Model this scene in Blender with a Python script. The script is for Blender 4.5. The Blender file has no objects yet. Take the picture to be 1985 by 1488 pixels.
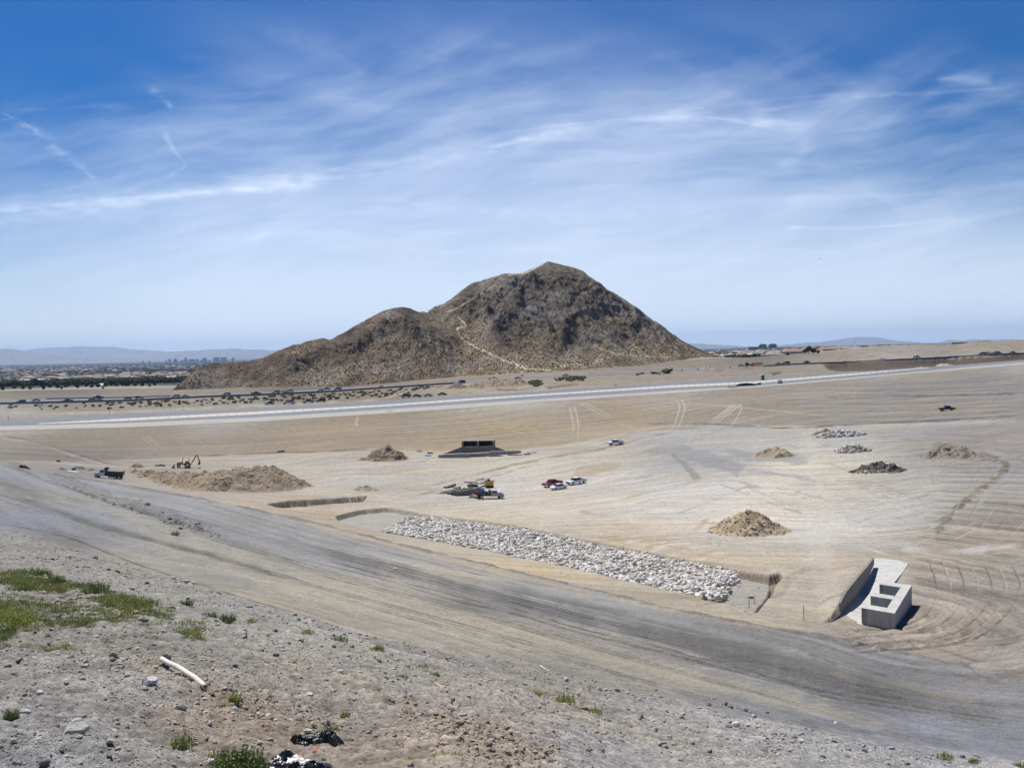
import bpy, math, random
import numpy as np
from mathutils import Vector, Matrix

# ------------------------------------------------------------------ camera, world, sun, exposure
scene = bpy.context.scene
C = scene.collection
F = 1900.0; CX = 992.5; CY = 744.0            # the photograph's focal length and centre, in its own pixels
PITCH = math.atan(66/1900.0); ROLL = math.atan(0.020)
cam_data = bpy.data.cameras.new('camera')
cam_data.sensor_width = 36.0; cam_data.lens = 36.0*F/1985.0
cam_data.clip_start = 0.5; cam_data.clip_end = 250000.0
cam = bpy.data.objects.new('camera', cam_data); C.objects.link(cam)
cam.matrix_world = Matrix.Rotation(math.pi/2-PITCH, 4, 'X') @ Matrix.Rotation(-ROLL, 4, 'Z')
scene.camera = cam

SUN_EL = math.radians(60); SUN_AZ = math.radians(-31)       # azimuth from +Y (away from the camera), towards +X
world = bpy.data.worlds.new('World'); scene.world = world; world.use_nodes = True
wn = world.node_tree; bg = wn.nodes['Background']
sky = wn.nodes.new('ShaderNodeTexSky'); sky.sky_type = 'NISHITA'; sky.sun_disc = False
sky.sun_elevation = SUN_EL; sky.sun_rotation = SUN_AZ
sky.altitude = 700; sky.air_density = 1.0; sky.dust_density = 0.1; sky.ozone_density = 5.0
hs = wn.nodes.new('ShaderNodeHueSaturation'); hs.inputs['Saturation'].default_value = 1.43; hs.inputs['Hue'].default_value = .512
wn.links.new(sky.outputs[0], hs.inputs['Color']); wn.links.new(hs.outputs[0], bg.inputs[0]); bg.inputs[1].default_value = 0.06
sd = bpy.data.lights.new('sun', 'SUN'); sd.energy = 5.0; sd.angle = math.radians(0.5); sd.color = (1.0, 0.955, 0.89)
sun = bpy.data.objects.new('sun', sd); C.objects.link(sun)
sdir = Vector((math.sin(SUN_AZ)*math.cos(SUN_EL), math.cos(SUN_AZ)*math.cos(SUN_EL), math.sin(SUN_EL)))
sun.rotation_euler = sdir.to_track_quat('Z', 'Y').to_euler(); sun.location = (0, 0, 300)
scene.view_settings.view_transform = 'Standard'; scene.view_settings.look = 'None'
scene.view_settings.exposure = 0.30; scene.view_settings.gamma = 1.0
scene.render.engine = 'CYCLES'
scene.cycles.max_bounces = 5; scene.cycles.volume_bounces = 1; scene.cycles.transparent_max_bounces = 12

rng = np.random.default_rng(7); random.seed(7)
def pray(px,py):
    """direction through a point of the photograph, scaled so that its Y is 1"""
    px=np.asarray(px,float); py=np.asarray(py,float)
    x=(px-CX)/F; z=-(py-CY)/F
    cr,sr=math.cos(ROLL),math.sin(ROLL)
    x2=x*cr+z*sr; z2=-x*sr+z*cr
    cp,sp=math.cos(PITCH),math.sin(PITCH)
    y3=cp+z2*sp; z3=-sp+z2*cp
    return x2/y3, z3/y3
def proj(X,Y,Z):
    cp,sp=math.cos(PITCH),math.sin(PITCH)
    yc=Y*cp-Z*sp; zc=Y*sp+Z*cp
    x2=X/yc; z2=zc/yc
    cr,sr=math.cos(ROLL),math.sin(ROLL)
    x=x2*cr-z2*sr; z=x2*sr+z2*cr
    return CX+x*F, CY-z*F
# control points: photo x, photo y, distance
CP=[(0,1488,12),(600,1488,14),(1200,1488,20),(1600,1488,28),(1985,1488,42),
(0,1300,19),(0,1200,30),(0,1100,52),(0,1030,85),(0,1000,105),(0,950,150),(0,915,200),
(350,1300,21),(350,1200,33),(350,1150,46),(350,1100,70),(350,1030,108),(350,1000,130),(350,975,160),
(700,1400,18),(700,1300,27),(700,1250,38),(700,1200,56),(700,1130,82),(700,1080,108),(700,1040,140),
(1000,1400,22),(1000,1330,34),(1000,1290,48),(1000,1230,66),(1000,1180,84),(1000,1120,110),
(1300,1450,27),(1300,1380,40),(1300,1350,50),(1300,1300,62),(1300,1240,78),(1300,1180,98),
(1600,1460,34),(1600,1400,49),(1600,1350,60),(1600,1280,77),(1600,1220,95),
(1985,1450,48),(1985,1380,60),(1985,1300,76),(1985,1200,100),(1985,1100,128),(1985,1000,165),(1985,900,225),(1985,820,300),(1985,760,400),(1985,715,540),(1985,698,630),
(1750,1100,135),(1690,1207,106),(1700,1000,182),(1700,900,258),(1700,830,335),(1700,770,430),(1700,738,510),(1700,722,560),
(1400,1100,136),(1400,1020,178),(1400,940,235),(1400,870,315),(1400,820,385),(1400,780,440),(1400,756,490),(1400,738,540),
(1150,1070,152),(1150,1000,198),(1150,930,265),(1193,862,348),(1150,820,410),(1150,775,490),
(850,1030,168),(850,980,216),(850,920,285),(930,880,345),(850,850,385),(850,800,465),
(500,965,205),(500,930,275),(500,890,345),(500,850,400),(500,812,470),(500,788,535),
(211,925,270),(200,890,335),(200,860,390),(200,820,470),
(0,893,290),(0,860,370),(0,836,430),(0,812,490),(0,797,540),
(0,784,590),(0,772,650),(500,766,625),(500,757,680),(850,747,650),(850,740,690),(1000,783,480),(1000,760,550),(1000,732,690),
(1250,723,690),(1430,713,690),(1650,704,700),(1850,695,700),(1985,687,700),
(1250,745,570),(1600,715,620),
(0,764,720),(330,757,740),(650,750,750),(1000,722,800),(1200,705,850),(1380,692,880),(1500,688.5,840),(1600,683,815),(1700,673.5,800),(1750,671,795),(1800,668.5,790),(1890,663.5,785),(1985,658,780)]
# beyond: x offset ratio, distance, height
FP=[(-.53,850,-27),(-.3,850,-27),(0,1000,-22),(.25,1000,-16),(.45,950,-9),(.52,900,-6),
(-.53,1500,-39),(-.2,1500,-38),(.1,1500,-30),(.3,1500,-18),(.52,1500,-14),
(-.53,3000,-60),(-.2,3000,-58),(.1,3000,-45),(.3,3000,-22),(.52,3000,-20),
(-.53,7000,-88),(-.2,7000,-85),(.1,7000,-70),(.3,7000,-32),(.52,7000,-30),
(-.53,15000,-108),(-.2,15000,-106),(.1,15000,-90),(.3,15000,-50),(.52,15000,-45),
(-.53,45000,-120),(-.2,45000,-120),(.1,45000,-100),(.3,45000,-70),(.52,45000,-60)]
pts=[]
for a,b,d in CP:
    u,w=pray(a,b); pts.append((u*d,d,w*d))
for u,d,z in FP: pts.append((u*d,d,z))
# ground under and beside the camera, and outside the frame
for X,Y,Z in [(0,0,-1.75),(-10,0,-1.2),(10,0,-3),(0,-8,-.5),(0,6,-3.3),(14,6,-6),(-14,6,-3),(30,15,-12),(-30,25,-6.5),(60,40,-19),(-70,70,-10.5),(-160,140,-17),(-260,260,-25),(150,110,-29),(300,250,-25),(500,450,-18),(750,650,-6),(-450,450,-30),(-650,600,-28),(-1000,900,-28),(1000,900,-2)]:
    pts.append((X,Y,Z))
pts=np.array(pts)
def uv(X,Y):
    w=Y+12.0
    return np.stack([4*X/w, np.log(w)],-1)
def tps_fit(P,z,lam=2e-4):
    n=len(P); D=np.linalg.norm(P[:,None]-P[None],axis=-1)
    K=np.where(D>0,D*D*np.log(np.maximum(D,1e-9)),0)+lam*np.eye(n)
    A=np.zeros((n+3,n+3)); A[:n,:n]=K; A[:n,n]=1; A[:n,n+1:]=P; A[n,:n]=1; A[n+1:,:n]=P.T
    return np.linalg.solve(A,np.concatenate([z,np.zeros(3)]))
UV=uv(pts[:,0],pts[:,1]); COEF=tps_fit(UV,pts[:,2])
def base_z(X,Y):
    X=np.asarray(X,float); Y=np.asarray(Y,float); sh=np.broadcast(X,Y).shape
    q=uv(*(np.broadcast_to(v,sh).ravel() for v in (X,Y))); out=np.empty(len(q))
    for i in range(0,len(q),20000):
        c=q[i:i+20000]; d2=((c[:,None]-UV[None])**2).sum(-1)
        out[i:i+20000]=(0.5*d2*np.log(np.maximum(d2,1e-18)))@COEF[:-3]+COEF[-3]+c@COEF[-2:]
    return out.reshape(sh)
YS=np.exp(np.linspace(math.log(8),math.log(1100),900))
def ground_px(px,py):
    """where the ray through a photo point first meets the ground"""
    out=[]
    for a,b in zip(np.atleast_1d(px),np.atleast_1d(py)):
        u,w=pray(a,b); g=base_z(u*YS,YS)-w*YS
        k=np.nonzero(g>=0)[0]
        if len(k)==0 or k[0]==0: out.append((u*YS[-1],YS[-1],base_z(u*YS[-1],YS[-1]))); continue
        k=k[0]; t=g[k-1]/(g[k-1]-g[k]); Y=YS[k-1]+t*(YS[k]-YS[k-1])
        out.append((u*Y,Y,float(w*Y)))
    return np.array(out)
# ------------------------------------------------------------------ noise
def _hash(ix, iy, seed):
    h = (ix.astype(np.int64)*374761393 + iy.astype(np.int64)*668265263 + seed*974634777) & 0xFFFFFFFF
    h = ((h ^ (h >> 13))*1274126177) & 0xFFFFFFFF
    h = ((h ^ (h >> 15))*2246822519) & 0xFFFFFFFF
    return ((h ^ (h >> 16)) & 0xFFFFFF).astype(np.float32)/np.float32(0xFFFFFF)
def vnoise(x, y, seed=0):
    xf = np.floor(x); yf = np.floor(y); fx = (x-xf).astype(np.float32); fy = (y-yf).astype(np.float32)
    fx = fx*fx*fx*(fx*(fx*6-15)+10); fy = fy*fy*fy*(fy*(fy*6-15)+10)
    a = _hash(xf, yf, seed); b = _hash(xf+1, yf, seed); c = _hash(xf, yf+1, seed); d = _hash(xf+1, yf+1, seed)
    return (a+(b-a)*fx)*(1-fy)+(c+(d-c)*fx)*fy
def fbm(x, y, octaves=4, seed=0, gain=0.5, lac=2.03):
    """about -1..1"""
    s = 0; a = 1.0; t = 0
    for o in range(octaves):
        s = s+a*(vnoise(x, y, seed+o*17)*2-1); t += a; a *= gain
        x, y = x*lac*0.8-y*lac*0.6+3.1, x*lac*0.6+y*lac*0.8+7.7
    return s/t*1.6
def ridged(x, y, octaves=4, seed=0):
    s = 0; a = 1.0; t = 0
    for o in range(octaves):
        n = 1-np.abs(vnoise(x, y, seed+o*17)*2-1); s = s+a*n*n; t += a; a *= .5
        x, y = x*1.66-y*1.2+3.1, x*1.2+y*1.66+7.7
    return s/t
def sstep(a, b, x):
    t = np.clip((x-a)/(b-a), 0, 1); return t*t*(3-2*t)
def curve_dist(P, line, pad=None):
    """distance, signed side and arc length from points P (n,2) to a polyline"""
    line = np.asarray(line, float); best = np.full(len(P), 1e9); side = np.zeros(len(P)); arc = np.zeros(len(P)); s0 = 0
    for a, b in zip(line[:-1], line[1:]):
        d = b-a; L = math.hypot(*d); t = np.clip(((P-a)@d)/(L*L), 0, 1)
        q = P-(a+t[:, None]*d); dist = np.hypot(q[:, 0], q[:, 1]); m = dist < best
        best[m] = dist[m]; side[m] = np.sign(d[0]*q[m, 1]-d[1]*q[m, 0]); arc[m] = s0+t[m]*L; s0 += L
    return best, side, arc
def in_poly(P, poly):
    x, y = P[:, 0], P[:, 1]; inside = np.zeros(len(P), bool); n = len(poly)
    for i in range(n):
        x0, y0 = poly[i]; x1, y1 = poly[(i+1) % n]
        if y0 == y1: continue
        c = ((y0 > y) != (y1 > y)) & (x < (x1-x0)*(y-y0)/(y1-y0)+x0); inside ^= c
    return inside
def poly_sd(P, poly):
    """signed distance, positive inside"""
    d, _, _ = curve_dist(P, list(poly)+[poly[0]]); return np.where(in_poly(P, poly), d, -d)
def smooth_line(pts, n=8):
    """Catmull-Rom through the points"""
    p = np.asarray(pts, float)
    if len(p) < 3: return p
    q = np.vstack([2*p[0]-p[1], p, 2*p[-1]-p[-2]]); out = []
    for i in range(1, len(q)-2):
        for t in np.linspace(0, 1, n, endpoint=False):
            a, b, c, d = q[i-1], q[i], q[i+1], q[i+2]
            out.append(.5*((2*b)+(-a+c)*t+(2*a-5*b+4*c-d)*t*t+(-a+3*b-3*c+d)*t**3))
    out.append(p[-1]); return np.array(out)
def lin(c):
    c = np.asarray(c, float)/255.0
    return np.where(c <= .04045, c/12.92, ((c+.055)/1.055)**2.4)

# ------------------------------------------------------------------ materials
MATS = {}
def mat(name, color, rough=.7, metal=0.0, var=.12, scale=3.0, bump=0.0, spec=.4, emit=None):
    if name in MATS: return MATS[name]
    m = bpy.data.materials.new(name); m.use_nodes = True; nt = m.node_tree; b = nt.nodes['Principled BSDF']
    b.inputs['Roughness'].default_value = rough; b.inputs['Metallic'].default_value = metal
    b.inputs['Specular IOR Level'].default_value = spec
    c = list(color)+[1]
    if var > 0:
        tc = nt.nodes.new('ShaderNodeTexCoord'); n = nt.nodes.new('ShaderNodeTexNoise'); n.inputs['Scale'].default_value = scale
        n.inputs['Detail'].default_value = 5
        nt.links.new(tc.outputs['Object'], n.inputs['Vector'])
        r = nt.nodes.new('ShaderNodeValToRGB'); r.color_ramp.elements[0].position = .3; r.color_ramp.elements[1].position = .7
        r.color_ramp.elements[0].color = [v*(1-var) for v in color]+[1]; r.color_ramp.elements[1].color = [min(1, v*(1+var)) for v in color]+[1]
        nt.links.new(n.outputs['Fac'], r.inputs[0]); nt.links.new(r.outputs[0], b.inputs['Base Color'])
        if bump:
            bp = nt.nodes.new('ShaderNodeBump'); bp.inputs['Strength'].default_value = bump; bp.inputs['Distance'].default_value = .05
            nt.links.new(n.outputs['Fac'], bp.inputs['Height']); nt.links.new(bp.outputs[0], b.inputs['Normal'])
    else: b.inputs['Base Color'].default_value = c
    MATS[name] = m; return m
def concrete_mat(name, color, stain=.25):
    m = bpy.data.materials.new(name); m.use_nodes = True; nt = m.node_tree; b = nt.nodes['Principled BSDF']; b.inputs['Roughness'].default_value = .85; b.inputs['Specular IOR Level'].default_value = .2
    L = nt.links.new; tc = nt.nodes.new('ShaderNodeTexCoord'); sp = nt.nodes.new('ShaderNodeSeparateXYZ'); L(tc.outputs['Object'], sp.inputs[0])
    ad = nt.nodes.new('ShaderNodeMath'); ad.operation = 'ADD'; L(sp.outputs[0], ad.inputs[0]); L(sp.outputs[1], ad.inputs[1]); cb = nt.nodes.new('ShaderNodeCombineXYZ'); L(ad.outputs[0], cb.inputs[0]); L(sp.outputs[2], cb.inputs[1])
    br = nt.nodes.new('ShaderNodeTexBrick'); br.offset = 0; br.inputs['Scale'].default_value = 1; br.inputs['Brick Width'].default_value = 1.22; br.inputs['Row Height'].default_value = 1.22; br.inputs['Mortar Size'].default_value = .012
    br.inputs['Color1'].default_value = (1, 1, 1, 1); br.inputs['Color2'].default_value = (.93, .93, .92, 1); br.inputs['Mortar'].default_value = (.62, .62, .60, 1); L(cb.outputs[0], br.inputs['Vector'])
    mp = nt.nodes.new('ShaderNodeMapping'); mp.inputs['Scale'].default_value = (1.6, 1.6, .25); L(tc.outputs['Object'], mp.inputs[0]); n = nt.nodes.new('ShaderNodeTexNoise'); n.inputs['Scale'].default_value = 1.2; n.inputs['Detail'].default_value = 9; n.inputs['Roughness'].default_value = .7; L(mp.outputs[0], n.inputs['Vector'])
    r = nt.nodes.new('ShaderNodeValToRGB'); r.color_ramp.elements[0].position = .32; r.color_ramp.elements[1].position = .62; r.color_ramp.elements[0].color = [c*(1-stain)*k for c, k in zip(color, (1, .97, .92))]+[1]; r.color_ramp.elements[1].color = list(color)+[1]; L(n.outputs['Fac'], r.inputs[0])
    mx = nt.nodes.new('ShaderNodeMix'); mx.data_type = 'RGBA'; mx.blend_type = 'MULTIPLY'; mx.inputs[0].default_value = 1; L(r.outputs[0], mx.inputs[6]); L(br.outputs['Color'], mx.inputs[7]); L(mx.outputs[2], b.inputs['Base Color']); return m
def attr_mat(name, rough=.95, fine=18.0, amp=.16, bump=.35, dist=.03, spec=.15, coarse=0, pebble=0):
    """base colour from the mesh's own colour attribute, with fine grain and bump on top"""
    m = bpy.data.materials.new(name); m.use_nodes = True; nt = m.node_tree; b = nt.nodes['Principled BSDF']
    b.inputs['Roughness'].default_value = rough; b.inputs['Specular IOR Level'].default_value = spec
    a = nt.nodes.new('ShaderNodeAttribute'); a.attribute_name = 'Col'
    tc = nt.nodes.new('ShaderNodeTexCoord')
    n = nt.nodes.new('ShaderNodeTexNoise'); n.inputs['Scale'].default_value = fine; n.inputs['Detail'].default_value = 6; n.inputs['Roughness'].default_value = .7
    nt.links.new(tc.outputs['Object'], n.inputs['Vector'])
    mr = nt.nodes.new('ShaderNodeMapRange'); mr.inputs[1].default_value = .3; mr.inputs[2].default_value = .7
    mr.inputs[3].default_value = 1-amp; mr.inputs[4].default_value = 1+amp
    nt.links.new(n.outputs['Fac'], mr.inputs[0])
    fac = mr.outputs[0]
    def mulv(x, y):
        q = nt.nodes.new('ShaderNodeMath'); q.operation = 'MULTIPLY'; nt.links.new(x, q.inputs[0]); nt.links.new(y, q.inputs[1]); return q.outputs[0]
    if coarse:
        n2 = nt.nodes.new('ShaderNodeTexNoise'); n2.inputs['Scale'].default_value = coarse; n2.inputs['Detail'].default_value = 9; n2.inputs['Roughness'].default_value = .8
        nt.links.new(tc.outputs['Object'], n2.inputs['Vector']); m2 = nt.nodes.new('ShaderNodeMapRange'); m2.inputs[1].default_value = .35; m2.inputs[2].default_value = .65; m2.inputs[3].default_value = .84; m2.inputs[4].default_value = 1.16
        nt.links.new(n2.outputs['Fac'], m2.inputs[0]); fac = mulv(fac, m2.outputs[0])
    if pebble:
        for sc_ in (pebble, pebble*3.1):
            vo = nt.nodes.new('ShaderNodeTexVoronoi'); vo.inputs['Scale'].default_value = sc_; nt.links.new(tc.outputs['Object'], vo.inputs['Vector'])
            sx = nt.nodes.new('ShaderNodeSeparateColor'); nt.links.new(vo.outputs['Color'], sx.inputs[0]); m3 = nt.nodes.new('ShaderNodeMapRange'); m3.inputs[3].default_value = .80; m3.inputs[4].default_value = 1.22
            nt.links.new(sx.outputs[0], m3.inputs[0]); fac = mulv(fac, m3.outputs[0])
    v = nt.nodes.new('ShaderNodeVectorMath'); v.operation = 'SCALE'
    nt.links.new(a.outputs['Color'], v.inputs[0]); nt.links.new(fac, v.inputs['Scale']); nt.links.new(v.outputs[0], b.inputs['Base Color'])
    bp = nt.nodes.new('ShaderNodeBump'); bp.inputs['Strength'].default_value = bump; bp.inputs['Distance'].default_value = dist
    nt.links.new(n.outputs['Fac'], bp.inputs['Height']); nt.links.new(bp.outputs[0], b.inputs['Normal'])
    return m

# ------------------------------------------------------------------ objects
def tag(o, label=None, cat=None, group=None, kind=None):
    if label: o['label'] = label
    if cat: o['category'] = cat
    if group: o['group'] = group
    if kind: o['kind'] = kind
    return o
def empty(name, loc, rz=0, tilt=None):
    o = bpy.data.objects.new(name, None); C.objects.link(o); o.location = loc; o.empty_display_size = .3
    o.rotation_euler = (tilt[0] if tilt else 0, tilt[1] if tilt else 0, rz); return o
def mesh_np(name, V, Fc, mats, col=None, smooth=False, midx=None):
    """object from numpy arrays; faces all of one size"""
    me = bpy.data.meshes.new(name); V = np.asarray(V, np.float32); Fc = np.asarray(Fc, np.int32); k = Fc.shape[1]
    me.vertices.add(len(V)); me.vertices.foreach_set('co', V.ravel())
    me.loops.add(Fc.size); me.loops.foreach_set('vertex_index', Fc.ravel())
    me.polygons.add(len(Fc)); me.polygons.foreach_set('loop_start', np.arange(0, Fc.size, k, dtype=np.int32))
    me.polygons.foreach_set('loop_total', np.full(len(Fc), k, np.int32))
    if midx is not None: me.polygons.foreach_set('material_index', np.asarray(midx, np.int32))
    me.polygons.foreach_set('use_smooth', np.full(len(Fc), smooth))
    me.update(calc_edges=True)
    if col is not None:
        a = me.attributes.new('Col', 'FLOAT_COLOR', 'POINT'); c = np.ones((len(V), 4), np.float32); c[:, :3] = col; a.data.foreach_set('color', c.ravel())
    for m in (mats if isinstance(mats, (list, tuple)) else [mats]): me.materials.append(m)
    o = bpy.data.objects.new(name, me); C.objects.link(o); return o
class MB:
    """collects simple solids into one mesh"""
    def __init__(s): s.v = []; s.f = []; s.m = []
    def add(s, vs, fs, m=0, M=None):
        o = len(s.v); s.v += [tuple(M @ Vector(p)) if M else tuple(p) for p in vs]
        s.f += [tuple(i+o for i in f) for f in fs]; s.m += [m]*len(fs); return s
    def box(s, x0, x1, y0, y1, z0, z1, m=0, M=None):
        return s.add([(x0, y0, z0), (x1, y0, z0), (x1, y1, z0), (x0, y1, z0), (x0, y0, z1), (x1, y0, z1), (x1, y1, z1), (x0, y1, z1)],
                     [(3, 2, 1, 0), (4, 5, 6, 7), (0, 1, 5, 4), (1, 2, 6, 5), (2, 3, 7, 6), (3, 0, 4, 7)], m, M)
    def prism(s, prof, y0, y1, m=0, inset=None, M=None):
        """side outline (x,z) extruded over the width; inset(z) narrows it towards the top"""
        n = len(prof); f = inset or (lambda z: 0)
        vs = [(x, y0+f(z), z) for x, z in prof]+[(x, y1-f(z), z) for x, z in prof]
        fs = [tuple(range(n)), tuple(reversed(range(n, 2*n)))]+[(i, i+n, (i+1) % n+n, (i+1) % n) for i in range(n)]
        return s.add(vs, fs, m, M)
    def cyl(s, p, q, r, n=12, m=0, r2=None, M=None):
        p = Vector(p); q = Vector(q); d = (q-p).normalized(); a = d.orthogonal().normalized(); b = d.cross(a); r2 = r if r2 is None else r2
        vs = [p+(a*math.cos(t)+b*math.sin(t))*r for t in [2*math.pi*i/n for i in range(n)]]+[q+(a*math.cos(t)+b*math.sin(t))*r2 for t in [2*math.pi*i/n for i in range(n)]]
        fs = [tuple(reversed(range(n))), tuple(range(n, 2*n))]+[(i, (i+1) % n, (i+1) % n+n, i+n) for i in range(n)]
        return s.add(vs, fs, m, M)
    def build(s, name, mats, parent=None, smooth=False, bevel=0.0):
        me = bpy.data.meshes.new(name); me.from_pydata(s.v, [], s.f)
        mats = mats if isinstance(mats, (list, tuple)) else [mats]
        for k in mats: me.materials.append(k)
        me.polygons.foreach_set('material_index', s.m)
        if smooth: me.polygons.foreach_set('use_smooth', [True]*len(s.f))
        me.update(); o = bpy.data.objects.new(name, me); C.objects.link(o)
        if parent: o.parent = parent
        if bevel:
            md = o.modifiers.new('bevel', 'BEVEL'); md.width = bevel; md.segments = 2; md.limit_method = 'ANGLE'; md.angle_limit = math.radians(40)
        return o
CHILD = {}
def copy_tree(o, parent=None):
    c = o.copy(); C.objects.link(c); c.parent = parent
    if parent is not None: c.matrix_parent_inverse = o.matrix_parent_inverse.copy()
    for ch in list(o.children):
        copy_tree(ch, c)
    return c

# icosphere for stones, leaves and blobs
def ico(level):
    t = (1+5**.5)/2
    v = [(-1, t, 0), (1, t, 0), (-1, -t, 0), (1, -t, 0), (0, -1, t), (0, 1, t), (0, -1, -t), (0, 1, -t), (t, 0, -1), (t, 0, 1), (-t, 0, -1), (-t, 0, 1)]
    f = [(0, 11, 5), (0, 5, 1), (0, 1, 7), (0, 7, 10), (0, 10, 11), (1, 5, 9), (5, 11, 4), (11, 10, 2), (10, 7, 6), (7, 1, 8), (3, 9, 4), (3, 4, 2), (3, 2, 6), (3, 6, 8), (3, 8, 9), (4, 9, 5), (2, 4, 11), (6, 2, 10), (8, 6, 7), (9, 8, 1)]
    v = [np.array(p)/np.linalg.norm(p) for p in v]
    for _ in range(level):
        cache = {}; nf = []
        def mid(a, b):
            k = (min(a, b), max(a, b))
            if k not in cache: p = v[a]+v[b]; v.append(p/np.linalg.norm(p)); cache[k] = len(v)-1
            return cache[k]
        for a, b, c in f:
            ab, bc, ca = mid(a, b), mid(b, c), mid(c, a); nf += [(a, ab, ca), (b, bc, ab), (c, ca, bc), (ab, bc, ca)]
        f = nf
    return np.array(v), np.array(f)
ICO0, ICO1, ICO2 = ico(0), ico(1), ico(2)
def rock_shape(seed, level=1, rough=.28, squash=.7):
    r = np.random.default_rng(seed); v, f = (ICO0, ICO1, ICO2)[level]; v = v.copy()
    for _ in range(9):                               # plane cuts make it angular
        n = r.normal(size=3); n /= np.linalg.norm(n); d = r.uniform(.55, .85); k = v@n; m = k > d
        v[m] -= np.outer(k[m]-d, n)
    v += r.normal(size=v.shape)*rough*.12
    return v*np.array([1, r.uniform(.65, 1), squash*r.uniform(.75, 1.1)]), f
def scatter(name, shapes, pos, size, mats, rot=None, col=None, zscale=None, smooth=False, midx=None):
    """many small pieces of something uncountable as ONE mesh"""
    n = len(pos); which = rng.integers(0, len(shapes), n); VV = []; FF = []; CC = []; MM = []; o = 0
    ang = rng.uniform(0, 6.283, n) if rot is None else rot
    for k, (sv, sf) in enumerate(shapes):
        idx = np.nonzero(which == k)[0]
        if not len(idx): continue
        c, s = np.cos(ang[idx]), np.sin(ang[idx]); sz = size[idx]
        x = sv[None, :, 0]*c[:, None]-sv[None, :, 1]*s[:, None]; y = sv[None, :, 0]*s[:, None]+sv[None, :, 1]*c[:, None]
        zz = np.broadcast_to(sv[None, :, 2], x.shape)*(1 if zscale is None else zscale[idx][:, None])
        V = np.stack([x*sz[:, None], y*sz[:, None], zz*sz[:, None]], -1)+pos[idx][:, None, :]
        VV.append(V.reshape(-1, 3)); m = len(sv)
        FF.append((sf[None]+(np.arange(len(idx))*m)[:, None, None]).reshape(-1, sf.shape[1])+o); o += m*len(idx)
        if col is not None: CC.append(np.repeat(col[idx], m, 0))
        if midx is not None: MM.append(np.repeat(midx[idx], len(sf)))
    return mesh_np(name, np.concatenate(VV), np.concatenate(FF), mats, col=np.concatenate(CC) if col is not None else None, smooth=smooth, midx=np.concatenate(MM) if midx is not None else None)
# ------------------------------------------------------------------ the ground, one sheet
WOFF = 6.0
ucols = np.concatenate([np.linspace(-1.6, -.58, 110)[:-1], np.linspace(-.58, .58, 1240), np.linspace(.58, 1.6, 110)[1:]])
_y = np.exp(np.linspace(math.log(7), math.log(950), 4000)); _py = proj(0*_y, _y, base_z(0*_y, _y))[1]*.5+proj(.3*_y, _y, base_z(.3*_y, _y))[1]*.5
_met = np.concatenate([[0], np.cumsum(np.maximum(np.abs(np.diff(_py)), 0)*.5+np.diff(np.log(_y))*35)])
yrows = np.concatenate([np.linspace(-5.5, 7, 40)[:-1], np.interp(np.linspace(0, _met[-1], 1050), _met, _y), np.exp(np.linspace(math.log(950), math.log(46000), 150))[1:]])
nr, nc = len(yrows), len(ucols)
_cu = np.linspace(-1.6, 1.6, 260); _cy = np.concatenate([np.linspace(-5.5, 6, 12)[:-1], np.exp(np.linspace(math.log(6), math.log(46000), 330))])
_bz = base_z(_cu[None, :]*(_cy[:, None]+WOFF), np.repeat(_cy[:, None], len(_cu), 1))
def bil(tab, ys, us, Y, U):
    j = np.clip(np.searchsorted(ys, Y)-1, 0, len(ys)-2); i = np.clip(np.searchsorted(us, U)-1, 0, len(us)-2)
    t = np.clip((Y-ys[j])/(ys[j+1]-ys[j]), 0, 1); s = np.clip((U-us[i])/(us[i+1]-us[i]), 0, 1)
    return (tab[j, i]*(1-s)+tab[j, i+1]*s)*(1-t)+(tab[j+1, i]*(1-s)+tab[j+1, i+1]*s)*t
def ground_px(px, py):
    px = np.atleast_1d(np.asarray(px, float)); py = np.atleast_1d(np.asarray(py, float)); u, w = pray(px, py)
    g = bil(_bz, _cy, _cu, YS[None, :]+0*u[:, None], u[:, None]*YS[None, :]/(YS[None, :]+WOFF))-w[:, None]*YS[None, :]
    hit = g >= 0; k = np.clip(hit.argmax(1), 1, len(YS)-1); i = np.arange(len(px)); a, b = g[i, k-1], g[i, k]
    t = np.where((b >= 0) & (a < 0), a/np.where(a == b, 1, a-b), 1.0); Y = YS[k-1]+t*(YS[k]-YS[k-1])
    no = ~hit.any(1); Y = np.where(no, YS[-1], Y); return np.stack([u*Y, Y, np.where(no, bil(_bz, _cy, _cu, Y, u*Y/(Y+WOFF)), w*Y)], -1)
YY = np.repeat(yrows[:, None], nc, 1).ravel(); UU = np.tile(ucols, nr); XX = UU*(YY+WOFF)
BZ = bil(_bz, _cy, _cu, YY, UU)
_ys = np.maximum(YY, 3.0)
PX, PY = proj(XX, _ys, BZ); PX = np.where(YY < 3, 1e5, PX); PY = np.where(YY < 3, 1e5, PY)
PP = np.stack([PX, PY], -1); WP = np.stack([XX, YY], -1)
DZ = np.zeros(len(XX)); LOW = YY < 1400
def near(pts, pad):
    """vertices whose photo position lies in the box round these points"""
    p = np.asarray(pts, float); return np.nonzero(LOW & (PX > p[:, 0].min()-pad) & (PX < p[:, 0].max()+pad) & (PY > p[:, 1].min()-pad) & (PY < p[:, 1].max()+pad))[0]
def to_world(pts):
    p = np.asarray(pts, float); return ground_px(p[:, 0], p[:, 1])[:, :2]

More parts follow.
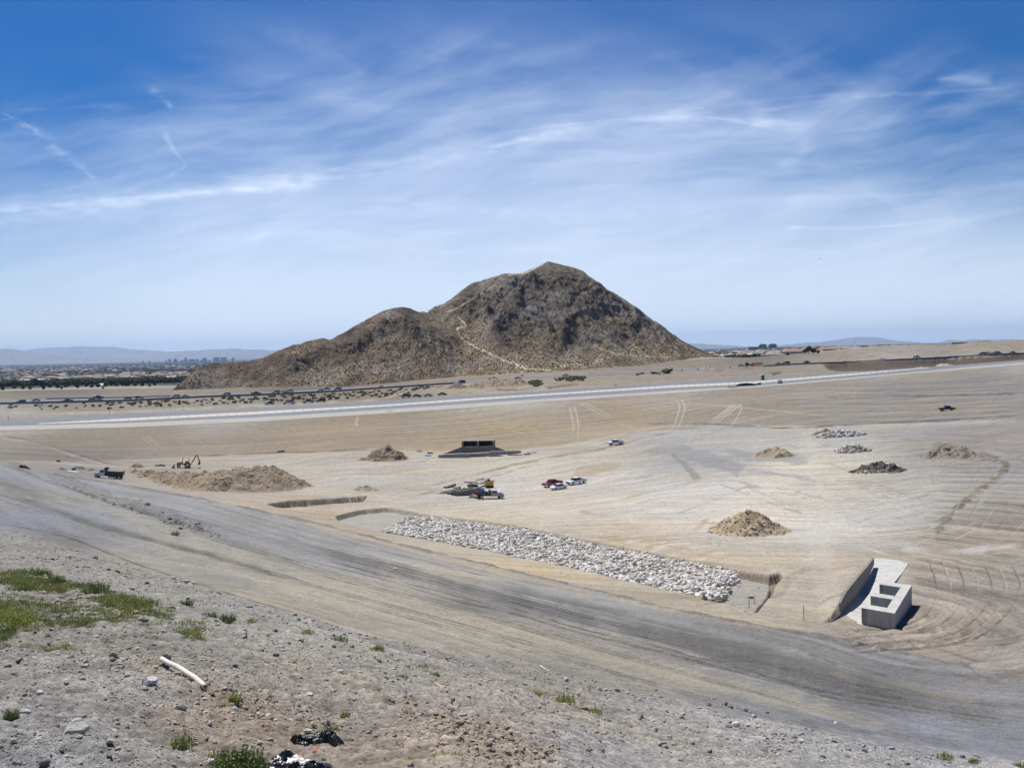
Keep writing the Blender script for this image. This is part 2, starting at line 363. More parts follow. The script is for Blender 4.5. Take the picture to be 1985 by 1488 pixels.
# --- large colours, read off the photograph (x, y, sRGB)
CC = [(100,1400,150,147,142),(300,1200,148,146,139),(600,1350,158,151,141),(300,1350,152,148,141),(900,1340,160,154,144),(1200,1450,165,162,157),(1500,1460,164,162,158),(880,1430,166,154,139),(1800,1485,160,158,155),(420,1380,165,150,130),(700,1290,155,150,142),(0,1200,140,138,132),(0,1480,152,152,150),
(30,955,150,151,150),(300,1080,176,171,159),(100,1050,140,139,137),(0,1010,150,152,155),(600,1160,186,179,162),(900,1225,188,180,163),(700,1230,163,160,153),(1300,1305,172,167,154),(980,1300,150,146,140),(1000,1165,136,133,128),(1400,1275,124,122,120),(1700,1350,120,119,118),(700,1070,166,167,166),(1100,1140,166,166,164),(1600,1250,156,153,148),(1900,1330,148,146,144),(1985,1420,138,139,141),(1500,1385,150,151,152),(1750,1430,150,152,155),(450,1010,160,160,157),(250,950,160,160,158),(500,1090,165,162,152),
(900,1098,200,187,163),(600,1005,192,178,157),(1300,1175,190,179,157),
(700,930,200,195,182),(600,900,195,188,173),(1000,960,212,206,194),(1300,950,210,205,195),(1200,1035,203,190,168),(1000,1000,205,196,178),(1500,960,215,209,196),(1600,1020,219,214,201),(1700,1010,198,194,184),(1800,950,188,185,176),(1300,835,188,186,180),(1500,835,190,188,182),(1370,900,178,177,175),(1560,900,216,210,193),(1100,880,203,195,176),(850,905,205,198,183),(1050,915,209,203,190),
(1850,1040,177,168,154),(1900,1150,166,158,147),(1850,1180,176,166,152),(1800,1235,170,159,145),(1560,1165,198,187,166),(1600,1120,186,175,157),(1450,1080,200,190,170),(1985,1250,158,150,142),
(1800,820,160,156,150),(1920,870,157,153,149),(1700,805,170,164,153),(1900,740,156,151,146),(1600,765,176,169,156),(1750,750,163,158,151),(1500,780,172,163,148),(1900,900,163,160,155),(1980,1000,168,162,152),
(100,850,154,144,128),(300,835,163,151,132),(500,850,169,156,134),(700,840,178,163,137),(1000,820,188,172,143),(850,870,190,174,146),(1200,800,183,169,145),(1400,785,175,165,149),(150,882,150,142,131),(600,868,182,167,140),(1150,850,196,182,156),
(400,885,182,173,159),(100,905,165,160,152),(400,818,190,187,178),(50,830,186,184,176),(1000,776,205,201,190),(1300,765,190,184,172),
(300,795,188,180,166),(20,803,186,182,170),(300,784,158,148,130),(700,765,158,147,128),(900,757,188,175,150),(1150,742,183,169,148),(1350,733,176,161,146),(1750,715,200,195,184),(1950,700,185,180,170),(1580,712,176,168,152),
(100,768,150,142,128),(300,763,163,153,137),(700,748,160,146,128),(900,738,168,153,135),(1200,712,176,166,151),(1600,696,176,166,151),(1900,672,173,162,145),
(1500,685,120,118,105),(100,745,105,100,88),(600,735,110,105,95),(1200,698,115,110,98)]
CC = np.array(CC, float); KALB = 0.52
EDLO = ([-200,0,130,350,500,700,850,1000,1150,1300,1420,1500,1700,1985], [960,1018,1060,1120,1170,1228,1262,1290,1325,1352,1385,1398,1440,1478])
EDHI = ([-200,0,200,400,600,750,900,1100,1300,1500,1600,1800,1985], [880,900,930,968,1010,1048,1082,1130,1178,1215,1230,1275,1315])
SLLO = ([-200,0,200,400,600,800,1000,1200,1240,1400,1600,1985], [885,893,893,882,877,872,872,850,836,828,826,815])
CC = np.vstack([CC, [(p, q+14, 172, 174, 174) for p, q in zip(EDHI[0][2:], EDHI[1][2:])][:6], [(900,872,200,190,168),(300,890,180,172,158),(1000,1105,204,190,165),(760,1060,200,184,160)]])
wob = fbm(XX/5, YY/5, 3, 5)*2.2
edge_lo = np.interp(PX, *EDLO); edge_hi = np.interp(PX, *EDHI); slope_lo = np.interp(PX, *SLLO)
R_haul = sstep(-7, 8, edge_lo+wob*2-PY)*sstep(-1.5, 2, PY-edge_hi-wob)*LOW
R_fore = sstep(-7, 8, PY-edge_lo-wob*2)*LOW
R_slope = sstep(-2, 2, slope_lo-PY+wob*.5)*LOW*sstep(900, 800, YY)
_gx = np.linspace(-150, 2150, 110); _gy = np.linspace(660, 1620, 140)
_x, _y = CC[:, 0], CC[:, 1]; _f = _y > np.interp(_x, *EDLO); _s = _y < np.interp(_x, *SLLO); _h = ~_f & (_y > np.interp(_x, *EDHI)); _sel = [_f, _h, _s, ~(_f | _h | _s)]
def region_colour(sel):
    G = np.zeros((len(_gy), len(_gx), 3)); W_ = np.stack([CC[sel, 0]*.6, CC[sel, 1]*2.2], -1); L_ = lin(CC[sel][:, 2:])
    for j, b_ in enumerate(_gy):
        w = 1/((_gx[:, None]*.6-W_[None, :, 0])**2+(b_*2.2-W_[None, :, 1])**2+1500)**1.8; G[j] = (w/w.sum(1, keepdims=True))@L_
    return np.stack([bil(G[:, :, k], _gy, _gx, np.clip(PY, 660, 1620), np.clip(PX, -150, 2150)) for k in range(3)], -1)
_rb = np.clip(1-R_haul-R_fore-R_slope, 0, 1)
COL = region_colour(_sel[0])*R_fore[:, None]+region_colour(_sel[1])*R_haul[:, None]+region_colour(_sel[2])*R_slope[:, None]+region_colour(_sel[3])*_rb[:, None]
far = sstep(900, 1050, YY)[:, None]; COL = COL*(1-far)+lin((78, 84, 68))*far

# --- streak direction: along the haul road, along the highway slope, round the outlet
HAUL = [(-150,885),(0,925),(200,985),(400,1040),(600,1090),(800,1137),(1000,1187),(1300,1262),(1600,1335),(1985,1425),(2200,1480)]
haulW = to_world([p for p in HAUL]); haulW = smooth_line(haulW, 5)
SL = LOW & (YY > -5) & (YY < 420)
idx = np.nonzero(SL & (XX < 260))[0]
hd, hs, ha = curve_dist(WP[idx], haulW); hn = hd*hs
HN = np.full(len(XX), 999.0); HA = np.zeros(len(XX)); HN[idx] = hn; HA[idx] = ha
roadmask = sstep(34, 20, np.abs(HN))*sstep(9, 16, YY)
ROADDIR = math.atan2(640-455, 335+238); ca, sa = math.cos(ROADDIR), math.sin(ROADDIR); S1 = XX*ca+YY*sa; N1 = -XX*sa+YY*ca
R_basin = np.clip(1-R_haul-R_fore-R_slope, 0, 1)*LOW
fanC = to_world([(1650, 1190)])[0]
FD = np.hypot(XX-fanC[0], (YY-fanC[1])*.55); FA = np.arctan2((YY-fanC[1])*.55, XX-fanC[0])
R_fan = R_basin*sstep(1745, 1800, PX+.35*(PY-1100))*sstep(860, 930, PY)
R_fan = np.maximum(R_fan, R_basin*sstep(1208, 1222, PY)*sstep(1560, 1640, PX)); R_basin = np.clip(R_basin-R_fan, 0, 1)

mul = np.ones(len(XX)); tint = np.zeros(len(XX))
g = np.nonzero(LOW)[0]; X, Y = XX[g], YY[g]
broad = fbm(X/38, Y/38, 4, 11); midn = fbm(X/7, Y/7, 4, 12); fine = fbm(X/1.1, Y/1.1, 4, 13)
m = 1+.05*broad+.05*midn
tn = fbm(X/24, Y/24, 4, 31)
# haul road streaks
a, n = HA[g], HN[g]
st = fbm(a/28, n/1.1, 4, 21)*.55+fbm(a/60+n*.01, n/3.2, 3, 22)*.6
st2 = fbm(a/9, n/.45, 4, 26); m += R_haul[g]*(.20*st+.09*st2+.05*fine); tn = tn+R_haul[g]*fbm(a/50, n/4.2, 3, 23)*.9
DZ[g] += R_haul[g]*(.05*st+.012*fine)
# cleats on the track bands
cle = np.clip(np.sin(a*6.283/1.15+n*1.1+fbm(a/6, n/6, 2, 99)*1.5), 0, 1)*sstep(.1, .5, fbm(a/45, n/2.4, 2, 24))
m -= R_haul[g]*.09*cle; DZ[g] -= R_haul[g]*.03*cle
# graded slope above the basin
s, n = S1[g], N1[g]+4*fbm(X/60, Y/60, 2, 40)
st = fbm(s/55, n/2.6, 4, 41)*.6+fbm(s/30, n/.9, 3, 42)*.4
lines = np.clip(1-np.abs(((n/7.5+.8*fbm(s/70, n/40, 2, 43)) % 1)-.5)*7, 0, 1)*sstep(-.25, .35, fbm(s/45, n/8, 2, 44))
m += R_slope[g]*(.20*st-.15*lines+.08*fbm(s/14, n/.8, 3, 46)); DZ[g] += R_slope[g]*(.10*st-.14*lines)
tn += R_slope[g]*.6*fbm(s/90, n/7, 3, 45)
# the basin floor: swept in two directions
for ang, sd, wsd in ((.52, 51, 0), (-.28, 61, 1)):
    c2, s2 = math.cos(ang), math.sin(ang); s = X*c2+Y*s2+6*fbm(X/30, Y/30, 2, sd); n = -X*s2+Y*c2+5*fbm(X/26, Y/26, 2, sd+1)
    w = sstep(-.2, .3, fbm(X/45, Y/45, 2, 70)*(1 if wsd else -1)+(.25 if not wsd else 0)-(X-20)/160*(-1 if wsd else 1))
    st = fbm(s/26, n/1.5, 4, sd+2)*.7+fbm(s/10, n/.5, 3, sd+3)*.45
    m += R_basin[g]*(w*.22*st+.05*fbm(X/20+sd, Y/26, 4, sd+9)); DZ[g] += R_basin[g]*w*.07*st; tn += R_basin[g]*w*.8*fbm(s/40, n/5, 3, sd+4)
# the curved wheel tracks round the outlet
fd = FD[g]+1.2*fbm(X/14, Y/14, 3, 80); fa = FA[g]
bands = fbm(fa*2.5, fd/1.15, 3, 81); fineb = np.sin(fd*6.283/.9+3*fbm(fa*4, fd/5, 2, 82))*sstep(-.1, .5, fbm(fa*3, fd/2.2, 2, 83))
m += R_fan[g]*(.34*bands+.10*fineb+.05*fine); DZ[g] += R_fan[g]*(.13*bands+.04*fineb)
# loose stony hillside in front
cl = fbm(X/.55, Y/.55, 5, 90); rd = ridged(X/1.6, Y/1.6, 4, 91)-.5; pit = fbm(X/3.5, Y/3.5, 4, 92); stp = fbm(X/.18, Y/.18, 3, 93)
nearw = sstep(90, 25, Y)
m += R_fore[g]*(.24*cl+.16*rd+.12*pit+.24*stp*nearw+.04)
DZ[g] += R_fore[g]*(.065*cl+.09*rd+.09*pit+.035*stp*nearw)
tn += R_fore[g]*.7*fbm(X/5, Y/5, 4, 94)
m += .035*fine
mul[g] = np.clip(m, .45, 1.5); tint[g] = np.clip(tn, -1.6, 1.6)
rl = np.zeros(len(g)); rz_ = np.zeros(len(g))
lnh = sstep(.80, .96, ridged(HA[g]/85+5, HN[g]/1.5, 2, 501))*sstep(-.15, .35, fbm(HA[g]/40, HN[g]/3, 2, 502)); lnh2 = sstep(.84, .97, ridged(HA[g]/60, HN[g]/.7, 2, 503))*sstep(0, .4, fbm(HA[g]/35, HN[g]/4, 2, 504))
rl += R_haul[g]*(.30*lnh+.20*lnh2); rz_ += R_haul[g]*(.11*lnh+.06*lnh2)
lns = sstep(.80, .95, ridged(S1[g]/95, N1[g]/3.4+.3*fbm(X/50, Y/50, 2, 505), 2, 506)); rl += R_slope[g]*.20*lns; rz_ += R_slope[g]*.16*lns
for an_, sd_ in ((.5, 510), (-.25, 520), (.95, 530), (-.8, 540)):
    c2, s2 = math.cos(an_), math.sin(an_); s_ = X*c2+Y*s2+9*fbm(X/45, Y/45, 2, sd_); n_ = -X*s2+Y*c2+9*fbm(X/45, Y/45, 2, sd_+1)
    l_ = sstep(.86, .97, ridged(s_/70, n_/3.0, 1, sd_+2))*sstep(.1, .5, fbm(X/32, Y/32, 3, sd_+3)); sgn = fbm(s_/60, n_/6, 2, sd_+4)
    rl += R_basin[g]*l_*.13*np.where(sgn > 0, 1, -.8); rz_ += R_basin[g]*l_*.10
lf = sstep(.82, .96, ridged(FA[g]*3, (FD[g]+1.5*fbm(X/15, Y/15, 3, 550))/1.7, 2, 551)); rl += R_fan[g]*.20*lf; rz_ += R_fan[g]*.14*lf
mul[g] -= rl; DZ[g] -= rz_
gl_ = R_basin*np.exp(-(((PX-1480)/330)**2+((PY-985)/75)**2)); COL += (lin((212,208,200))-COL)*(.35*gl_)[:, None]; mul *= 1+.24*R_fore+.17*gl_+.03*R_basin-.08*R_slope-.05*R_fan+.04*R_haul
cool_ = (R_fore*.12+R_haul*.02)[:, None]; COL *= 1+cool_*(np.array([.955, .99, 1.06])-1)
COL *= mul[:, None]
warm = np.array([1.035, 1.0, .93]); cool = np.array([.975, .995, 1.035]); tv = tint[:, None]*.9
COL *= np.where(tv > 0, 1+(warm-1)*tv*1.2, 1+(cool-1)*-tv*1.2)

# --- strokes: marks lying on the ground (points in the photograph, width, colour, strength, relief)
def stroke(pts, w, col=None, a=.5, dz=0.0, soft=.6, rough=.35, ray=7, mulc=None):
    line = smooth_line(pts, 6); i = near(line, w*2+6)
    if not len(i): return
    P = PP[i]*[1, 1.0]
    d, sd_, ar = curve_dist(P, line)
    d = d+fbm(XX[i]/ray*2, YY[i]/ray*2, 3, int(w*10)+len(pts))*w*rough
    k = sstep(w*.5*(1+soft), w*.5*(1-soft*.8), d)*np.clip(.8+.5*fbm(ar/30, ar*0, 2, 3), .2, 1)
    k = k*sstep(0, .07, ar/ar.max())*sstep(1, .93, ar/ar.max()) if len(pts) > 2 else k
    if col is not None: COL[i] += (lin(col)-COL[i])*(k*a)[:, None]
    if mulc is not None: COL[i] *= 1+(mulc-1)*(k*a)[:, None]
    DZ[i] += dz*k
def patch(poly, col, a=.6, feather=6, dz=0.0, ray=8):
    i = near(poly, feather*2+4)
    sd_ = poly_sd(PP[i], poly)+fbm(XX[i]/ray, YY[i]/ray, 4, 77)*feather
    k = sstep(-feather*.5, feather*.6, sd_)
    COL[i] += (lin(col)-COL[i])*(k*a)[:, None]; DZ[i] += dz*k
def twin(pts, w, col, a, gap=8, **kw):
    p = np.array(pts, float)
    for s in (-.5, .5): stroke([(x+s*gap, y) for x, y in pts], w, col, a, **kw)
PALE=(206,196,172); DK=(118,108,95); GREY=(160,160,158); DG=(112,110,108); TAN=(192,174,142)
# haul road: light band, dark band, ruts
stroke([(130,945),(260,1005),(400,1055),(560,1105),(720,1150),(900,1205),(1100,1252),(1300,1300),(1480,1342),(1700,1395)],26,(192,184,163),.55,soft=.9)
stroke([(300,1060),(450,1105),(600,1150),(760,1190),(900,1225),(1050,1262)],18,(196,188,166),.55,soft=.9)
stroke([(1000,1245),(1200,1290),(1400,1335),(1600,1382),(1750,1412)],16,(185,177,158),.5,soft=.9)
stroke([(520,1030),(680,1080),(820,1120),(980,1160),(1150,1205),(1350,1252),(1550,1310),(1750,1350),(1985,1400)],30,(120,118,115),.6,soft=.9)
stroke([(980,1150),(1150,1180),(1300,1222),(1450,1262),(1600,1300),(1720,1335)],22,(116,114,112),.6,soft=.9)
for off,w,a in ((0,3.5,.75),(9,3,.6),(-12,2.5,.4),(-24,2.2,.35)):
    stroke([(540,1068+off),(660,1092+off),(800,1130+off),(900,1158+off),(1000,1180+off),(1120,1215+off),(1300,1258+off),(1450,1298+off),(1600,1340+off),(1800,1372+off),(1985,1398+off)],w,(92,90,86),a,dz=-.12,soft=.7)
stroke([(1330,1288),(1450,1310),(1600,1350),(1750,1378)],3,(185,185,182),.6)
stroke([(0,1012),(130,1040),(260,1090),(400,1135),(520,1172),(640,1205)],3.4,(92,91,88),.8,dz=-.1)
stroke([(0,990),(100,1015),(250,1070),(420,1120)],8,(165,168,172),.4)
stroke([(20,960),(100,985),(170,1012),(300,1048),(420,1080),(560,1120)],8,(112,108,100),.7,soft=.9)
stroke([(120,965),(250,985),(350,1020),(450,1050),(560,1078)],9,(120,119,116),.4,soft=.9)
stroke([(250,938),(400,975),(560,1018),(700,1052),(900,1100),(1100,1152),(1300,1200),(1500,1250)],12,(176,177,176),.5,soft=.9)
stroke([(300,945),(450,990),(600,1030),(720,1062),(870,1098),(1050,1145)],2.5,(128,127,124),.5,dz=-.05)
stroke([(560,1042),(760,1095),(960,1140),(1160,1185),(1400,1240)],2.2,(200,198,190),.35)
stroke([(1380,1195),(1520,1222),(1640,1248),(1800,1292),(1985,1330)],5,(120,108,95),.4,dz=-.1)
stroke([(1560,1268),(1640,1290),(1720,1312)],7,(105,103,100),.6,dz=.06,rough=.8)
stroke([(1600,1298),(1760,1330),(1900,1362)],8,(172,160,132),.35,rough=.9)
stroke([(1540,1398),(1620,1412),(1700,1422),(1880,1448)],12,(118,117,116),.5,soft=.9,rough=.7)
stroke([(1500,1400),(1640,1440),(1800,1460),(1960,1475)],10,(170,174,182),.5,soft=.9)
stroke([(420,1180),(520,1205),(640,1238),(760,1270),(850,1302),(960,1318)],10,(176,173,168),.5,soft=.8)
stroke([(600,1205),(700,1235),(820,1262),(930,1290)],10,(132,127,120),.5,soft=.9,rough=.7,dz=.05)
stroke([(850,1250),(950,1280),(1020,1305),(1120,1330)],12,(134,128,120),.4,soft=.9,rough=.8,dz=.08)
for q in range(9):
    o_ = (-34, -27, -20, -6, 16, 24, 38, 50, 62)[q]; r = np.random.default_rng(70+q); a0 = r.integers(0, 3); P_ = [(300,1000),(480,1045),(640,1090),(800,1130),(1000,1182),(1200,1234),(1400,1288),(1600,1340),(1850,1395)][a0:a0+5+q % 3]
    for t_ in (0, 4.5): stroke([(a, b+o_+t_+(a-600)*.012*(o_ > 0)) for a, b in P_], 1.7, (104,101,96) if q % 3 else (192,188,178), .7, dz=-.08, rough=.3)
# sandy shoulder between the haul road and the riprap
stroke([(500,985),(620,1018),(750,1052),(900,1092),(1050,1130),(1200,1162),(1330,1185),(1500,1212),(1600,1222)],12,(205,190,165),.6,soft=.9)
stroke([(560,1010),(700,1046),(850,1085),(1000,1122),(1150,1152)],4,(140,128,112),.4,dz=-.05)
# rubble berm on the left, and its weeds' soil
stroke([(0,893),(50,912),(100,925),(160,945),(230,970),(300,990),(380,1018),(450,1045)],9,(134,132,128),.55,dz=.4,soft=.7,rough=.7,ray=2.5)
stroke([(20,905),(120,940),(220,975),(330,1008),(420,1038)],3,(96,95,92),.6,dz=-.1)
stroke([(300,962),(400,995),(480,1020),(560,1045)],10,(170,168,160),.4)
# brown earth on the hillside in front
stroke([(0,905),(100,920),(200,934),(400,970),(600,1012),(750,1050),(900,1085),(1100,1132),(1300,1180),(1500,1217),(1600,1232),(1800,1277),(1985,1317)],3.2,(128,120,108),.7,dz=.22,rough=.5,ray=3)
for p,w,a in (([(260,1290),(330,1330),(420,1360),(500,1385),(600,1415)],26,.5),([(420,1340),(520,1380),(640,1405)],22,.5),([(760,1360),(850,1390),(960,1430),(1080,1470)],26,.4),([(540,1290),(640,1320),(760,1345)],26,.25)):
    stroke(p,w,(182,160,134),a,soft=.9,rough=.8,ray=2,dz=.05)
stroke([(800,1375),(900,1400),(980,1425),(1060,1455)],8,(150,128,104),.5,dz=-.1,rough=.8,ray=2)
stroke([(1160,1375),(1230,1382),(1265,1388)],8,(128,116,102),.6,dz=-.1,rough=.6,ray=2)
stroke([(0,1400),(200,1440),(400,1480)],40,(165,165,163),.4,soft=.9,rough=.6)
stroke([(1000,1400),(1200,1450),(1400,1480)],30,(178,178,176),.35,soft=.9)
stroke([(0,1140),(100,1150),(200,1165),(330,1200)],6,(88,86,82),.6,dz=-.15,rough=.6,ray=2)
# slope above the basin: edges of the cut, cross tracks
stroke([(0,893),(120,898),(230,905),(330,905),(420,890),(600,880),(700,873),(830,868)],4,(200,192,176),.6)
stroke([(380,884),(480,879),(600,875),(720,870)],2.4,(118,106,90),.7,dz=-.1)
stroke([(990,872),(1100,862),(1190,845),(1280,828),(1400,826),(1480,826),(1600,826),(1760,822),(1985,812)],3.0,(210,205,192),.7)
stroke([(1240,822),(1320,820),(1420,823),(1520,829),(1590,826),(1700,820),(1850,812),(1985,804)],2.2,(108,98,86),.8,dz=-.12)
stroke([(1500,838),(1600,832),(1750,825),(1900,818),(1985,816)],7,(192,190,184),.75,soft=.5)
stroke([(1590,770),(1700,767),(1820,766),(1985,762)],2.5,(105,88,66),.7,dz=-.15)
stroke([(1640,785),(1750,790),(1850,797),(1985,803)],5,(176,152,118),.55)
stroke([(1600,745),(1700,735),(1830,722),(1950,710)],4,(185,166,132),.5)
for k in range(16):
    y0=748+k*4.3; stroke([(1480+k*6,y0+6),(1600,y0+4),(1750,y0+2+3*math.sin(k)),(1985,y0-8)],1.6,(112,104,94) if k%2 else (196,190,176),.4,dz=-.06 if k%2 else 0)
for k in range(9):
    stroke([(1210+k*30,790+k*3),(1300+k*30,782+k*2),(1420+k*25,786+k*3)],1.5,(204,190,160),.5)
twin([(1108,786),(1113,805),(1116,825),(1115,845),(1110,862)],2.0,(222,212,186),.85,gap=10,dz=-.08,rough=.1)
twin([(1313,772),(1322,785),(1320,800),(1312,822),(1303,838)],2.2,(216,210,196),.85,gap=10,dz=-.08,rough=.1)
for q in (-12,-5,3): stroke([(1435+q,782),(1415+q,797),(1395+q,812),(1382+q,822)],2.4,(214,208,196),.8,dz=-.05,rough=.15)
stroke([(1437,783),(1436,795),(1425,815),(1415,826)],2,(212,206,194),.75); stroke([(1437,782),(1360,790),(1300,800)],2,(200,192,172),.5)
stroke([(1120,780),(1150,795),(1200,820),(1240,835)],2,(216,204,176),.7); stroke([(1130,778),(1165,796),(1215,822),(1255,833)],2,(216,204,176),.6)
for q in (0,10,16): stroke([(270+q,842),(290+q,860),(310+q*1.3,880),(330+q*1.4,897)],1.4,(190,178,154),.7,rough=.1)
stroke([(0,843),(60,853),(120,870),(200,895),(240,903)],2.2,(118,108,95),.6,dz=-.1); stroke([(0,848),(70,860),(150,885),(210,902)],3,(190,182,166),.6)
stroke([(700,790),(690,812),(684,835)],2.2,(205,190,160),.5,rough=.6)
for (x,y) in ((693,812),(691,820)): stroke([(x-1,y-2),(x+1,y+3)],2.5,(225,218,200),.9)
stroke([(560,800),(760,790),(900,783),(1060,779),(1200,772),(1400,765),(1560,752),(1700,740),(1900,718),(1985,708)],3,(150,140,122),.4,dz=-.08)
# basin: tracks of the access way, grey sweeps, bright patches
stroke([(820,944),(880,930),(950,912),(1020,895),(1100,880),(1190,864),(1260,845),(1310,836)],3.2,(150,138,116),.75,dz=-.14)
stroke([(800,962),(860,948),(960,922),(1020,905),(1070,898),(1150,882)],4,(152,140,118),.55,dz=-.1,rough=.6)
stroke([(540,985),(700,985),(800,972),(900,950),(1000,915),(1100,892),(1200,870)],7,(222,214,198),.5,soft=.8)
stroke([(640,1000),(760,975),(860,962)],5,(214,204,184),.5)
patch([(1120,905),(1170,893),(1210,895),(1190,910),(1140,925),(1100,932)],(186,174,150),.6,4)
patch([(1250,873),(1290,860),(1320,862),(1380,880),(1440,905),(1430,925),(1380,900),(1300,885)],(160,160,160),.6,5)
patch([(1306,880),(1330,895),(1360,925),(1345,930),(1320,900),(1300,885)],(145,142,138),.6,4)
patch([(1400,868),(1470,878),(1580,880),(1560,897),(1480,893),(1430,885)],(158,160,162),.6,5)
stroke([(1350,900),(1420,910),(1480,915),(1550,925),(1600,935)],6,(156,158,164),.6,soft=.9)
stroke([(1270,865),(1340,855),(1420,845),(1550,842)],12,(184,184,180),.6,soft=.9)
stroke([(1575,840),(1570,870),(1575,905),(1580,940),(1600,975),(1590,1010),(1600,1050),(1560,1080)],26,(222,216,202),.6,soft=.9)
stroke([(1600,1010),(1570,1050),(1540,1070),(1620,1085)],30,(226,224,214),.4,soft=.9)
for k in range(26):
    r=np.random.default_rng(200+k); x=r.uniform(1180,1640); y=r.uniform(885,1075); L=r.uniform(60,190); sl=(.32 if x>1330 else -.28)+r.uniform(-.12,.12)
    stroke([(x,y),(x+L*.5,y+L*.5*sl+2),(x+L,y+L*sl)],r.uniform(1.6,5),(226,219,203) if k%3 else (170,160,142),r.uniform(.35,.6),soft=.8,dz=-.03,rough=.6)
for k in range(22):
    r=np.random.default_rng(400+k); x=r.uniform(830,1250); y=r.uniform(940,1075)+(0); L=r.uniform(80,220); sl=.12+r.uniform(-.1,.12) if y>985 else -.24
    if y>1000+ (x-830)*.17: y-=50
    stroke([(x,y),(x+L*.5,y+L*.5*sl-2),(x+L,y+L*sl)],r.uniform(1.6,5),(190,166,128) if k%2 else (224,215,196),r.uniform(.35,.55),soft=.8,dz=-.03,rough=.6)
stroke([(1380,1000),(1330,1035),(1250,1045),(1180,1040)],7,(196,178,146),.5,soft=.9); stroke([(1180,1050),(1300,1070),(1450,1088),(1550,1102)],8,(206,186,150),.5,soft=.9)
stroke([(1230,1070),(1330,1085),(1430,1098),(1500,1108)],6,(160,146,124),.5)
for k in range(18):
    r=np.random.default_rng(600+k); x=r.uniform(560,1000); y=r.uniform(888,965); L=r.uniform(50,160)
    stroke([(x,y),(x+L,y-L*.05+r.uniform(-4,4))],r.uniform(1.4,4),(222,214,198) if k%2 else (176,164,142),r.uniform(.3,.5),soft=.8,rough=.6)
# circular windrow round the right side of the basin
stroke([(1800,862),(1850,868),(1915,885),(1948,903),(1930,925),(1895,950),(1860,980),(1830,1010),(1808,1050)],9,(132,118,100),.85,dz=.35,rough=.7,ray=4)
stroke([(1900,870),(1950,885),(1962,905),(1940,935),(1905,965),(1880,1000)],8,(182,180,176),.6,soft=.8)
stroke([(1740,1062),(1800,1066),(1880,1066),(1985,1056)],10,(206,203,196),.9,soft=.5)
stroke([(1770,1080),(1860,1075),(1985,1070)],2.0,(206,196,172),.5)
for q in range(6):
    stroke([(1870+q*30,950+q*14),(1850+q*26,1000+q*10),(1845+q*22,1040)],3,(146,132,116) if q%2 else (188,178,162),.5,dz=-.08)
for q in range(7):
    stroke([(1800+q*26,1085),(1815+q*27,1130),(1812+q*26,1165),(1790+q*24,1195+q*2),(1740+q*20,1215+q*5),(1640,1224+q*7)],2.6,(112,100,86) if q%2==0 else (200,190,172),.75,dz=-.14)
for q in range(6):
    stroke([(1640+q*30,1222+q*6),(1760+q*20,1236+q*7),(1900,1238+q*14),(1985,1225+q*17)],2.4,(110,97,84) if q%2 else (190,178,158),.65,dz=-.12)
stroke([(1740,850),(1800,858),(1900,880)],3,(150,148,146),.5)
for k in range(10): stroke([(1680+k*10,842+k*5),(1800,836+k*5),(1985,842+k*7)],1.8,(140,136,130) if k%2 else (180,175,166),.45,dz=-.06)
for k in range(26):
    r=np.random.default_rng(900+k); x=r.uniform(1620,1850); y=r.uniform(925,1060); L=r.uniform(50,130)
    stroke([(x,y),(x+L*.6,y-L*.25),(x+L,y-L*.5)] if k%2 else [(x,y),(x+L,y+6)],r.uniform(1.5,4),(212,207,196) if k%3 else (160,156,148),r.uniform(.3,.5),soft=.8,rough=.6)
# ground beyond the new road
stroke([(0,799),(200,800),(420,789),(560,784),(760,774)],5,(200,193,178),.7)
stroke([(745,772),(780,762),(815,750),(835,745)],2.4,(205,196,176),.7); stroke([(900,757),(1000,762),(1080,752),(1200,748)],3,(202,194,176),.5)
stroke([(960,755),(1010,755),(1050,755)],3,(104,86,66),.8,dz=-.6); stroke([(1060,752),(1100,746),(1125,743)],3,(110,94,74),.8,dz=-.5)
patch([(1492,720),(1518,719),(1515,724),(1500,726)],(96,80,68),.9,2,dz=-1.6)
stroke([(1385,717),(1400,717.5)],2,(104,90,76),.8)
stroke([(1190,724),(1300,719.5),(1420,713.5),(1440,712.5)],3.2,(178,182,188),.6)
stroke([(1650,722),(1720,714),(1800,710),(1900,703),(1985,697)],5,(214,209,196),.7,soft=.6)
stroke([(660,752),(800,742),(900,736),(1000,728)],3,(150,128,108),.5)
stroke([(945,742),(900,745),(930,760)],8,(196,184,160),.4)
for k in range(26):
    x=935+k*7.5; stroke([(x,741+(k%3)),(x-9,754)],1.2,(150,136,112),.5,dz=-.15)
# the raw cut below the highway on the right, its shade painted into the brown of the face
_cut = [(1590,703.5),(1620,702),(1680,700),(1740,697.5),(1800,695),(1860,692),(1920,688.5),(1985,685),(2060,681),(2200,672)]
_i = near(_cut, 40); _d, _s, _ = curve_dist(PP[_i], np.array(_cut)); _bel = _s > 0
_n = _d*_s
_wd = np.interp(PX[_i], [1590,1620,1700,1800,1900,1985,2200], [1,11,13,13,11,8,6])
_kk = np.where(_n > 0, sstep(0, .7, _n), 0)*sstep(1588, 1612, PX[_i])
_kface = _kk*sstep(_wd*1.15, _wd*.8, _n+2*fbm(XX[_i]/6, YY[_i]/6, 3, 8))
COL[_i] += (lin((100,86,72))*(1+.25*fbm(XX[_i]/5, YY[_i]/5, 3, 9))[:, None]-COL[_i])*(_kface*.9)[:, None]
DZ[_i] -= 2.6*_kk*sstep(_wd*2.2, _wd*1.1, _n)
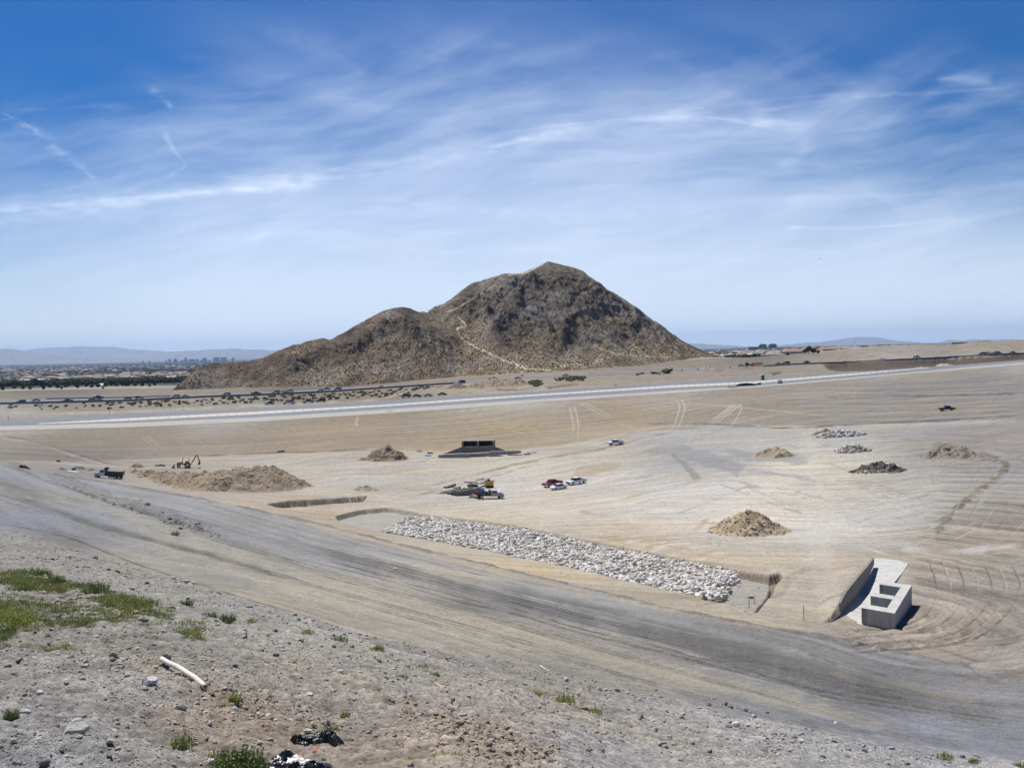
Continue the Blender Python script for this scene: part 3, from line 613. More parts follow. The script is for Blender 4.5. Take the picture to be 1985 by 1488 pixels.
# bank behind the highway: shrubs' soil, low relief
# trenches and pits
def pit(poly, depth, feather=.7, col=None, wallcol=(134,120,100)):
    i = near(poly, 6); sd_ = poly_sd(PP[i], poly)+fbm(XX[i]/2, YY[i]/2, 3, 78)*.5
    k = sstep(-feather, feather, sd_); DZ[i] -= depth*k
    if col is not None: COL[i] += (lin(col)*(1+.06*fbm(XX[i]/3, YY[i]/3, 3, 79))[:, None]-COL[i])*(k*.85)[:, None]
    rim = sstep(feather*2.2, 0, np.abs(sd_)); COL[i] += (lin(wallcol)-COL[i])*(rim*.6)[:, None]
PITS = []
pit([(518,977),(560,970),(640,966),(712,961),(703,972),(640,976),(580,982),(545,984)], 1.6, .5, (214,206,190))
pit([(650,1000),(700,988),(750,984),(762,985),(812,994),(800,1004),(770,1012),(735,1028),(700,1022),(660,1012)], .9, .5, (194,192,182))
pit([(1408,1106),(1420,1104),(1490,1116),(1512,1112),(1516,1118),(1503,1131),(1495,1150),(1466,1184),(1440,1180),(1415,1170),(1360,1160),(1380,1130)], .6, .3, (186,183,172))
pit([(1425,1103),(1490,1114),(1513,1110),(1518,1118),(1505,1131),(1498,1150),(1468,1186),(1445,1183),(1460,1178),(1486,1150),(1492,1132),(1490,1122),(1420,1110)], .55, .35, (150,138,118))
pit([(735,1028),(808,996),(1000,1019),(1200,1060),(1425,1104),(1405,1158),(1330,1150),(1100,1097),(900,1058)], .3, 1.2, (196,188,172))
# earth heaped against the outlet's long wall
WALL = [(1694.5,1082,1081),(1683,1108,1096),(1670,1134,1111),(1655,1156,1129),(1640,1178,1148),(1628,1193,1172),(1614,1204,1194),(1594,1209,1206)]
_wl = np.array([(a-2.5, b-1) for a, b, c in WALL], float); _i = near(_wl, 90); _d, _s, _ar = curve_dist(PP[_i], _wl)
_al = np.concatenate([[0], np.cumsum(np.hypot(*np.diff(_wl, axis=0).T))]); _hh = np.interp(_ar, _al, [(b-c)*110/F for a, b, c in WALL])
_sg = _s*np.sign(((_wl[-1]-_wl[0])[0]*(np.array([1500, 1100])-_wl[0])[1]-(_wl[-1]-_wl[0])[1]*(np.array([1500, 1100])-_wl[0])[0]))
DZ[_i] += np.where(_sg > 0, np.maximum(_hh-.12, 0)*sstep(75, 6, _d), 0)
pit([(1676,1199),(1726,1208),(1758,1166),(1713,1160)], 3.2, .12)
# green cast of the weeds is real plants (built below); level ground under roads and buildings
ROADTOP = [(-200,826),(0,815),(250,804),(500,791),(750,776.5),(900,766),(1050,758),(1300,741),(1450,734),(1650,721),(1800,711),(1985,697.5),(2200,684)]
ROADBOT = [(-200,835),(0,826),(250,819.5),(500,808.5),(750,793.5),(900,783),(1050,773.5),(1300,757.5),(1450,749),(1650,732),(1800,718),(1985,702.5),(2200,688)]
HWFAR = [(-200,783),(0,775.5),(250,771),(400,766),(500,761),(620,755),(800,744),(900,738.5),(1000,731),(1200,722.5),(1430,711.5),(1550,704.5),(1650,700.5),(1800,693),(1985,683),(2200,673)]
HWNEAR = [(-200,791),(0,783.5),(250,777.5),(400,770),(500,766.5),(620,761),(800,749),(900,742.5),(1000,734.5),(1200,725.5),(1430,713.5),(1550,706.5),(1650,702.5),(1800,695),(1985,685),(2200,675)]
for top, bot in ((ROADTOP, ROADBOT), (HWFAR, HWNEAR)):
    t = np.interp(PX, *np.array(top).T); b = np.interp(PX, *np.array(bot).T)
    flat = sstep(-3, 0, PY-t)*sstep(-3, 0, b-PY)*LOW*(YY > 300); DZ *= 1-flat
COL = np.clip(COL, .01, .95)*KALB

GZ = (BZ+DZ).reshape(nr, nc)
def ground_z(x, y):
    x = np.asarray(x, float); y = np.asarray(y, float); return bil(GZ, yrows, ucols, y, x/(y+WOFF))
def gp(px, py):
    """real ground point under a photo point"""
    p = ground_px(px, py); p[:, 2] = ground_z(p[:, 0], p[:, 1]); return p
def g1(px, py): return gp([px], [py])[0]
_a = np.arange(nr-1)[:, None]*nc+np.arange(nc-1)[None]; _a = _a.ravel()
ground_mat = attr_mat('dry_earth', fine=9.0, amp=.16, bump=.8, dist=.07, coarse=.9, pebble=7.0)
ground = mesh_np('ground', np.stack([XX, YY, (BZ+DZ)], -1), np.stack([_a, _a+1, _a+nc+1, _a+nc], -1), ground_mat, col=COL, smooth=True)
tag(ground, kind='structure')
# ------------------------------------------------------------------ the rocky hill
def P3(px, py, d): u, w = pray(px, py); return np.array([u*d, d, w*d])
MAIN = [(800,632,955),(832,602,980),(845,592,986),(860,588,990),(880,575,995),(900,559,1000),(915,547,1010),(935,541,1015),(960,534,1020),(985,527,1028),(1005,529,1030),(1020,527,1034),(1040,516,1038),(1062,505,1040),(1080,510,1041),(1110,517,1040),(1130,524,1038),(1145,538,1035),(1165,549,1032),(1175,560,1030),(1190,567,1025),(1210,580,1020),(1240,600,1015),(1270,622,1005),(1300,645,990),(1320,660,980),(1345,673,965),(1365,683,950),(1400,694,930)]
LEFT = [(325,760,752),(345,746,770),(370,731,785),(400,713,800),(425,703,810),(460,698,816),(490,697,820),(512,690,826),(535,678,832),(560,668,838),(585,659,843),(605,655,846),(625,652,848),(637,657,850),(660,646,858),(690,630,866),(720,612,873),(745,600,880),(770,594,884),(792,592,886),(810,598,888),(828,606,890),(850,618,890),(885,634,888),(905,655,880)]
SPURS = [[(1062,508,1038),(1040,540,1010),(1000,560,985),(985,576,968),(965,605,940),(955,640,905),(950,675,870)],
 [(1145,540,1033),(1150,565,1010),(1185,592,985),(1180,625,950),(1185,660,910),(1190,690,880)],
 [(960,536,1018),(930,570,990),(905,600,965)],[(1240,602,1013),(1250,640,970),(1265,670,925),(1280,690,895)],
 [(1000,562,983),(1040,600,955),(1060,640,920)],
 [(745,602,878),(715,640,850),(680,680,815),(650,715,785)],[(792,594,884),(800,640,850),(790,690,805),(780,725,775)],[(660,648,856),(610,690,815),(570,725,782)],[(560,670,836),(520,700,805),(480,730,775)],[(460,700,814),(420,730,785)]]
def dens(line, n=9):
    p = np.array([P3(*q) for q in line]); out = []
    for a, b in zip(p[:-1], p[1:]): out += [a+(b-a)*t for t in np.linspace(0, 1, n, endpoint=False)]
    out.append(p[-1]); return np.array(out)
SK = np.vstack([np.c_[dens(MAIN, 12), np.full(len(dens(MAIN, 12)), .50)], np.c_[dens(LEFT, 12), np.full(len(dens(LEFT, 12)), .56)]]+[np.c_[dens(s)-[0, 0, 3.5], np.full(len(dens(s)), .66)] for s in SPURS])
hu = np.linspace(-.42, .30, 1000); hy = np.concatenate([np.linspace(712, 1045, 600), np.linspace(1045, 1320, 110)[1:]])
HY = np.repeat(hy[:, None], len(hu), 1).ravel(); HX = np.tile(hu, len(hy))*HY
wx = HX+7*fbm(HX/45, HY/45, 3, 301); wy = HY+9*fbm(HX/45, HY/45, 3, 302)
_uc = np.linspace(-.43, .31, 330); _yc = np.linspace(700, 1324, 320); _QY = np.repeat(_yc[:, None], 330, 1).ravel(); _QX = np.tile(_uc, 320)*_QY
_h = np.full(len(_QX), -1e3); _dm = np.full(len(_QX), 1e3); _nc = len(dens(MAIN, 12))+len(dens(LEFT, 12))
for k_, (px_, py_, pz_, s_) in enumerate(SK):
    lx_ = 1.65 if k_ < _nc else 1.2; dd = np.sqrt((lx_*(_QX-px_))**2+(_QY-py_)**2+1)-1
    if k_ < _nc: np.minimum(_dm, dd, out=_dm)
    np.maximum(_h, pz_-s_*dd*(1-.22*np.minimum(dd, 300)/300), out=_h)
HZ = bil(_h.reshape(320, 330), _yc, _uc, np.clip(wy, 701, 1323), np.clip(wx/np.maximum(wy, 1), -.43, .31))
hb = base_z(np.clip(HX, -800, 800)[::1][:0], HY[:0]) if False else bil(_bz, _cy, _cu, HY, HX/(HY+WOFF))
rise = np.clip(HZ-hb, 0, 60); am = np.clip(rise/30, 0.08, 1)*(.12+.88*sstep(4, 46, bil(_dm.reshape(320, 330), _yc, _uc, np.clip(wy, 701, 1323), np.clip(wx/np.maximum(wy, 1), -.43, .31))))
crest = np.clip(1-am*.0, 0, 1)
rk = ridged(HX/34, HY/42, 5, 311)-.45; rk2 = ridged(HX/11+.3*HZ/6, HY/13, 4, 312)-.45; rk3 = fbm(HX/3.2, HY/3.6, 4, 313)
outc = sstep(.0, .35, fbm(HX/30, HY/36, 4, 314)+.4*(rise/60)-.1)
_DM = bil(_dm.reshape(320, 330), _yc, _uc, np.clip(wy, 701, 1323), np.clip(wx/np.maximum(wy, 1), -.43, .31)); _hp0 = np.stack(proj(HX, HY, HZ), -1); CRAG = np.zeros(len(HX))
for line, w, dz_, cg in (([(1060,512),(1022,545),(990,568),(1000,595),(985,620),(960,650)],17,13,.8),([(1178,562),(1192,588),(1155,610),(1112,636),(1092,655)],17,12,.9),([(1010,578),(1048,600),(1080,622),(1078,652),(1090,690)],13,-11,.2),([(935,562),(928,590),(908,618)],12,-8,0),([(792,598),(765,622),(720,652),(680,690),(640,725)],17,10,.8),([(742,612),(700,648),(650,680),(600,705)],12,-8,.1),([(1240,604),(1225,635),(1190,660),(1170,690)],14,9,.6),([(1145,545),(1120,575),(1090,600)],12,-8,.1),([(640,660),(600,690),(550,715),(520,735)],12,7,.7),([(870,640),(840,670),(800,700),(770,725)],12,6,.2),([(1280,632),(1290,665),(1270,690)],12,6,.3),([(920,610),(960,620),(1000,630)],9,7,.9),([(560,672),(520,700),(470,720)],9,5,.7)):
    ln = smooth_line(line, 5); i_ = np.nonzero((_hp0[:, 0] > ln[:, 0].min()-40) & (_hp0[:, 0] < ln[:, 0].max()+40) & (_hp0[:, 1] > ln[:, 1].min()-40) & (_hp0[:, 1] < ln[:, 1].max()+40) & (HY < 1040))[0]
    d_, _, _ = curve_dist(_hp0[i_]+np.stack([fbm(HX[i_]/14, HY[i_]/14, 3, 40), fbm(HX[i_]/14, HY[i_]/14, 3, 41)], -1)*6, ln); k_ = np.clip(1-d_/w, 0, 1); HZ[i_] += .55*dz_*k_*am[i_]*sstep(12, 45, _DM[i_]); CRAG[i_] = np.maximum(CRAG[i_], cg*sstep(0, .8, k_))
outc = np.clip(outc*.8+CRAG, 0, 1)
gul = ridged(HX/48+.25*fbm(HX/60, HY/60, 2, 316), HY/170+HX/260, 3, 315)-.45; gul2 = ridged(HX/17, HY/62+HX/90, 3, 317)-.45
HZ = HZ+am*(12*gul+4.5*gul2+8*rk+(2.2+2.6*outc)*rk2+(.4+.8*outc)*rk3)-.5*am
# ledges tilting up to the right, as the strata do
led = ((HZ+HX*.22+3*fbm(HX/25, HY/25, 3, 320))/7.5) % 1
HZ = HZ+am*outc*1.0*(sstep(.0, .25, led)-led)
_hp1 = proj(HX, HY, HZ)[0]; _lm = np.array([(a, b) for a, b, c in LEFT if b < 700 and a < 850] + [(1200, 900)]); _mm = np.array([(600, 900)]+[(a, b) for a, b, c in MAIN])
_sky = np.minimum(np.interp(_hp1, [325, 345, 370, 400]+list(_lm[:-1, 0])+[900], [760, 746, 731, 713]+list(_lm[:-1, 1])+[690]), np.interp(_hp1, [800, 831]+list(_mm[2:, 0])+[1420, 1460], [700, 603]+list(_mm[2:, 1])+[697, 705]))
_zs = pray(_hp1, _sky+.9*fbm(_hp1/7, _hp1*0, 3, 70))[1]*HY; _ex = HZ-_zs; HZ = np.where(_ex > -1.5, _zs-1.5+np.minimum((_ex+1.5)*.35, 1.5), HZ)
hp = np.stack(proj(HX, HY, HZ), -1)
rockc = lin((118, 106, 90)); darkc = lin((96, 85, 74)); tanc = lin((142, 126, 100)); grayc = lin((140, 132, 122)); yel = lin((156, 142, 108))
n1 = fbm(HX/16, HY/16, 5, 330)[:, None]; n2 = fbm(HX/4, HY/4, 4, 331)[:, None]
scree = sstep(.1, -.6, (rk[:, None]*.5+gul[:, None]*.6+rk2[:, None]*.5))
HC = rockc*(1-outc[:, None])+darkc*outc[:, None]
HC = HC+(tanc-HC)*np.clip(scree*(1-.7*outc[:, None])*.9+.2*n2, 0, 1)
HC = HC+(grayc-HC)*np.clip((fbm(HX/22, HY/30, 4, 333)[:, None]*.9+.25*sstep(840, 980, hp[:, :1])*sstep(640, 560, hp[:, 1:2])), 0, .7)
lowf = np.clip(1-rise[:, None]/22, 0, 1)*sstep(860, 1000, hp[:, :1]); HC = HC+(yel-HC)*lowf*.35
redl = sstep(900, 780, hp[:, :1])*.25; HC = HC*(1+redl*(np.array([1.06, .97, .9])-1))
HC = HC*(1+.16*n2+.10*n1)
for line, w, a in (([(885,612),(903,630),(888,636),(890,648),(900,660),(925,674),(950,685),(975,697),(1000,706),(1018,713),(1010,721)],2.6,.85),([(862,606),(885,598),(905,586),(925,574),(945,562),(958,553)],2.4,.6),([(1018,713),(1000,712),(1050,716),(1080,718)],2.2,.6),([(1150,668),(1170,677),(1200,686),(1240,690),(1300,693)],2.0,.45),([(1052,512),(1062,507),(1040,519),(1022,528),(1005,530),(985,533)],2.4,.6),([(1352,686),(1362,694)],2.0,.7),([(1160,695),(1155,702),(1180,690)],2,.4),([(1060,718),(1080,712),(1120,704)],3,.3)):
    ln = smooth_line(line, 5); m_ = (hp[:, 0] > ln[:, 0].min()-6) & (hp[:, 0] < ln[:, 0].max()+6) & (hp[:, 1] > ln[:, 1].min()-6) & (hp[:, 1] < ln[:, 1].max()+6) & (HY < 1036)
    i_ = np.nonzero(m_)[0]; d_, _, _ = curve_dist(hp[i_], ln); k_ = sstep(w*.75, w*.3, d_+fbm(HX[i_]/5, HY[i_]/5, 3, 5)*w*.25)
    HC[i_] += (lin((216, 200, 172))-HC[i_])*(k_*a)[:, None]
HC = np.clip(HC*(1-.12*sstep(.05, .6, outc+.8*rk2)[:, None]), .01, .9)*1.0
inside = (HZ > hb-1.2)
nu, ny = len(hu), len(hy); a_ = (np.arange(ny-1)[:, None]*nu+np.arange(nu-1)[None]).ravel()
q_ = np.stack([a_, a_+1, a_+nu+1, a_+nu], -1); q_ = q_[inside[q_].any(1)]
used = np.zeros(len(HX), bool); used[q_.ravel()] = True; rem = np.cumsum(used)-1
hill_mat = attr_mat('hill_rock', fine=.9, amp=.30, bump=.9, dist=.9)
hill = mesh_np('hill', np.stack([HX, HY, HZ], -1)[used], rem[q_], hill_mat, col=HC[used], smooth=False)
tag(hill, kind='structure')
HG = HZ.reshape(ny, nu)
def hill_z(x, y): return bil(HG, hy, hu, np.asarray(y, float), np.asarray(x, float)/np.asarray(y, float))
# desert brush covering the hill: nobody could count it
nb = 26000; bx_ = rng.uniform(0, 1, nb); bi = rng.integers(0, len(HX), nb*4)
bi = bi[(HZ[bi] > hb[bi]+.3) & (HY[bi] < 1045)]; bi = bi[rng.random(len(bi)) < np.clip(1.15-.9*outc[bi]-.006*rise[bi], .15, 1)][:nb]
bz_ = HZ[bi]; BPOS = np.stack([HX[bi]+rng.normal(0, .2, len(bi)), HY[bi], bz_+.1], -1)
BC = lin((112, 104, 78))*rng.uniform(.7, 1.2, len(bi))[:, None]; BC = np.where(rng.random(len(bi))[:, None] < .3, lin((140, 126, 96))*rng.uniform(.8, 1.1, (len(bi), 1)), BC)*.55
leafy = attr_mat('brush_leaves', fine=6, amp=.3, bump=.2)
brush = scatter('hill_brush', [(rock_shape(5, 0, .9)[0], ICO0[1]), (rock_shape(6, 0, .9)[0], ICO0[1])], BPOS, rng.uniform(.26, .74, len(bi)), leafy, col=BC)
tag(brush, 'dry desert brush dotting the slopes of the rocky hill', 'brush', kind='stuff')
# ------------------------------------------------------------------ far mountains
def range_(name, pts, d, depth, seed, colr, amp=1.0):
    p = np.array(pts, float); xs = np.linspace(p[0, 0], p[-1, 0], 420); ys = np.interp(xs, p[:, 0], p[:, 1])
    u, w = pray(xs, ys); rows = 40; ts = np.linspace(0, 1, rows); V = []; top = w*d
    foot = -150.0; n = fbm(xs/14, xs*0, 5, seed)
    for t in ts:                                          # front foot -> crest -> back foot
        dd = d-depth*(1-t*2) if t <= .5 else d+depth*(t*2-1); h = 1-abs(t*2-1)
        zz = foot+(top-foot)*(h**.85)
        zz = zz+(1-h)*h*4*(top-foot)*.30*(ridged(xs/16, xs*0+t*7, 4, seed+3)-.5)
        X_ = u*dd; V.append(np.stack([X_, np.full_like(X_, dd), zz+n*amp*9*h], -1))
    V = np.concatenate(V); m = len(xs); a = (np.arange(rows-1)[:, None]*m+np.arange(m-1)[None]).ravel()
    o = mesh_np(name, V, np.stack([a, a+1, a+m+1, a+m], -1), mat(name+'_rock', colr, .95, var=.15, scale=.0006), smooth=True)
    tag(o, kind='structure'); return o
range_('mountains', [(-500,690),(-200,676),(-60,680),(0,675.5),(15,675),(35,677),(60,682),(80,686),(110,687),(140,689),(180,692),(230,692),(260,694),(300,697),(380,700),(450,702)], 27000, 3500, 401, (.17,.15,.13))
range_('mountains', [(-300,684),(30,680),(80,674),(130,672),(150,670),(180,672),(215,671),(250,676),(300,679),(330,681),(360,682),(420,690),(520,700)], 41000, 4000, 402, (.2,.17,.15))
range_('mountains', [(200,696),(240,688),(290,686),(330,681),(350,680),(370,679),(400,677),(430,676),(455,674),(475,677),(500,676),(530,679),(560,680),(640,684),(800,682)], 34000, 4000, 403, (.2,.17,.15))
range_('mountains', [(1200,676),(1300,668),(1340,665),(1375,667),(1400,668),(1440,671),(1480,672),(1520,668),(1560,664),(1580,663),(1610,664),(1660,671),(1700,674)], 33000, 4000, 404, (.2,.17,.15))
range_('mountains', [(1480,676),(1560,668),(1600,661),(1640,655),(1670,652.5),(1700,653),(1730,659),(1760,661),(1800,666),(1830,670),(1900,671)], 41000, 4000, 405, (.2,.17,.15))
range_('mountains', [(1540,676),(1610,668),(1670,666),(1700,661),(1720,663),(1760,665),(1800,666),(1820,664),(1840,658.5),(1870,659),(1890,657),(1920,658),(1960,657),(2000,659),(2200,654),(2500,650)], 25000, 3500, 406, (.17,.15,.13))

# ------------------------------------------------------------------ roads
asph = attr_mat('asphalt', rough=.85, fine=1.2, amp=.10, bump=.1)
def ribbon(name, top, bot, x0, x1, rows, col, lift, m, step=4.0, streak=.05):
    xs = np.arange(x0, x1+.1, step); t = np.interp(xs, *np.array(top).T); b = np.interp(xs, *np.array(bot).T)
    G = []
    for k in np.linspace(1, 0, rows):
        g_ = ground_px(xs, t+(b-t)*k); g_[:, 2] = ground_z(g_[:, 0], g_[:, 1])+lift; G.append(g_)
    V = np.concatenate(G); n = len(xs); a = (np.arange(rows-1)[:, None]*n+np.arange(n-1)[None]).ravel()
    c = lin(col)*.6*(1+streak*fbm(V[:, 0]/30, V[:, 1]/2.5, 3, 9))[:, None]
    o = mesh_np(name, V, np.stack([a, a+1, a+n+1, a+n], -1), m, col=c, smooth=True); return o, G
E1=[(-200,829),(0,823),(70,821.5),(250,811),(500,798),(750,784.5),(900,773.5),(1050,764),(1300,747.5),(1450,740.5),(1650,724.5),(1800,712.5),(1985,698)]
E2=[(-200,829.2),(0,823.2),(70,822.8),(250,816),(500,803.5),(750,788),(900,777.5),(1050,767.3),(1300,752),(1450,745),(1650,728),(1800,714),(1985,698.5)]
E3=[(-200,832),(0,826),(250,819.5),(500,808.5),(750,793.5),(900,783),(1050,773.3),(1300,757.3),(1450,749),(1650,732),(1800,718),(1985,702.5)]
E4=[(-200,841),(0,834),(250,828),(500,817),(750,801),(900,791),(1050,779),(1300,762),(1450,752),(1650,735),(1800,721),(1985,706)]
o, _ = ribbon('road', ROADTOP, E1, -200, 1985, 3, (143,147,155), .10, asph); tag(o, kind='structure')
o, _ = ribbon('road', E2, E3, -200, 1985, 3, (146,151,160), .10, asph); tag(o, kind='structure')
o, _ = ribbon('road_shoulder', E3, E4, -200, 1985, 4, (196,193,184), .07, asph); tag(o, kind='structure')
o, _ = ribbon('road_base', E1, E2, -200, 1985, 2, (150,146,134), .05, asph); tag(o, kind='structure')
o, _ = ribbon('highway', HWFAR, HWNEAR, -200, 2180, 4, (140,144,150), .12, asph); tag(o, kind='structure')
# the pale concrete slabs poured between the two lanes, a gap after each
conc_pale = mat('pale_concrete', (.43,.41,.34), .85, var=.06, scale=.4)
x = 74.0; slabs = []
while x < 1790:
    sp = np.interp(x, [70, 300, 600, 1000, 1300, 1800], [19.4, 19.4, 18, 15, 13, 11])
    xa, xb = x+.4, x+sp-.4
    q = [(xa, np.interp(xa, *np.array(E2).T)), (xb, np.interp(xb, *np.array(E2).T)), (xb, np.interp(xb, *np.array(E1).T)), (xa, np.interp(xa, *np.array(E1).T))]
    if q[0][1]-q[3][1] > .8:
        g_ = ground_px([p[0] for p in q], [p[1] for p in q]); g_[:, 2] = ground_z(g_[:, 0], g_[:, 1])+.06
        c0 = g_[:4].mean(0); lo = g_-c0; hi_ = lo+[0, 0, .15]
        mb = MB().add([tuple(v) for v in lo]+[tuple(v) for v in hi_], [(3, 2, 1, 0), (4, 5, 6, 7), (0, 1, 5, 4), (1, 2, 6, 5), (2, 3, 7, 6), (3, 0, 4, 7)])
        o = mb.build('concrete_slab', conc_pale); o.location = c0
        tag(o, 'pale concrete slab in the dashed strip down the middle of the unfinished road', 'concrete slab', 'pale slabs down the middle of the unfinished road'); slabs.append(o)
    x += sp
# low barrier along the near edge of the highway
barrier_m = mat('barrier_concrete', (.20,.20,.20), .9, var=.15, scale=.2)
def barrier(name, line, x0, x1, h, w, label, cat, lift=.0, m=None):
    xs = np.arange(x0, x1+.1, 6.0); g_ = ground_px(xs, np.interp(xs, *np.array(line).T)); g_[:, 2] = ground_z(g_[:, 0], g_[:, 1])+lift
    n = len(xs); prof = [(-w, 0), (-w*.35, h*.35), (-w*.25, h), (w*.25, h), (w*.35, h*.35), (w, 0)]
    V = []; Fs = []
    for (dy, dz) in prof: V += [(p[0], p[1]+dy, p[2]+dz) for p in g_]
    for k in range(5):
        for i in range(n-1): Fs.append((k*n+i, k*n+i+1, (k+1)*n+i+1, (k+1)*n+i))
    o = mesh_np(name, np.array(V), np.array(Fs), m or barrier_m); tag(o, label, cat); return o
barrier('highway_barrier', HWNEAR, -150, 900, 1.15, .5, 'dark concrete barrier along the near edge of the highway on the left', 'barrier')
barrier('highway_barrier', HWNEAR, 1480, 2150, 1.0, .5, 'dark barrier along the highway above the raw brown cut on the right', 'barrier')
barrier('guard_rail', HWFAR, 90, 330, .8, .25, 'low guard rail on the far edge of the highway at left', 'guard rail')
# ------------------------------------------------------------------ the town on the plain
def plain_z(x, y): return ground_z(x, y)
wallm = mat('stucco_pale', (.36,.31,.27), .9, var=.1, scale=.1); wallw = mat('stucco_white', (.48,.46,.43), .9, var=.08, scale=.1)
roofr = mat('roof_tile', (.32,.19,.14), .9, var=.12, scale=.3); roofg = mat('roof_grey', (.26,.25,.24), .9, var=.12, scale=.3); glassm = mat('window_dark', (.03,.04,.05), .2, var=0)
def house_shape(L, W, H, R):
    o = .5
    v = [(-L,-W,0),(L,-W,0),(L,W,0),(-L,W,0),(-L,-W,H),(L,-W,H),(L,W,H),(-L,W,H),(-L-o,-W-o,H),(L+o,-W-o,H),(L+o,W+o,H),(-L-o,W+o,H),(-L+W*.8,0,H+R),(L-W*.8,0,H+R)]
    f = [(0,1,5),(0,5,4),(1,2,6),(1,6,5),(2,3,7),(2,7,6),(3,0,4),(3,4,7),(8,9,13),(8,13,12),(9,10,13),(10,11,12),(10,12,13),(11,8,12)]
    return np.array(v, float), np.array(f), [0]*8+[1]*6
def visible_x(d, n, lo=None):
    """spots on the plain: left gap and right gap of the hill"""
    r = rng.random(n); left = r < .72
    px_ = np.where(left, rng.uniform(-150, 540, n), rng.uniform(1330, 1750, n)); return (px_-CX)/F*d
def town(n, d0, d1, seed):
    d = np.exp(rng.uniform(math.log(d0), math.log(d1), n)); x = visible_x(d, n); return x, d
TREEC = [lin((58,66,44)), lin((70,78,50)), lin((48,58,44))]
# many houses: the nearest are things, the rest one piece of stuff
hx, hd = town(3600, 1350, 14000, 1)
blk = fbm(hx/260, hd/520, 3, 555); ok = blk > -.12; hx, hd = hx[ok], hd[ok]
order = np.argsort(hd); hx, hd = hx[order], hd[order]
HS = [house_shape(9, 6, 3.4, 2.4), house_shape(11, 7, 5.8, 2.4), house_shape(13, 9, 3.6, 2.2)]
protos = []
wall_opts = [wallm, wallw]; roof_opts = [roofr, mat('roof_tan', (.32,.26,.21), .9, var=.1, scale=.3), roofg, mat('roof_white', (.52,.51,.49), .8, var=.05, scale=.3)]
for k in range(8):
    v, f, mi = HS[k % 3]; o = mesh_np('house', v, f, [wall_opts[k % 2], roof_opts[(k*3+k//3) % 4]], midx=mi); protos.append(o)
NI = 220
LAB = ['low tan-roofed house among the nearer blocks of the town on the plain']
for i in range(NI):
    o = protos[i % 8] if i < 8 else protos[i % 8].copy()
    if i >= 8: C.objects.link(o)
    o.location = (hx[i], hd[i], float(plain_z(hx[i], hd[i]))-.3); o.rotation_euler = (0, 0, float(rng.choice([0, 1.57]))+.18)
    tag(o, 'small low house in the nearer rows of the town spread over the plain', 'house', 'small houses of the town on the plain')
v3 = [(HS[k][0], HS[k][1]) for k in range(3)]
pos = np.stack([hx[NI:], hd[NI:], plain_z(hx[NI:], hd[NI:])-.3], -1)
cc = np.array([lin(c) for c in ((190,172,150),(205,190,168),(214,208,198),(178,150,128),(160,152,142))])[rng.integers(0, 5, len(pos))]*.52
housec = attr_mat('town_houses', fine=.2, amp=.1, bump=0)
o = scatter('distant_houses', v3, pos, 1.0+np.clip(hd[NI:]/12000, 0, .8), housec, rot=rng.choice([0, 1.57], len(pos))+.18, col=cc)
tag(o, 'countless small distant houses of the town fading over the plain', 'houses', kind='stuff')
# trees of the town
def blob_tree(k, big=1.0):
    r = np.random.default_rng(k); V = []; Fs = []; n0 = 0
    for j in range(7):
        v, f = ICO1; c = np.array([r.normal(0, .42), r.normal(0, .42), 1.05+r.uniform(-.45, .5)]); s = r.uniform(.38, .62)
        V.append(v*(1+.35*r.normal(size=(len(v), 1)))*s+c); Fs.append(f+n0); n0 += len(v)
    return np.concatenate(V), np.concatenate(Fs)
def trunk_shape():
    v = [(math.cos(a)*r_, math.sin(a)*r_, z) for z, r_ in ((-.3, .1), (.9, .06)) for a in [k*1.0472 for k in range(6)]]
    f = [(i, (i+1) % 6, 6+(i+1) % 6) for i in range(6)]+[(i, 6+(i+1) % 6, 6+i) for i in range(6)]; return np.array(v), np.array(f)
tx, td = town(26000, 1250, 17000, 2); od = np.argsort(td); tx, td = tx[od], td[od]
TS = [blob_tree(k) for k in range(4)]
TS0 = []
for k in range(3):
    v, f = ICO0; TS0.append((v*(1+.3*np.random.default_rng(k).normal(size=(12, 1)))*[1.15, 1.15, .9]+[0, 0, .9], f))
crownm = attr_mat('tree_crown', fine=3, amp=.35, bump=.3); barkm = mat('bark', (.10,.08,.06), .95, var=.2)
for t in tx[:0]: pass
pos = np.stack([tx, td, plain_z(tx, td)], -1); cl_ = np.array(TREEC)[rng.integers(0, 3, len(tx))]*rng.uniform(.6, 1.15, (len(tx), 1))*.62
o = scatter('distant_trees', TS0, pos, rng.uniform(1.6, 3.4, len(tx))*(1+np.clip(td/9000, 0, 1.0)), crownm, col=cl_)
tag(o, 'dark green trees filling the streets of the town across the plain', 'trees', kind='stuff')
TREEP = []
for k in range(5):
    e = empty('tree', (0, 0, 0)); r = np.random.default_rng(70+k)
    # crown: leaf clumps spread through the volume, gaps between
    n = 420; q = r.normal(size=(n, 3)); q /= np.linalg.norm(q, axis=1)[:, None]; q *= (r.random(n)**.45)[:, None]*[1.0, 1.0, .8]
    q += fbm(q[:, 0]*2, q[:, 1]*2, 2, k)[:, None]*.2
    q[:, 2] += 1.25
    vv = []; ff = []; cc_ = []
    for i_ in range(n):
        s = r.uniform(.09, .19); v, f = ICO0; vv.append(v*(1+.4*r.normal(size=(12, 1)))*s+q[i_]); ff.append(f+12*i_); cc_.append(np.repeat((lin((96,110,58) if k % 2 else (66,80,50))*r.uniform(.6, 1.35))[None], 12, 0))
    cr = mesh_np('crown', np.concatenate(vv), np.concatenate(ff), crownm, col=np.concatenate(cc_)*.62); cr.parent = e
    v, f = trunk_shape(); tr = mesh_np('trunk', v, f, barkm); tr.parent = e; TREEP.append(e)
tree_used = [0]*5
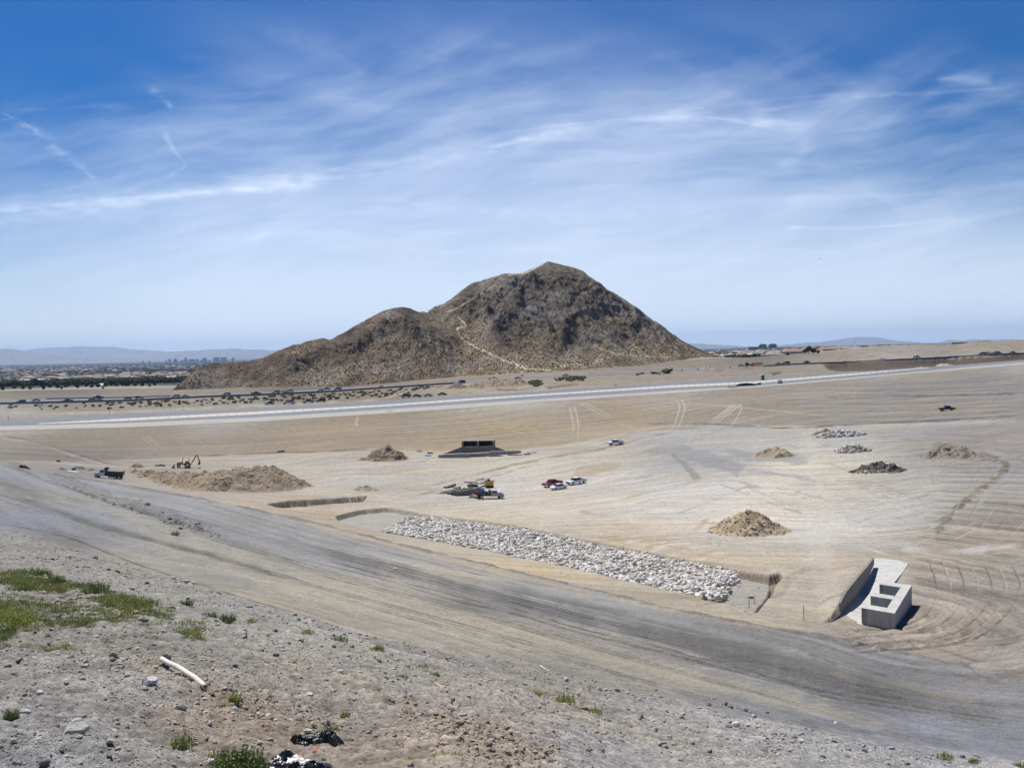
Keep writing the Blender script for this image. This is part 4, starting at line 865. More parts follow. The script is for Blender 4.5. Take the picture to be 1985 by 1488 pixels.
def put_tree(k, x, y, z, s, label, cat='tree', group=None, flat=1.0):
    e = TREEP[k] if not tree_used[k] else copy_tree(TREEP[k]); tree_used[k] = 1
    e.location = (x, y, z); e.scale = (s*flat, s*flat, s); e.rotation_euler = (0, 0, random.uniform(0, 6)); tag(e, label, cat, group); return e
# tree line beyond the highway on the left (photo x, y of the base, distance, half height px)
TL = [(5,757,900,7),(28,757,960,7),(45,759,900,6),(60,756,980,10),(70,751,1150,13),(82,754,1000,12),(97,755,950,10),(112,757,900,8),(128,757,930,7),(150,756,900,7),(168,754,1000,7),(132,752,1050,12),(145,750,1100,10),(153,753,1000,12),(178,755,900,6),(190,754,920,7),(205,753,960,8),(216,752,1000,10),(226,752,950,8),(238,751,1000,9),(248,751,980,10),(262,751,950,8),(276,752,930,6),(290,752,920,5),(27,748,1250,10),(236,746,1200,8),(58,759,880,5),(85,759,870,5),(120,760,860,5),(200,757,850,4),(300,752,1000,5)]
for i, (a, b, d, hpx) in enumerate(TL):
    u, w = pray(a, b); z = float(ground_z(u*d, d)); s = hpx*d/F*.56+max(0, (w*d-z))*.2
    _rk = sorted(t_[0] for t_ in TL).index(a)+1; put_tree(i % 5, u*d, d, z-.3, s, ('tall' if hpx > 9 else 'low' if hpx < 7 else 'mid-height')+' green tree beyond the highway, number %d of 31 counted from the left' % _rk, group='trees lined up beyond the highway on the left')
for i, (a, b, d, hpx, lab) in enumerate([(1462,692,860,6,'round green tree left of the grey roofs behind the bank'),(1483,690,860,6,'small green tree just beside the grey roofs behind the bank'),(1527,688,800,4,'low green bush in front of the red roofs'),(1568,683,800,10,'large dark green tree between the red-roofed houses'),(1577,684,790,8,'dark green tree touching the right side of the largest tree between the red roofs'),(1586,684,780,5,'small bush in front of the salmon roof'),(1560,684,810,7,'dark tree on the left flank of the largest tree between the red roofs'),(1705,671.5,850,3,'tiny green bush on the crest where the bank begins to rise'),(1697,673,900,3,'tiny dark tree beside the salmon roof near the bank crest'),(1762,668,830,2,'lone tiny bush sticking up on the bank crest')]):
    u, w = pray(a, b); s = hpx*d/F*.62; put_tree(i % 5, u*d, d, w*d-.6, s, lab)
# houses that can be told apart
def near_house(a, b, d, wpx, hpx, rpx, wall, roof, label, rz=0.0, wins=3):
    u, w = pray(a, b); k = d/F; L = wpx*k/2; H = hpx*k; R = rpx*k; W = L*.55
    e = empty('house', (u*d, d, w*d-2.2), rz)
    H2 = H+2.2; MB().box(-L, L, -W, W, 0, H2).build('wall', wall, e)
    ov = .6; MB().add([(-L-ov,-W-ov,H2-.1),(L+ov,-W-ov,H2-.1),(L+ov,W+ov,H2-.1),(-L-ov,W+ov,H2-.1),(-L*.62,0,H2+R),(L*.62,0,H2+R)],[(3,2,1,0),(0,1,5,4),(1,2,5),(2,3,4,5),(3,0,4)]).build('roof', roof, e)
    for j in range(wins):
        x0 = -L+2*L*(j+.5)/wins; MB().box(x0-.7, x0+.7, -W-.05, -W+.1, 2.2+H*.35, 2.2+H*.8).build('window', glassm, e)
    tag(e, label, 'house'); return e
sal = mat('roof_salmon', (.30,.19,.15), .9, var=.1, scale=.3)
for a in [(1537,684,900,38,3,5,wallm,sal,'wide house with a salmon roof just left of the big dark tree'),(1500,690,850,34,3,4,wallm,roofg,'house with a low grey roof nearest the right foot of the hill'),(1481,690,840,10,2,2,wallw,roofg,'narrow grey-roofed wing left of the nearest grey roof'),(1585,684,860,26,2.5,4,wallm,sal,'house with a salmon roof just right of the big tree'),(1606,680,900,32,3.5,4,wallm,sal,'tan house with a salmon hip roof standing between two other roofs on the bank'),(1652,678.5,900,36,4,3.5,wallm,roofg,'long house with a grey roof in the middle of the row on the bank'),(1680,676.5,860,22,2,2.5,wallm,sal,'house whose flat salmon roof is half sunk behind the rising bank'),(1860,663.8,900,24,1,1.5,roofg,roofg,'dark roof peeking over the bank crest, left of the pair'),(1908,661.5,900,20,1,1.5,roofg,roofg,'dark roof peeking over the bank crest, right of the pair'),
          (20,760,900,30,2,2,wallm,sal,'low salmon-roofed house at the far left behind the highway'),(105,757,1000,34,2,3.5,wallm,sal,'salmon-roofed house between dark trees beyond the highway'),(270,748,1200,26,2,2,wallm,sal,'long house with a salmon roof right of the tree line'),(222,750,1150,16,2,2,wallw,roofg,'small pale house with a grey roof inside the tree line'),(160,745,1300,22,2,2,wallw,roofg,'grey-roofed shed above the tree line')]:
    near_house(*a)
e = empty('hall', tuple(P3(194,751,1150)-[0, 0, 1.5])); k = 1150/F
MB().box(-9*k, 9*k, -6, 6, 0, 3.2).build('wall', wallw, e)
dm = MB(); pr = [(math.cos(t)*9.3*k, 3.2+math.sin(t)*5*k) for t in np.linspace(0, math.pi, 12)]; dm.prism(pr, -6.3, 6.3).build('roof', mat('roof_dome_white', (.75,.75,.74), .6, var=.03), e)
tag(e, 'hall with a rounded white roof standing behind the tree line', 'hall')
# larger flat buildings across the plain
for i in range(46):
    d = float(np.exp(rng.uniform(math.log(1700), math.log(9000)))); a = rng.uniform(-20, 500) if i % 4 else rng.uniform(1340, 1700); x_ = (a-CX)/F*d
    L = rng.uniform(12, 40)*(1+d/9000); mb = MB().box(-L, L, -14, 14, 0, rng.uniform(5, 9)).box(-L*.5, -L*.2, -4, 4, 5, 10.5)
    o = mb.build('warehouse', [wallw, wallm, roofg][i % 3]); o.location = (x_, d, float(plain_z(x_, d))-.5); tag(o, 'long flat-roofed building standing among the houses on the plain', 'warehouse', 'flat-roofed buildings on the plain')
# towers of the distant city
bluegrey = mat('tower_glass', (.24,.26,.30), .5, var=.08, scale=.02); tow2 = mat('tower_pale', (.42,.42,.42), .7, var=.06, scale=.02)
def tower(a, b, wpx, hpx, d, kind, label):
    p = P3(a, b, d); k = d/F; W = wpx*k/2; H = hpx*k+30; e = empty('tower', (p[0], p[1], p[2]-30)); mb = MB()
    if kind == 'step': mb.box(-W, W, -W*.6, W*.6, 0, H*.75).box(-W*.6, W*.55, -W*.5, W*.5, H*.75, H)
    elif kind == 'slab': mb.box(-W, W, -W*.35, W*.35, 0, H)
    elif kind == 'twin': mb.box(-W, -W*.1, -W*.4, W*.4, 0, H).box(W*.1, W, -W*.5, W*.5, 0, H*.93).box(-W*.1, W*.1, -W*.2, W*.2, 0, H*.8)
    elif kind == 'dome':
        mb.box(-W, W, -W*.6, W*.6, 0, H*.8); mb.prism([(-W, H*.8)]+[(math.cos(t)*W, H*.8+math.sin(t)*H*.2) for t in np.linspace(math.pi*.9, math.pi*.1, 8)]+[(W, H*.8)], -W*.6, W*.6)
    mb.build('shaft', bluegrey if len(label) % 3 else tow2, e)
    cap = MB().box(-W*.3, W*.3, -W*.2, W*.2, H-.05 if kind != 'twin' else H*.93, H+hpx*k*.10); cap.build('roof_plant', tow2, e)
    tag(e, label, 'tower'); return e
for t in [(322,700,3,2,16000,'slab','leftmost tiny tower of the far city skyline'),(329,700.5,5,5,16000,'slab','second skyline tower from the left, a small slab'),(340,700.5,7,5,16000,'step','third skyline tower from the left, with a stepped top'),(360,700.5,6,7,16000,'step','tallest stepped tower in the left half of the skyline'),(356,701,12,3,15500,'slab','low wide block at the foot of the tallest stepped skyline tower'),(372,700.5,11,4.5,16000,'slab','wide slab tower in the middle of the skyline'),(382,700.5,5,5,16000,'slab','narrow tower right of the middle slab in the skyline'),(397,700.5,8,7,16000,'dome','round-topped skyline tower left of the twin slabs'),(393,701,10,3,15500,'slab','low block before the round-topped skyline tower'),(420,699.5,11,7,16000,'twin','left of the two broad dark slabs in the skyline'),(434,699.5,11,7,16000,'slab','right of the two broad dark slabs in the skyline'),(452,699,5,6.5,16000,'step','rightmost lone tower of the skyline by the hill foot'),(406,700.5,4,3,16000,'slab','short block right of the round-topped skyline tower'),
          (277,702,2.5,2.5,12000,'slab','tiny lone tower on the plain left of the skyline'),(290,702,3,2,12000,'slab','small block on the plain closest to the left end of the skyline')]: tower(*t)
def hotel(a, b, wpx, hpx, d, label):
    p = P3(a, b, d); k = d/F; W = wpx*k/2; H = hpx*k+8; e = empty('hotel_tower', (p[0], p[1], p[2]-8))
    pr = [(-W, 0), (-W, H*.82), (-W*.8, H*.9), (-W*.45, H), (W*.45, H), (W*.8, H*.9), (W, H*.82), (W, 0)]; MB().prism(pr, -W*.4, W*.4).build('shaft', bluegrey, e)
    for j in range(5):
        x0 = -W*.8+j*W*.36; MB().box(x0, x0+W*.16, -W*.4-.4, -W*.4+.1, 8+H*.05, H*.84).build('window_band', glassm, e)
    tag(e, label, 'hotel'); return e
hotel(1478.5,675.5,15,9,5500,'left one of the twin round-shouldered hotel towers above the plain'); hotel(1497.3,675,15.5,9,5500,'right one of the twin round-shouldered hotel towers above the plain')
p = P3(1463, 676, 5300); k = 5300/F; e = empty('low_hotel', (p[0], p[1], p[2]-8)); MB().box(-14*k, 14*k, -20, 20, 0, 8+4*k).build('wall', tow2, e)
for j in range(6): MB().box(-13*k+j*4.4*k, -9.6*k+j*4.4*k, -20.4, -19.8, 8+1.2*k, 8+3*k).build('window_band', glassm, e)
tag(e, 'long low block left of the twin hotel towers', 'building')
# ------------------------------------------------------------------ stones
stone_g = mat('stone_pale', (.46,.44,.41), .9, var=.22, scale=2.5, bump=.5); stone_w = mat('stone_white', (.56,.55,.52), .9, var=.15, scale=2.0, bump=.4)
stone_b = mat('stone_brown', (.26,.22,.18), .95, var=.25, scale=3, bump=.5); stone_d = mat('stone_dark', (.17,.165,.16), .95, var=.25, scale=3, bump=.5)
RK1 = [rock_shape(k, 1, squash=.95) for k in range(8)]; RK0 = [rock_shape(k+40, 0) for k in range(6)]; RK2 = [rock_shape(k+80, 2, .2) for k in range(8)]
# --- riprap
RP = [(742,1029),(775,1012),(808,998),(850,1003),(1000,1022),(1200,1062),(1330,1087),(1427,1106),(1418,1118),(1408,1132),(1400,1156),(1330,1150),(1200,1121),(1100,1098),(1000,1077),(900,1056),(820,1040)]
rp_w = to_world(RP); lo, hi = rp_w.min(0), rp_w.max(0); sp_ = .56
gx, gy = np.meshgrid(np.arange(lo[0], hi[0], sp_), np.arange(lo[1], hi[1], sp_)); q = np.stack([gx.ravel(), gy.ravel()], -1)+rng.normal(0, .16, (gx.size, 2))
sdv = poly_sd(q, list(rp_w)); q = q[sdv > -.3+rng.normal(0, .55, len(q))]; q = q[fbm(q[:, 0]/1.7, q[:, 1]/1.7, 2, 66) > -.62]
zz = base_z(q[:, 0], q[:, 1])-.28+rng.uniform(-.15, .2, len(q)); size = np.clip(rng.lognormal(-1.12, .28, len(q)), .17, .60)
dist = np.hypot(q[:, 0], q[:, 1]); order = np.argsort(dist/size); q, zz, size = q[order], zz[order], size[order]
RIPN = len(q)
ripc = np.array([lin((222,218,208)), lin((205,203,198)), lin((190,186,178)), lin((214,204,188)), lin((170,166,160))])[rng.integers(0, 5, RIPN)]*.95
rock_a = attr_mat('riprap_stone', fine=5, amp=.12, bump=.5, dist=.05)
meshes = []
for k, (v, f) in enumerate(RK1):
    o = mesh_np('boulder', v, f, [mat('riprap_white', (.66,.64,.60), .9, var=.12, scale=1.5, bump=.4), mat('riprap_cream', (.58,.54,.48), .9, var=.12, scale=1.5, bump=.4), mat('riprap_grey', (.52,.51,.49), .9, var=.12, scale=1.5, bump=.4)][k % 3]); meshes.append(o)
for i in range(240):
    o = meshes[i % 8] if i < 8 else meshes[i % 8].copy()
    if i >= 8: C.objects.link(o)
    o.location = (q[i, 0], q[i, 1], zz[i]); o.scale = (size[i],)*3; o.rotation_euler = (random.uniform(-.4, .4), random.uniform(-.4, .4), random.uniform(0, 6.28))
    tag(o, 'angular white boulder in the near end of the long bed of dumped rock', 'boulder', 'white boulders in the near end of the rock bed')
o = scatter('riprap', RK1, np.stack([q[240:, 0], q[240:, 1], zz[240:]], -1), size[240:], rock_a, col=ripc[240:])
tag(o, 'long bed of dumped white rock stretching across the basin', 'riprap', kind='stuff')
# --- earth piles
pile_a = attr_mat('loose_earth', fine=3.0, amp=.16, bump=.6, dist=.06)
def pile(name, cones, col, label, cat='dirt pile', slope=.62, rough=.35, cell=.30, ray=2.2, rk=0, seed=0, rill=0):
    P = [(gp([a], [b])[0], h) for a, b, h in cones]; c0 = sum(p for p, h in P)/len(P); R = max(h for _, h in P)/slope+2.5
    x0 = min(p[0] for p, h in P)-R; x1 = max(p[0] for p, h in P)+R; y0 = min(p[1] for p, h in P)-R; y1 = max(p[1] for p, h in P)+R
    xs = np.arange(x0, x1, cell); ys = np.arange(y0, y1, cell); X, Y = np.meshgrid(xs, ys); X = X.ravel(); Y = Y.ravel()
    wx = X+.9*fbm(X/ray, Y/ray, 3, seed+1); wy = Y+.9*fbm(X/ray, Y/ray, 3, seed+2); h = np.full(len(X), -9.)
    for p, hh in P:
        d = np.sqrt((wx-p[0])**2+(wy-p[1])**2+.25)-.5; hz = hh-slope*d; hz = np.where(hz < .4, .4-(.4-hz)*.6, hz); h = np.maximum(h, hz)
    am = np.clip(h/1.0, .12, 1); h = h+am*rough*(fbm(X/ray, Y/ray, 4, seed)*.9+(ridged(X/1.1, Y/1.1, 3, seed+4)-.5)*.8)
    g_ = ground_z(X, Y); z = g_+h-.15
    n, m = len(xs), len(ys); a = (np.arange(m-1)[:, None]*n+np.arange(n-1)[None]).ravel(); qd = np.stack([a, a+1, a+n+1, a+n], -1)
    ins = h > -.15; qd = qd[ins[qd].any(1)]; used = np.zeros(len(X), bool); used[qd.ravel()] = True; rem = np.cumsum(used)-1
    ang = np.arctan2(Y-c0[1], X-c0[0])
    cc = lin(col)*.68*(1+.12*fbm(X/2.5, Y/2.5, 4, seed+6)+.10*fbm(X/.6, Y/.6, 3, seed+7))[:, None]
    V = np.stack([X-c0[0], Y-c0[1], z-c0[2]], -1)[used]
    o = mesh_np(name, V, rem[qd], pile_a, col=cc[used]); o.location = c0; tag(o, label, cat)
    if rk:
        r = np.random.default_rng(seed+9); i = r.choice(np.nonzero(used & (h > .0))[0], rk); sz = r.uniform(.12, .34, rk)
        s = scatter('rubble', RK0, np.stack([X[i]-c0[0], Y[i]-c0[1], z[i]-c0[2]], -1), sz, rock_a, col=lin(col)[None]*.62*r.uniform(.6, 1.25, (rk, 1))); s.parent = o; s['kind'] = 'stuff'
    return o
pile('dirt_pile', [(258,916,1.0),(275,919,1.6),(295,924,2.2),(315,929,2.6),(338,934,3.1),(360,939,3.6),(380,943,4.0),(400,947,4.5),(420,949,5.0),(440,950,5.3),(460,950,5.5),(478,949,5.7),(496,947,5.8),(512,945,5.7),(528,942,5.2),(540,939,4.4),(470,940,5.2),(500,938,5.2),(440,941,4.6)], (172,156,132), 'longest and largest heap of brown earth, furrowed, behind the haul road', rk=500, seed=11, rough=.62, ray=4.5, slope=.56)
pile('dirt_pile', [(556,936,2.4),(566,938,1.8)], (178,163,138), 'small rounded heap touching the right end of the longest heap', seed=12)
pile('dirt_pile', [(737,890,3.6),(749,889,4.6),(760,890,3.0),(724,892,1.4)], (165,148,124), 'steep lumpy brown heap left of the far concrete structure', rk=160, seed=13, rough=.6)
pile('dirt_pile', [(707,949,1.3),(716,949,1.2)], (176,160,134), 'smallest tan heap, beside the end of the narrow trench', seed=14)
pile('dirt_pile', [(1487,883,2.4),(1500,882,2.7),(1515,884,2.2)], (178,162,136), 'flat-topped tan heap left of the rock piles', seed=15, rough=.25)
pile('dirt_pile', [(1448,1027,3.7),(1432,1029,2.2),(1466,1030,2.2)], (190,172,144), 'pointed cone of brown earth nearest to the concrete outlet', slope=.56, rk=360, seed=16, rough=.4)
pile('dirt_pile', [(1822,883,3.2),(1838,884,2.8),(1856,884,2.8),(1876,886,2.0),(1892,888,1.2)], (158,148,134), 'wide grey-brown heap inside the curve of the track at the right', seed=17, rk=120, rough=.5)
pile('dirt_pile', [(1597,842,2.3),(1588,843,1.6)], (166,150,130), 'brown heap rising behind the white rock pile', seed=18)
pile('dirt_pile', [(1675,913,1.5),(1692,912,2.0),(1712,911,2.4),(1728,912,2.0),(1742,914,1.0),(1655,915,.7)], (124,116,106), 'dark heap of earth mixed with broken stone at the right', cat='rubble heap', rk=420, seed=19, rough=.8)
pile('dirt_pile', [(268,905,1.3),(258,906,.7)], (168,152,128), 'low mound near the loading tractor', seed=20)
pile('dirt_pile', [(885,751,3.6),(893,752,2.6),(872,753,1.6)], (150,140,130), 'grey mound between the highway and the unfinished road', seed=21, cell=.5)
pile('dirt_pile', [(960,748,5),(945,749,4),(975,748,4.5),(1000,747,3.5),(930,751,3)], (176,160,134), 'long ridge of gullied earth between the highway and the unfinished road', seed=22, cell=.6, rough=1.2, ray=6, slope=.35)
pile('dirt_pile', [(1826,706,3.4),(1834,706,2.8),(1818,707,1.6)], (204,194,178), 'pale heap against the dark cut below the highway', seed=23, cell=.5)
pile('dirt_pile', [(1775,711,1.6),(1783,711,1.2)], (196,186,170), 'low pale heap beside the road under the dark cut', seed=24, cell=.5)
pile('dirt_pile', [(1368,716,1.8),(1375,715.5,2.2),(1382,716,1.4)], (186,178,164), 'pale rubble mound beside the marker drums', seed=25, cell=.5)
pile('dirt_pile', [(120,911,1.1),(150,910,1.3),(175,912,1.0)], (150,144,134), 'low grey bank left of the dump truck', seed=26)
# --- heaps of loose rock, each stone its own thing
def rock_heap(x0, x1, yb, hmax, n, mats_, label, group, smin, smax, seed):
    r = np.random.default_rng(seed); L = gp([x0, x1], [yb, yb]); c = (L[0]+L[1])/2; half = abs(L[1][0]-L[0][0])/2; vs = []
    pr = [mesh_np('rock', v, f, mats_[k % len(mats_)]) for k, (v, f) in enumerate(RK1[:6])]
    for i in range(n):
        t = r.uniform(-1, 1); dd = abs(t); w = math.sqrt(max(0, 1-dd*dd)); yy = r.uniform(-1, 1); x = c[0]+t*half; y = c[1]+2.5+yy*4.0*w
        top = hmax*(1-dd**1.8)*(1-.75*abs(yy)); z = float(ground_z(x, y))+top*r.uniform(.45, 1); s = r.uniform(smin, smax)
        o = pr[i % 6] if i < 6 else pr[i % 6].copy()
        if i >= 6: C.objects.link(o)
        o.location = (x, y, z); o.scale = (s, s, s*.9); o.rotation_euler = (r.uniform(-.6, .6), r.uniform(-.6, .6), r.uniform(0, 6.28)); tag(o, label, 'rock', group)
rock_heap(1573,1695,846,1.9,150,[stone_w, stone_g, stone_w],'grey-white rock in the widest loose rock pile, beside the brown heap','rocks of the widest loose pile',.40,.75,31)
rock_heap(1620,1697,876,2.3,90,[stone_g, stone_w, mat('stone_tan', (.42,.35,.27), .95, var=.2, scale=2)],'tan and white rock in the small compact pile between the other heaps','rocks of the compact pile',.40,.85,32)
rock_heap(1650,1750,915,.5,28,[stone_d, stone_g, stone_b],'broken stone at the foot of the dark heap of earth','stones round the dark heap',.25,.6,33)

# ------------------------------------------------------------------ concrete outlet (the box with open bays, floor slab and long wall)
conc = concrete_mat('concrete', (.50,.50,.48), .3); conc_d = concrete_mat('concrete_shaded', (.24,.23,.20), .3)  # conc_d: darker copy of the concrete, the walls' shade put into its colour
def at_z(px, py, z):
    u, w = pray(px, py); d = z/w; return np.array([float(u*d), float(d), z])
z0 = float(base_z(*to_world([(1670, 1206)])[0]))+.08; zt = z0+1.75
A_ = at_z(1669.7, 1177, zt); B_ = at_z(1734.3, 1188.3, zt); C_ = at_z(1767.6, 1133.7, zt); D_ = at_z(1709.3, 1125.5, zt)
e = empty('concrete_outlet', (A_[0], A_[1], z0)); O_ = np.array([A_[0], A_[1], z0])
def poly_block(name, pts, zb, zt_, m, par, off):
    n = len(pts); v = [(p[0]-off[0], p[1]-off[1], zb-off[2]) for p in pts]+[(p[0]-off[0], p[1]-off[1], (zt_ if np.isscalar(zt_) else zt_[i])-off[2]) for i, p in enumerate(pts)]
    area = sum(pts[i][0]*pts[(i+1) % n][1]-pts[(i+1) % n][0]*pts[i][1] for i in range(n))
    f = [tuple(reversed(range(n))), tuple(range(n, 2*n))]+[(i, (i+1) % n, (i+1) % n+n, i+n) for i in range(n)]
    if area < 0: f = [tuple(reversed(q_)) for q_ in f]
    return MB().add(v, f).build(name, m, par, bevel=.03)
def mix(p, q_, t): return p+(q_-p)*t
def bp(s, t):     # s across (open side 0 -> spine 1), t along (near 0 -> far 1)
    return mix(mix(A_, B_, s), mix(D_, C_, s), t)
sp = .70
poly_block('wall', [bp(sp,0), bp(1,0), bp(1,1), bp(sp,1)], z0-3.4, zt, conc, e, O_)                        # spine
for t0, t1 in ((0,.13),(.42,.545),(.87,1.0)):
    poly_block('divider', [bp(0,t0), bp(sp,t0), bp(sp,t1), bp(0,t1)], z0-3.4, zt-.003, conc, e, O_)
for t0, t1 in ((.13,.26),(.545,.66)):
    poly_block('sill', [bp(.0,t0), bp(.45,t0), bp(.45,t1), bp(.0,t1)], z0-3.4, [zt-.12, zt-.5, zt-1.3, zt-.9], conc, e, O_)
tag(e, 'concrete box outlet with open bays shaped like a reversed E', 'outlet')
sl = [at_z(1600,1214,z0), at_z(1672,1213,z0), at_z(1671.5,1204,z0), at_z(1711,1152,z0)]+[gp([a], [b])[0] for a, b in ((1739,1126),(1750,1110),(1761,1092.7),(1745,1087),(1720,1084),(1694.5,1081.7),(1668,1136))]+[at_z(1637,1180,z0)]
o = poly_block('floor_slab', [p+[0,0,0] for p in sl], z0-1.5, [max(p[2], z0 if i in (0,1,2,3,11) else p[2])+.06 for i, p in enumerate(sl)], conc, None, np.zeros(3)); tag(o, 'pale concrete floor slab running under the box outlet', 'slab')
# long wall left of the slab, stepping down at both ends
wl = WALL
pts_=[]; tops=[]
for a,b,t in wl:
    p = at_z(a,b,z0); pts_.append(p); u,w = pray(a,t); tops.append(float(w*p[1]))
off = pts_[3]; n=len(pts_); v=[]; 
for i,p in enumerate(pts_):
    q0 = pts_[max(0,i-1)]; q1 = pts_[min(n-1,i+1)]; tdir=(q1-q0)[:2]; tdir/=np.hypot(*tdir); nrm=np.array([tdir[1],-tdir[0]]); 
    if nrm[0]>0: nrm=-nrm
    for k in (0,.32):
        for zz_ in (z0-.8, max(tops[i], z0+.1)): v.append((p[0]+nrm[0]*k-off[0], p[1]+nrm[1]*k-off[1], zz_-off[2]))
f=[]
for i in range(n-1):
    a=i*4; b=a+4; f += [(a,b,b+1,a+1),(a+2,a+3,b+3,b+2),(a+1,b+1,b+3,a+3),(a,a+2,b+2,b)]
f += [(0,1,3,2),((n-1)*4,(n-1)*4+2,(n-1)*4+3,(n-1)*4+1)]
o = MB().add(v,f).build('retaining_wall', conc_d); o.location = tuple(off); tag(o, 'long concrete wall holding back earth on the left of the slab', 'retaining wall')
# ------------------------------------------------------------------ far inlet structure
g_ = g1(927, 880); d_ = g_[1]; k = d_/F; e = empty('concrete_inlet', (g_[0], g_[1], g_[2]-.2), -.035)
W = 31.2*k; H = 27*k; T = .55
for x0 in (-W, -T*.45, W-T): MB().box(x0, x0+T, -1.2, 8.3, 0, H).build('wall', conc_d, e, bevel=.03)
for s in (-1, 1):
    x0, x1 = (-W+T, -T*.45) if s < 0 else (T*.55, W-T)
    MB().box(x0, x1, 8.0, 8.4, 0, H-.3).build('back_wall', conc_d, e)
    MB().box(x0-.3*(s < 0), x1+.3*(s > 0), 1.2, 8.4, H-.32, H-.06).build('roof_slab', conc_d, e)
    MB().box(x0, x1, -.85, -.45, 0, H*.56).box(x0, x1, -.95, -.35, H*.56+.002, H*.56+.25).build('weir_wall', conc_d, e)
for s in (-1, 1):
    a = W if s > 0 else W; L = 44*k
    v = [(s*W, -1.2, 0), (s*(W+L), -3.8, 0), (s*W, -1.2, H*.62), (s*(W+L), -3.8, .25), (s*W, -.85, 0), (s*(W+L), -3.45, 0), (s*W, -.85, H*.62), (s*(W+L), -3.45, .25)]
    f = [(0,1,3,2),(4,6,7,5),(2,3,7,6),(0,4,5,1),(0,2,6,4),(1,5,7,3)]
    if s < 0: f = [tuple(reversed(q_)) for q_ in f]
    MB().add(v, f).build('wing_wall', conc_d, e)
tag(e, 'far concrete inlet with two open bays and sloping wing walls', 'inlet')
# footing in front
gl = gp([850, 900, 950, 1010], [885.5, 885, 882, 877]); mb = MB()
for a, b in zip(gl[:-1], gl[1:]):
    M_ = Matrix.Translation(Vector(((a+b)/2-gl[0]))) @ Matrix.Rotation(math.atan2(b[1]-a[1], b[0]-a[0]), 4, 'Z'); L = np.linalg.norm((b-a)[:2])/2
    mb.box(-L, L, -.6, .6, -.4, 1.15, M=M_)
o = mb.build('concrete_footing', conc, bevel=.05); o.location = tuple(gl[0]); tag(o, 'long low concrete footing lying in front of the far inlet', 'footing')
wood = mat('timber', (.20,.17,.13), .9, var=.2, scale=3); bluem = mat('blue_sheet', (.02,.09,.26), .5, var=.15, scale=2); blk = mat('black_sheet', (.012,.012,.014), .45, var=.2, scale=4, bump=.4)
for (a, b, c, dd, lab) in [(850,886.5,878,886.5,'leftmost timber beam in front of the long footing'),(880,886.5,909,886.8,'second timber beam from the left before the footing'),(911,885,942,884.5,'third timber beam from the left before the footing'),(945,884.3,974,883.8,'fourth timber beam from the left before the footing'),(984,882.5,1012,881.5,'fifth timber beam from the left before the footing'),(1015,881,1029,880.5,'shortest timber beam at the right end of the footing')]:
    p, q_ = gp([a, c], [b, dd]); mb = MB(); L = np.linalg.norm((q_-p)[:2])/2; M_ = Matrix.Rotation(math.atan2(q_[1]-p[1], q_[0]-p[0]), 4, 'Z'); mb.box(-L, L, -.25, .25, 0, .35, M=M_)
    o = mb.build('timber_beam', wood, bevel=.02); o.location = tuple((p+q_)/2+[0, 0, .02]); tag(o, lab, 'timber')
def sheet(name, px, py, w, l, rz, m, lab, cat, h=.25, seed=0, n=14):
    r = np.random.default_rng(seed); xs = np.linspace(-1, 1, n); X, Y = np.meshgrid(xs, xs); X = X.ravel(); Y = Y.ravel()
    edge = 1+.14*fbm(np.arctan2(Y, X)*2, X*0+seed, 3, seed); Z = h*(.25+.8*np.clip(ridged(X*2+seed, Y*2, 3, seed), 0, 1))*(1-.5*np.maximum(abs(X), abs(Y))**4)
    c, s = math.cos(rz), math.sin(rz); x = X*w*edge; y = Y*l*edge; g0 = g1(px, py); xx = x*c-y*s; yy = x*s+y*c; zg = ground_z(xx+g0[0], yy+g0[1])-g0[2]
    V = np.concatenate([np.stack([xx, yy, Z+zg+.04], -1), np.stack([xx, yy, Z*0+zg-.02], -1)])
    a = (np.arange(n-1)[:, None]*n+np.arange(n-1)[None]).ravel(); f = np.stack([a, a+1, a+n+1, a+n], -1); fl = [f, f[:, ::-1]+n*n]
    rim = list(range(n))+[n*i+n-1 for i in range(1, n)]+[n*(n-1)+i for i in range(n-2, -1, -1)]+[n*i for i in range(n-2, 0, -1)]
    fl.append(np.array([(rim[i], rim[i]+n*n, rim[(i+1) % len(rim)]+n*n, rim[(i+1) % len(rim)]) for i in range(len(rim))]))
    o = mesh_np(name, V, np.concatenate(fl), m); o.location = tuple(g0); tag(o, lab, cat); return o
sheet('tarp', 830, 883, 1.0, 1.5, .3, bluem, 'blue sheet lying left of the far inlet', 'tarp', seed=1)
sheet('cloth', 834, 878.5, .9, .6, 0, blk, 'dark heap of cloth beside the blue sheet at the far inlet', 'cloth', .5, seed=2)
sheet('tarp', 1031, 877, 1.6, .9, -.4, bluem, 'blue sheet lying right of the far inlet', 'tarp', seed=3)
sheet('sandbag', 813, 875, 1.0, .5, 0, stone_w, 'white sack on the dirt left of the far inlet', 'sack', .6, seed=4)
sheet('cloth', 545, 875, 1.3, .6, 0, mat('violet_cloth', (.12,.10,.16), .9, var=.2), 'dark rag lying on the graded slope', 'cloth', .6, seed=5)
sheet('plastic_sheet', 141, 914, 1.3, .7, 0, mat('white_plastic', (.70,.72,.74), .5, var=.05), 'white plastic sheet on the ground left of the dump truck', 'sheet', .2, seed=6)
sheet('barrel_lid', 143, 911, .5, .4, 0, mat('teal_plastic', (.05,.22,.25), .5, var=.05), 'small teal object behind the white plastic sheet', 'debris', .8, seed=7)
redm = mat('red_paint', (.38,.05,.03), .5, var=.1); orangem = mat('safety_orange', (.75,.13,.02), .5, var=.05)
sheet('scrap_metal', 47, 909, 1.2, .7, 0, mat('rusty_metal', (.16,.06,.05), .8, var=.3, scale=3), 'rusty red scrap on the dark berm at the left', 'scrap', 1.1, seed=8)
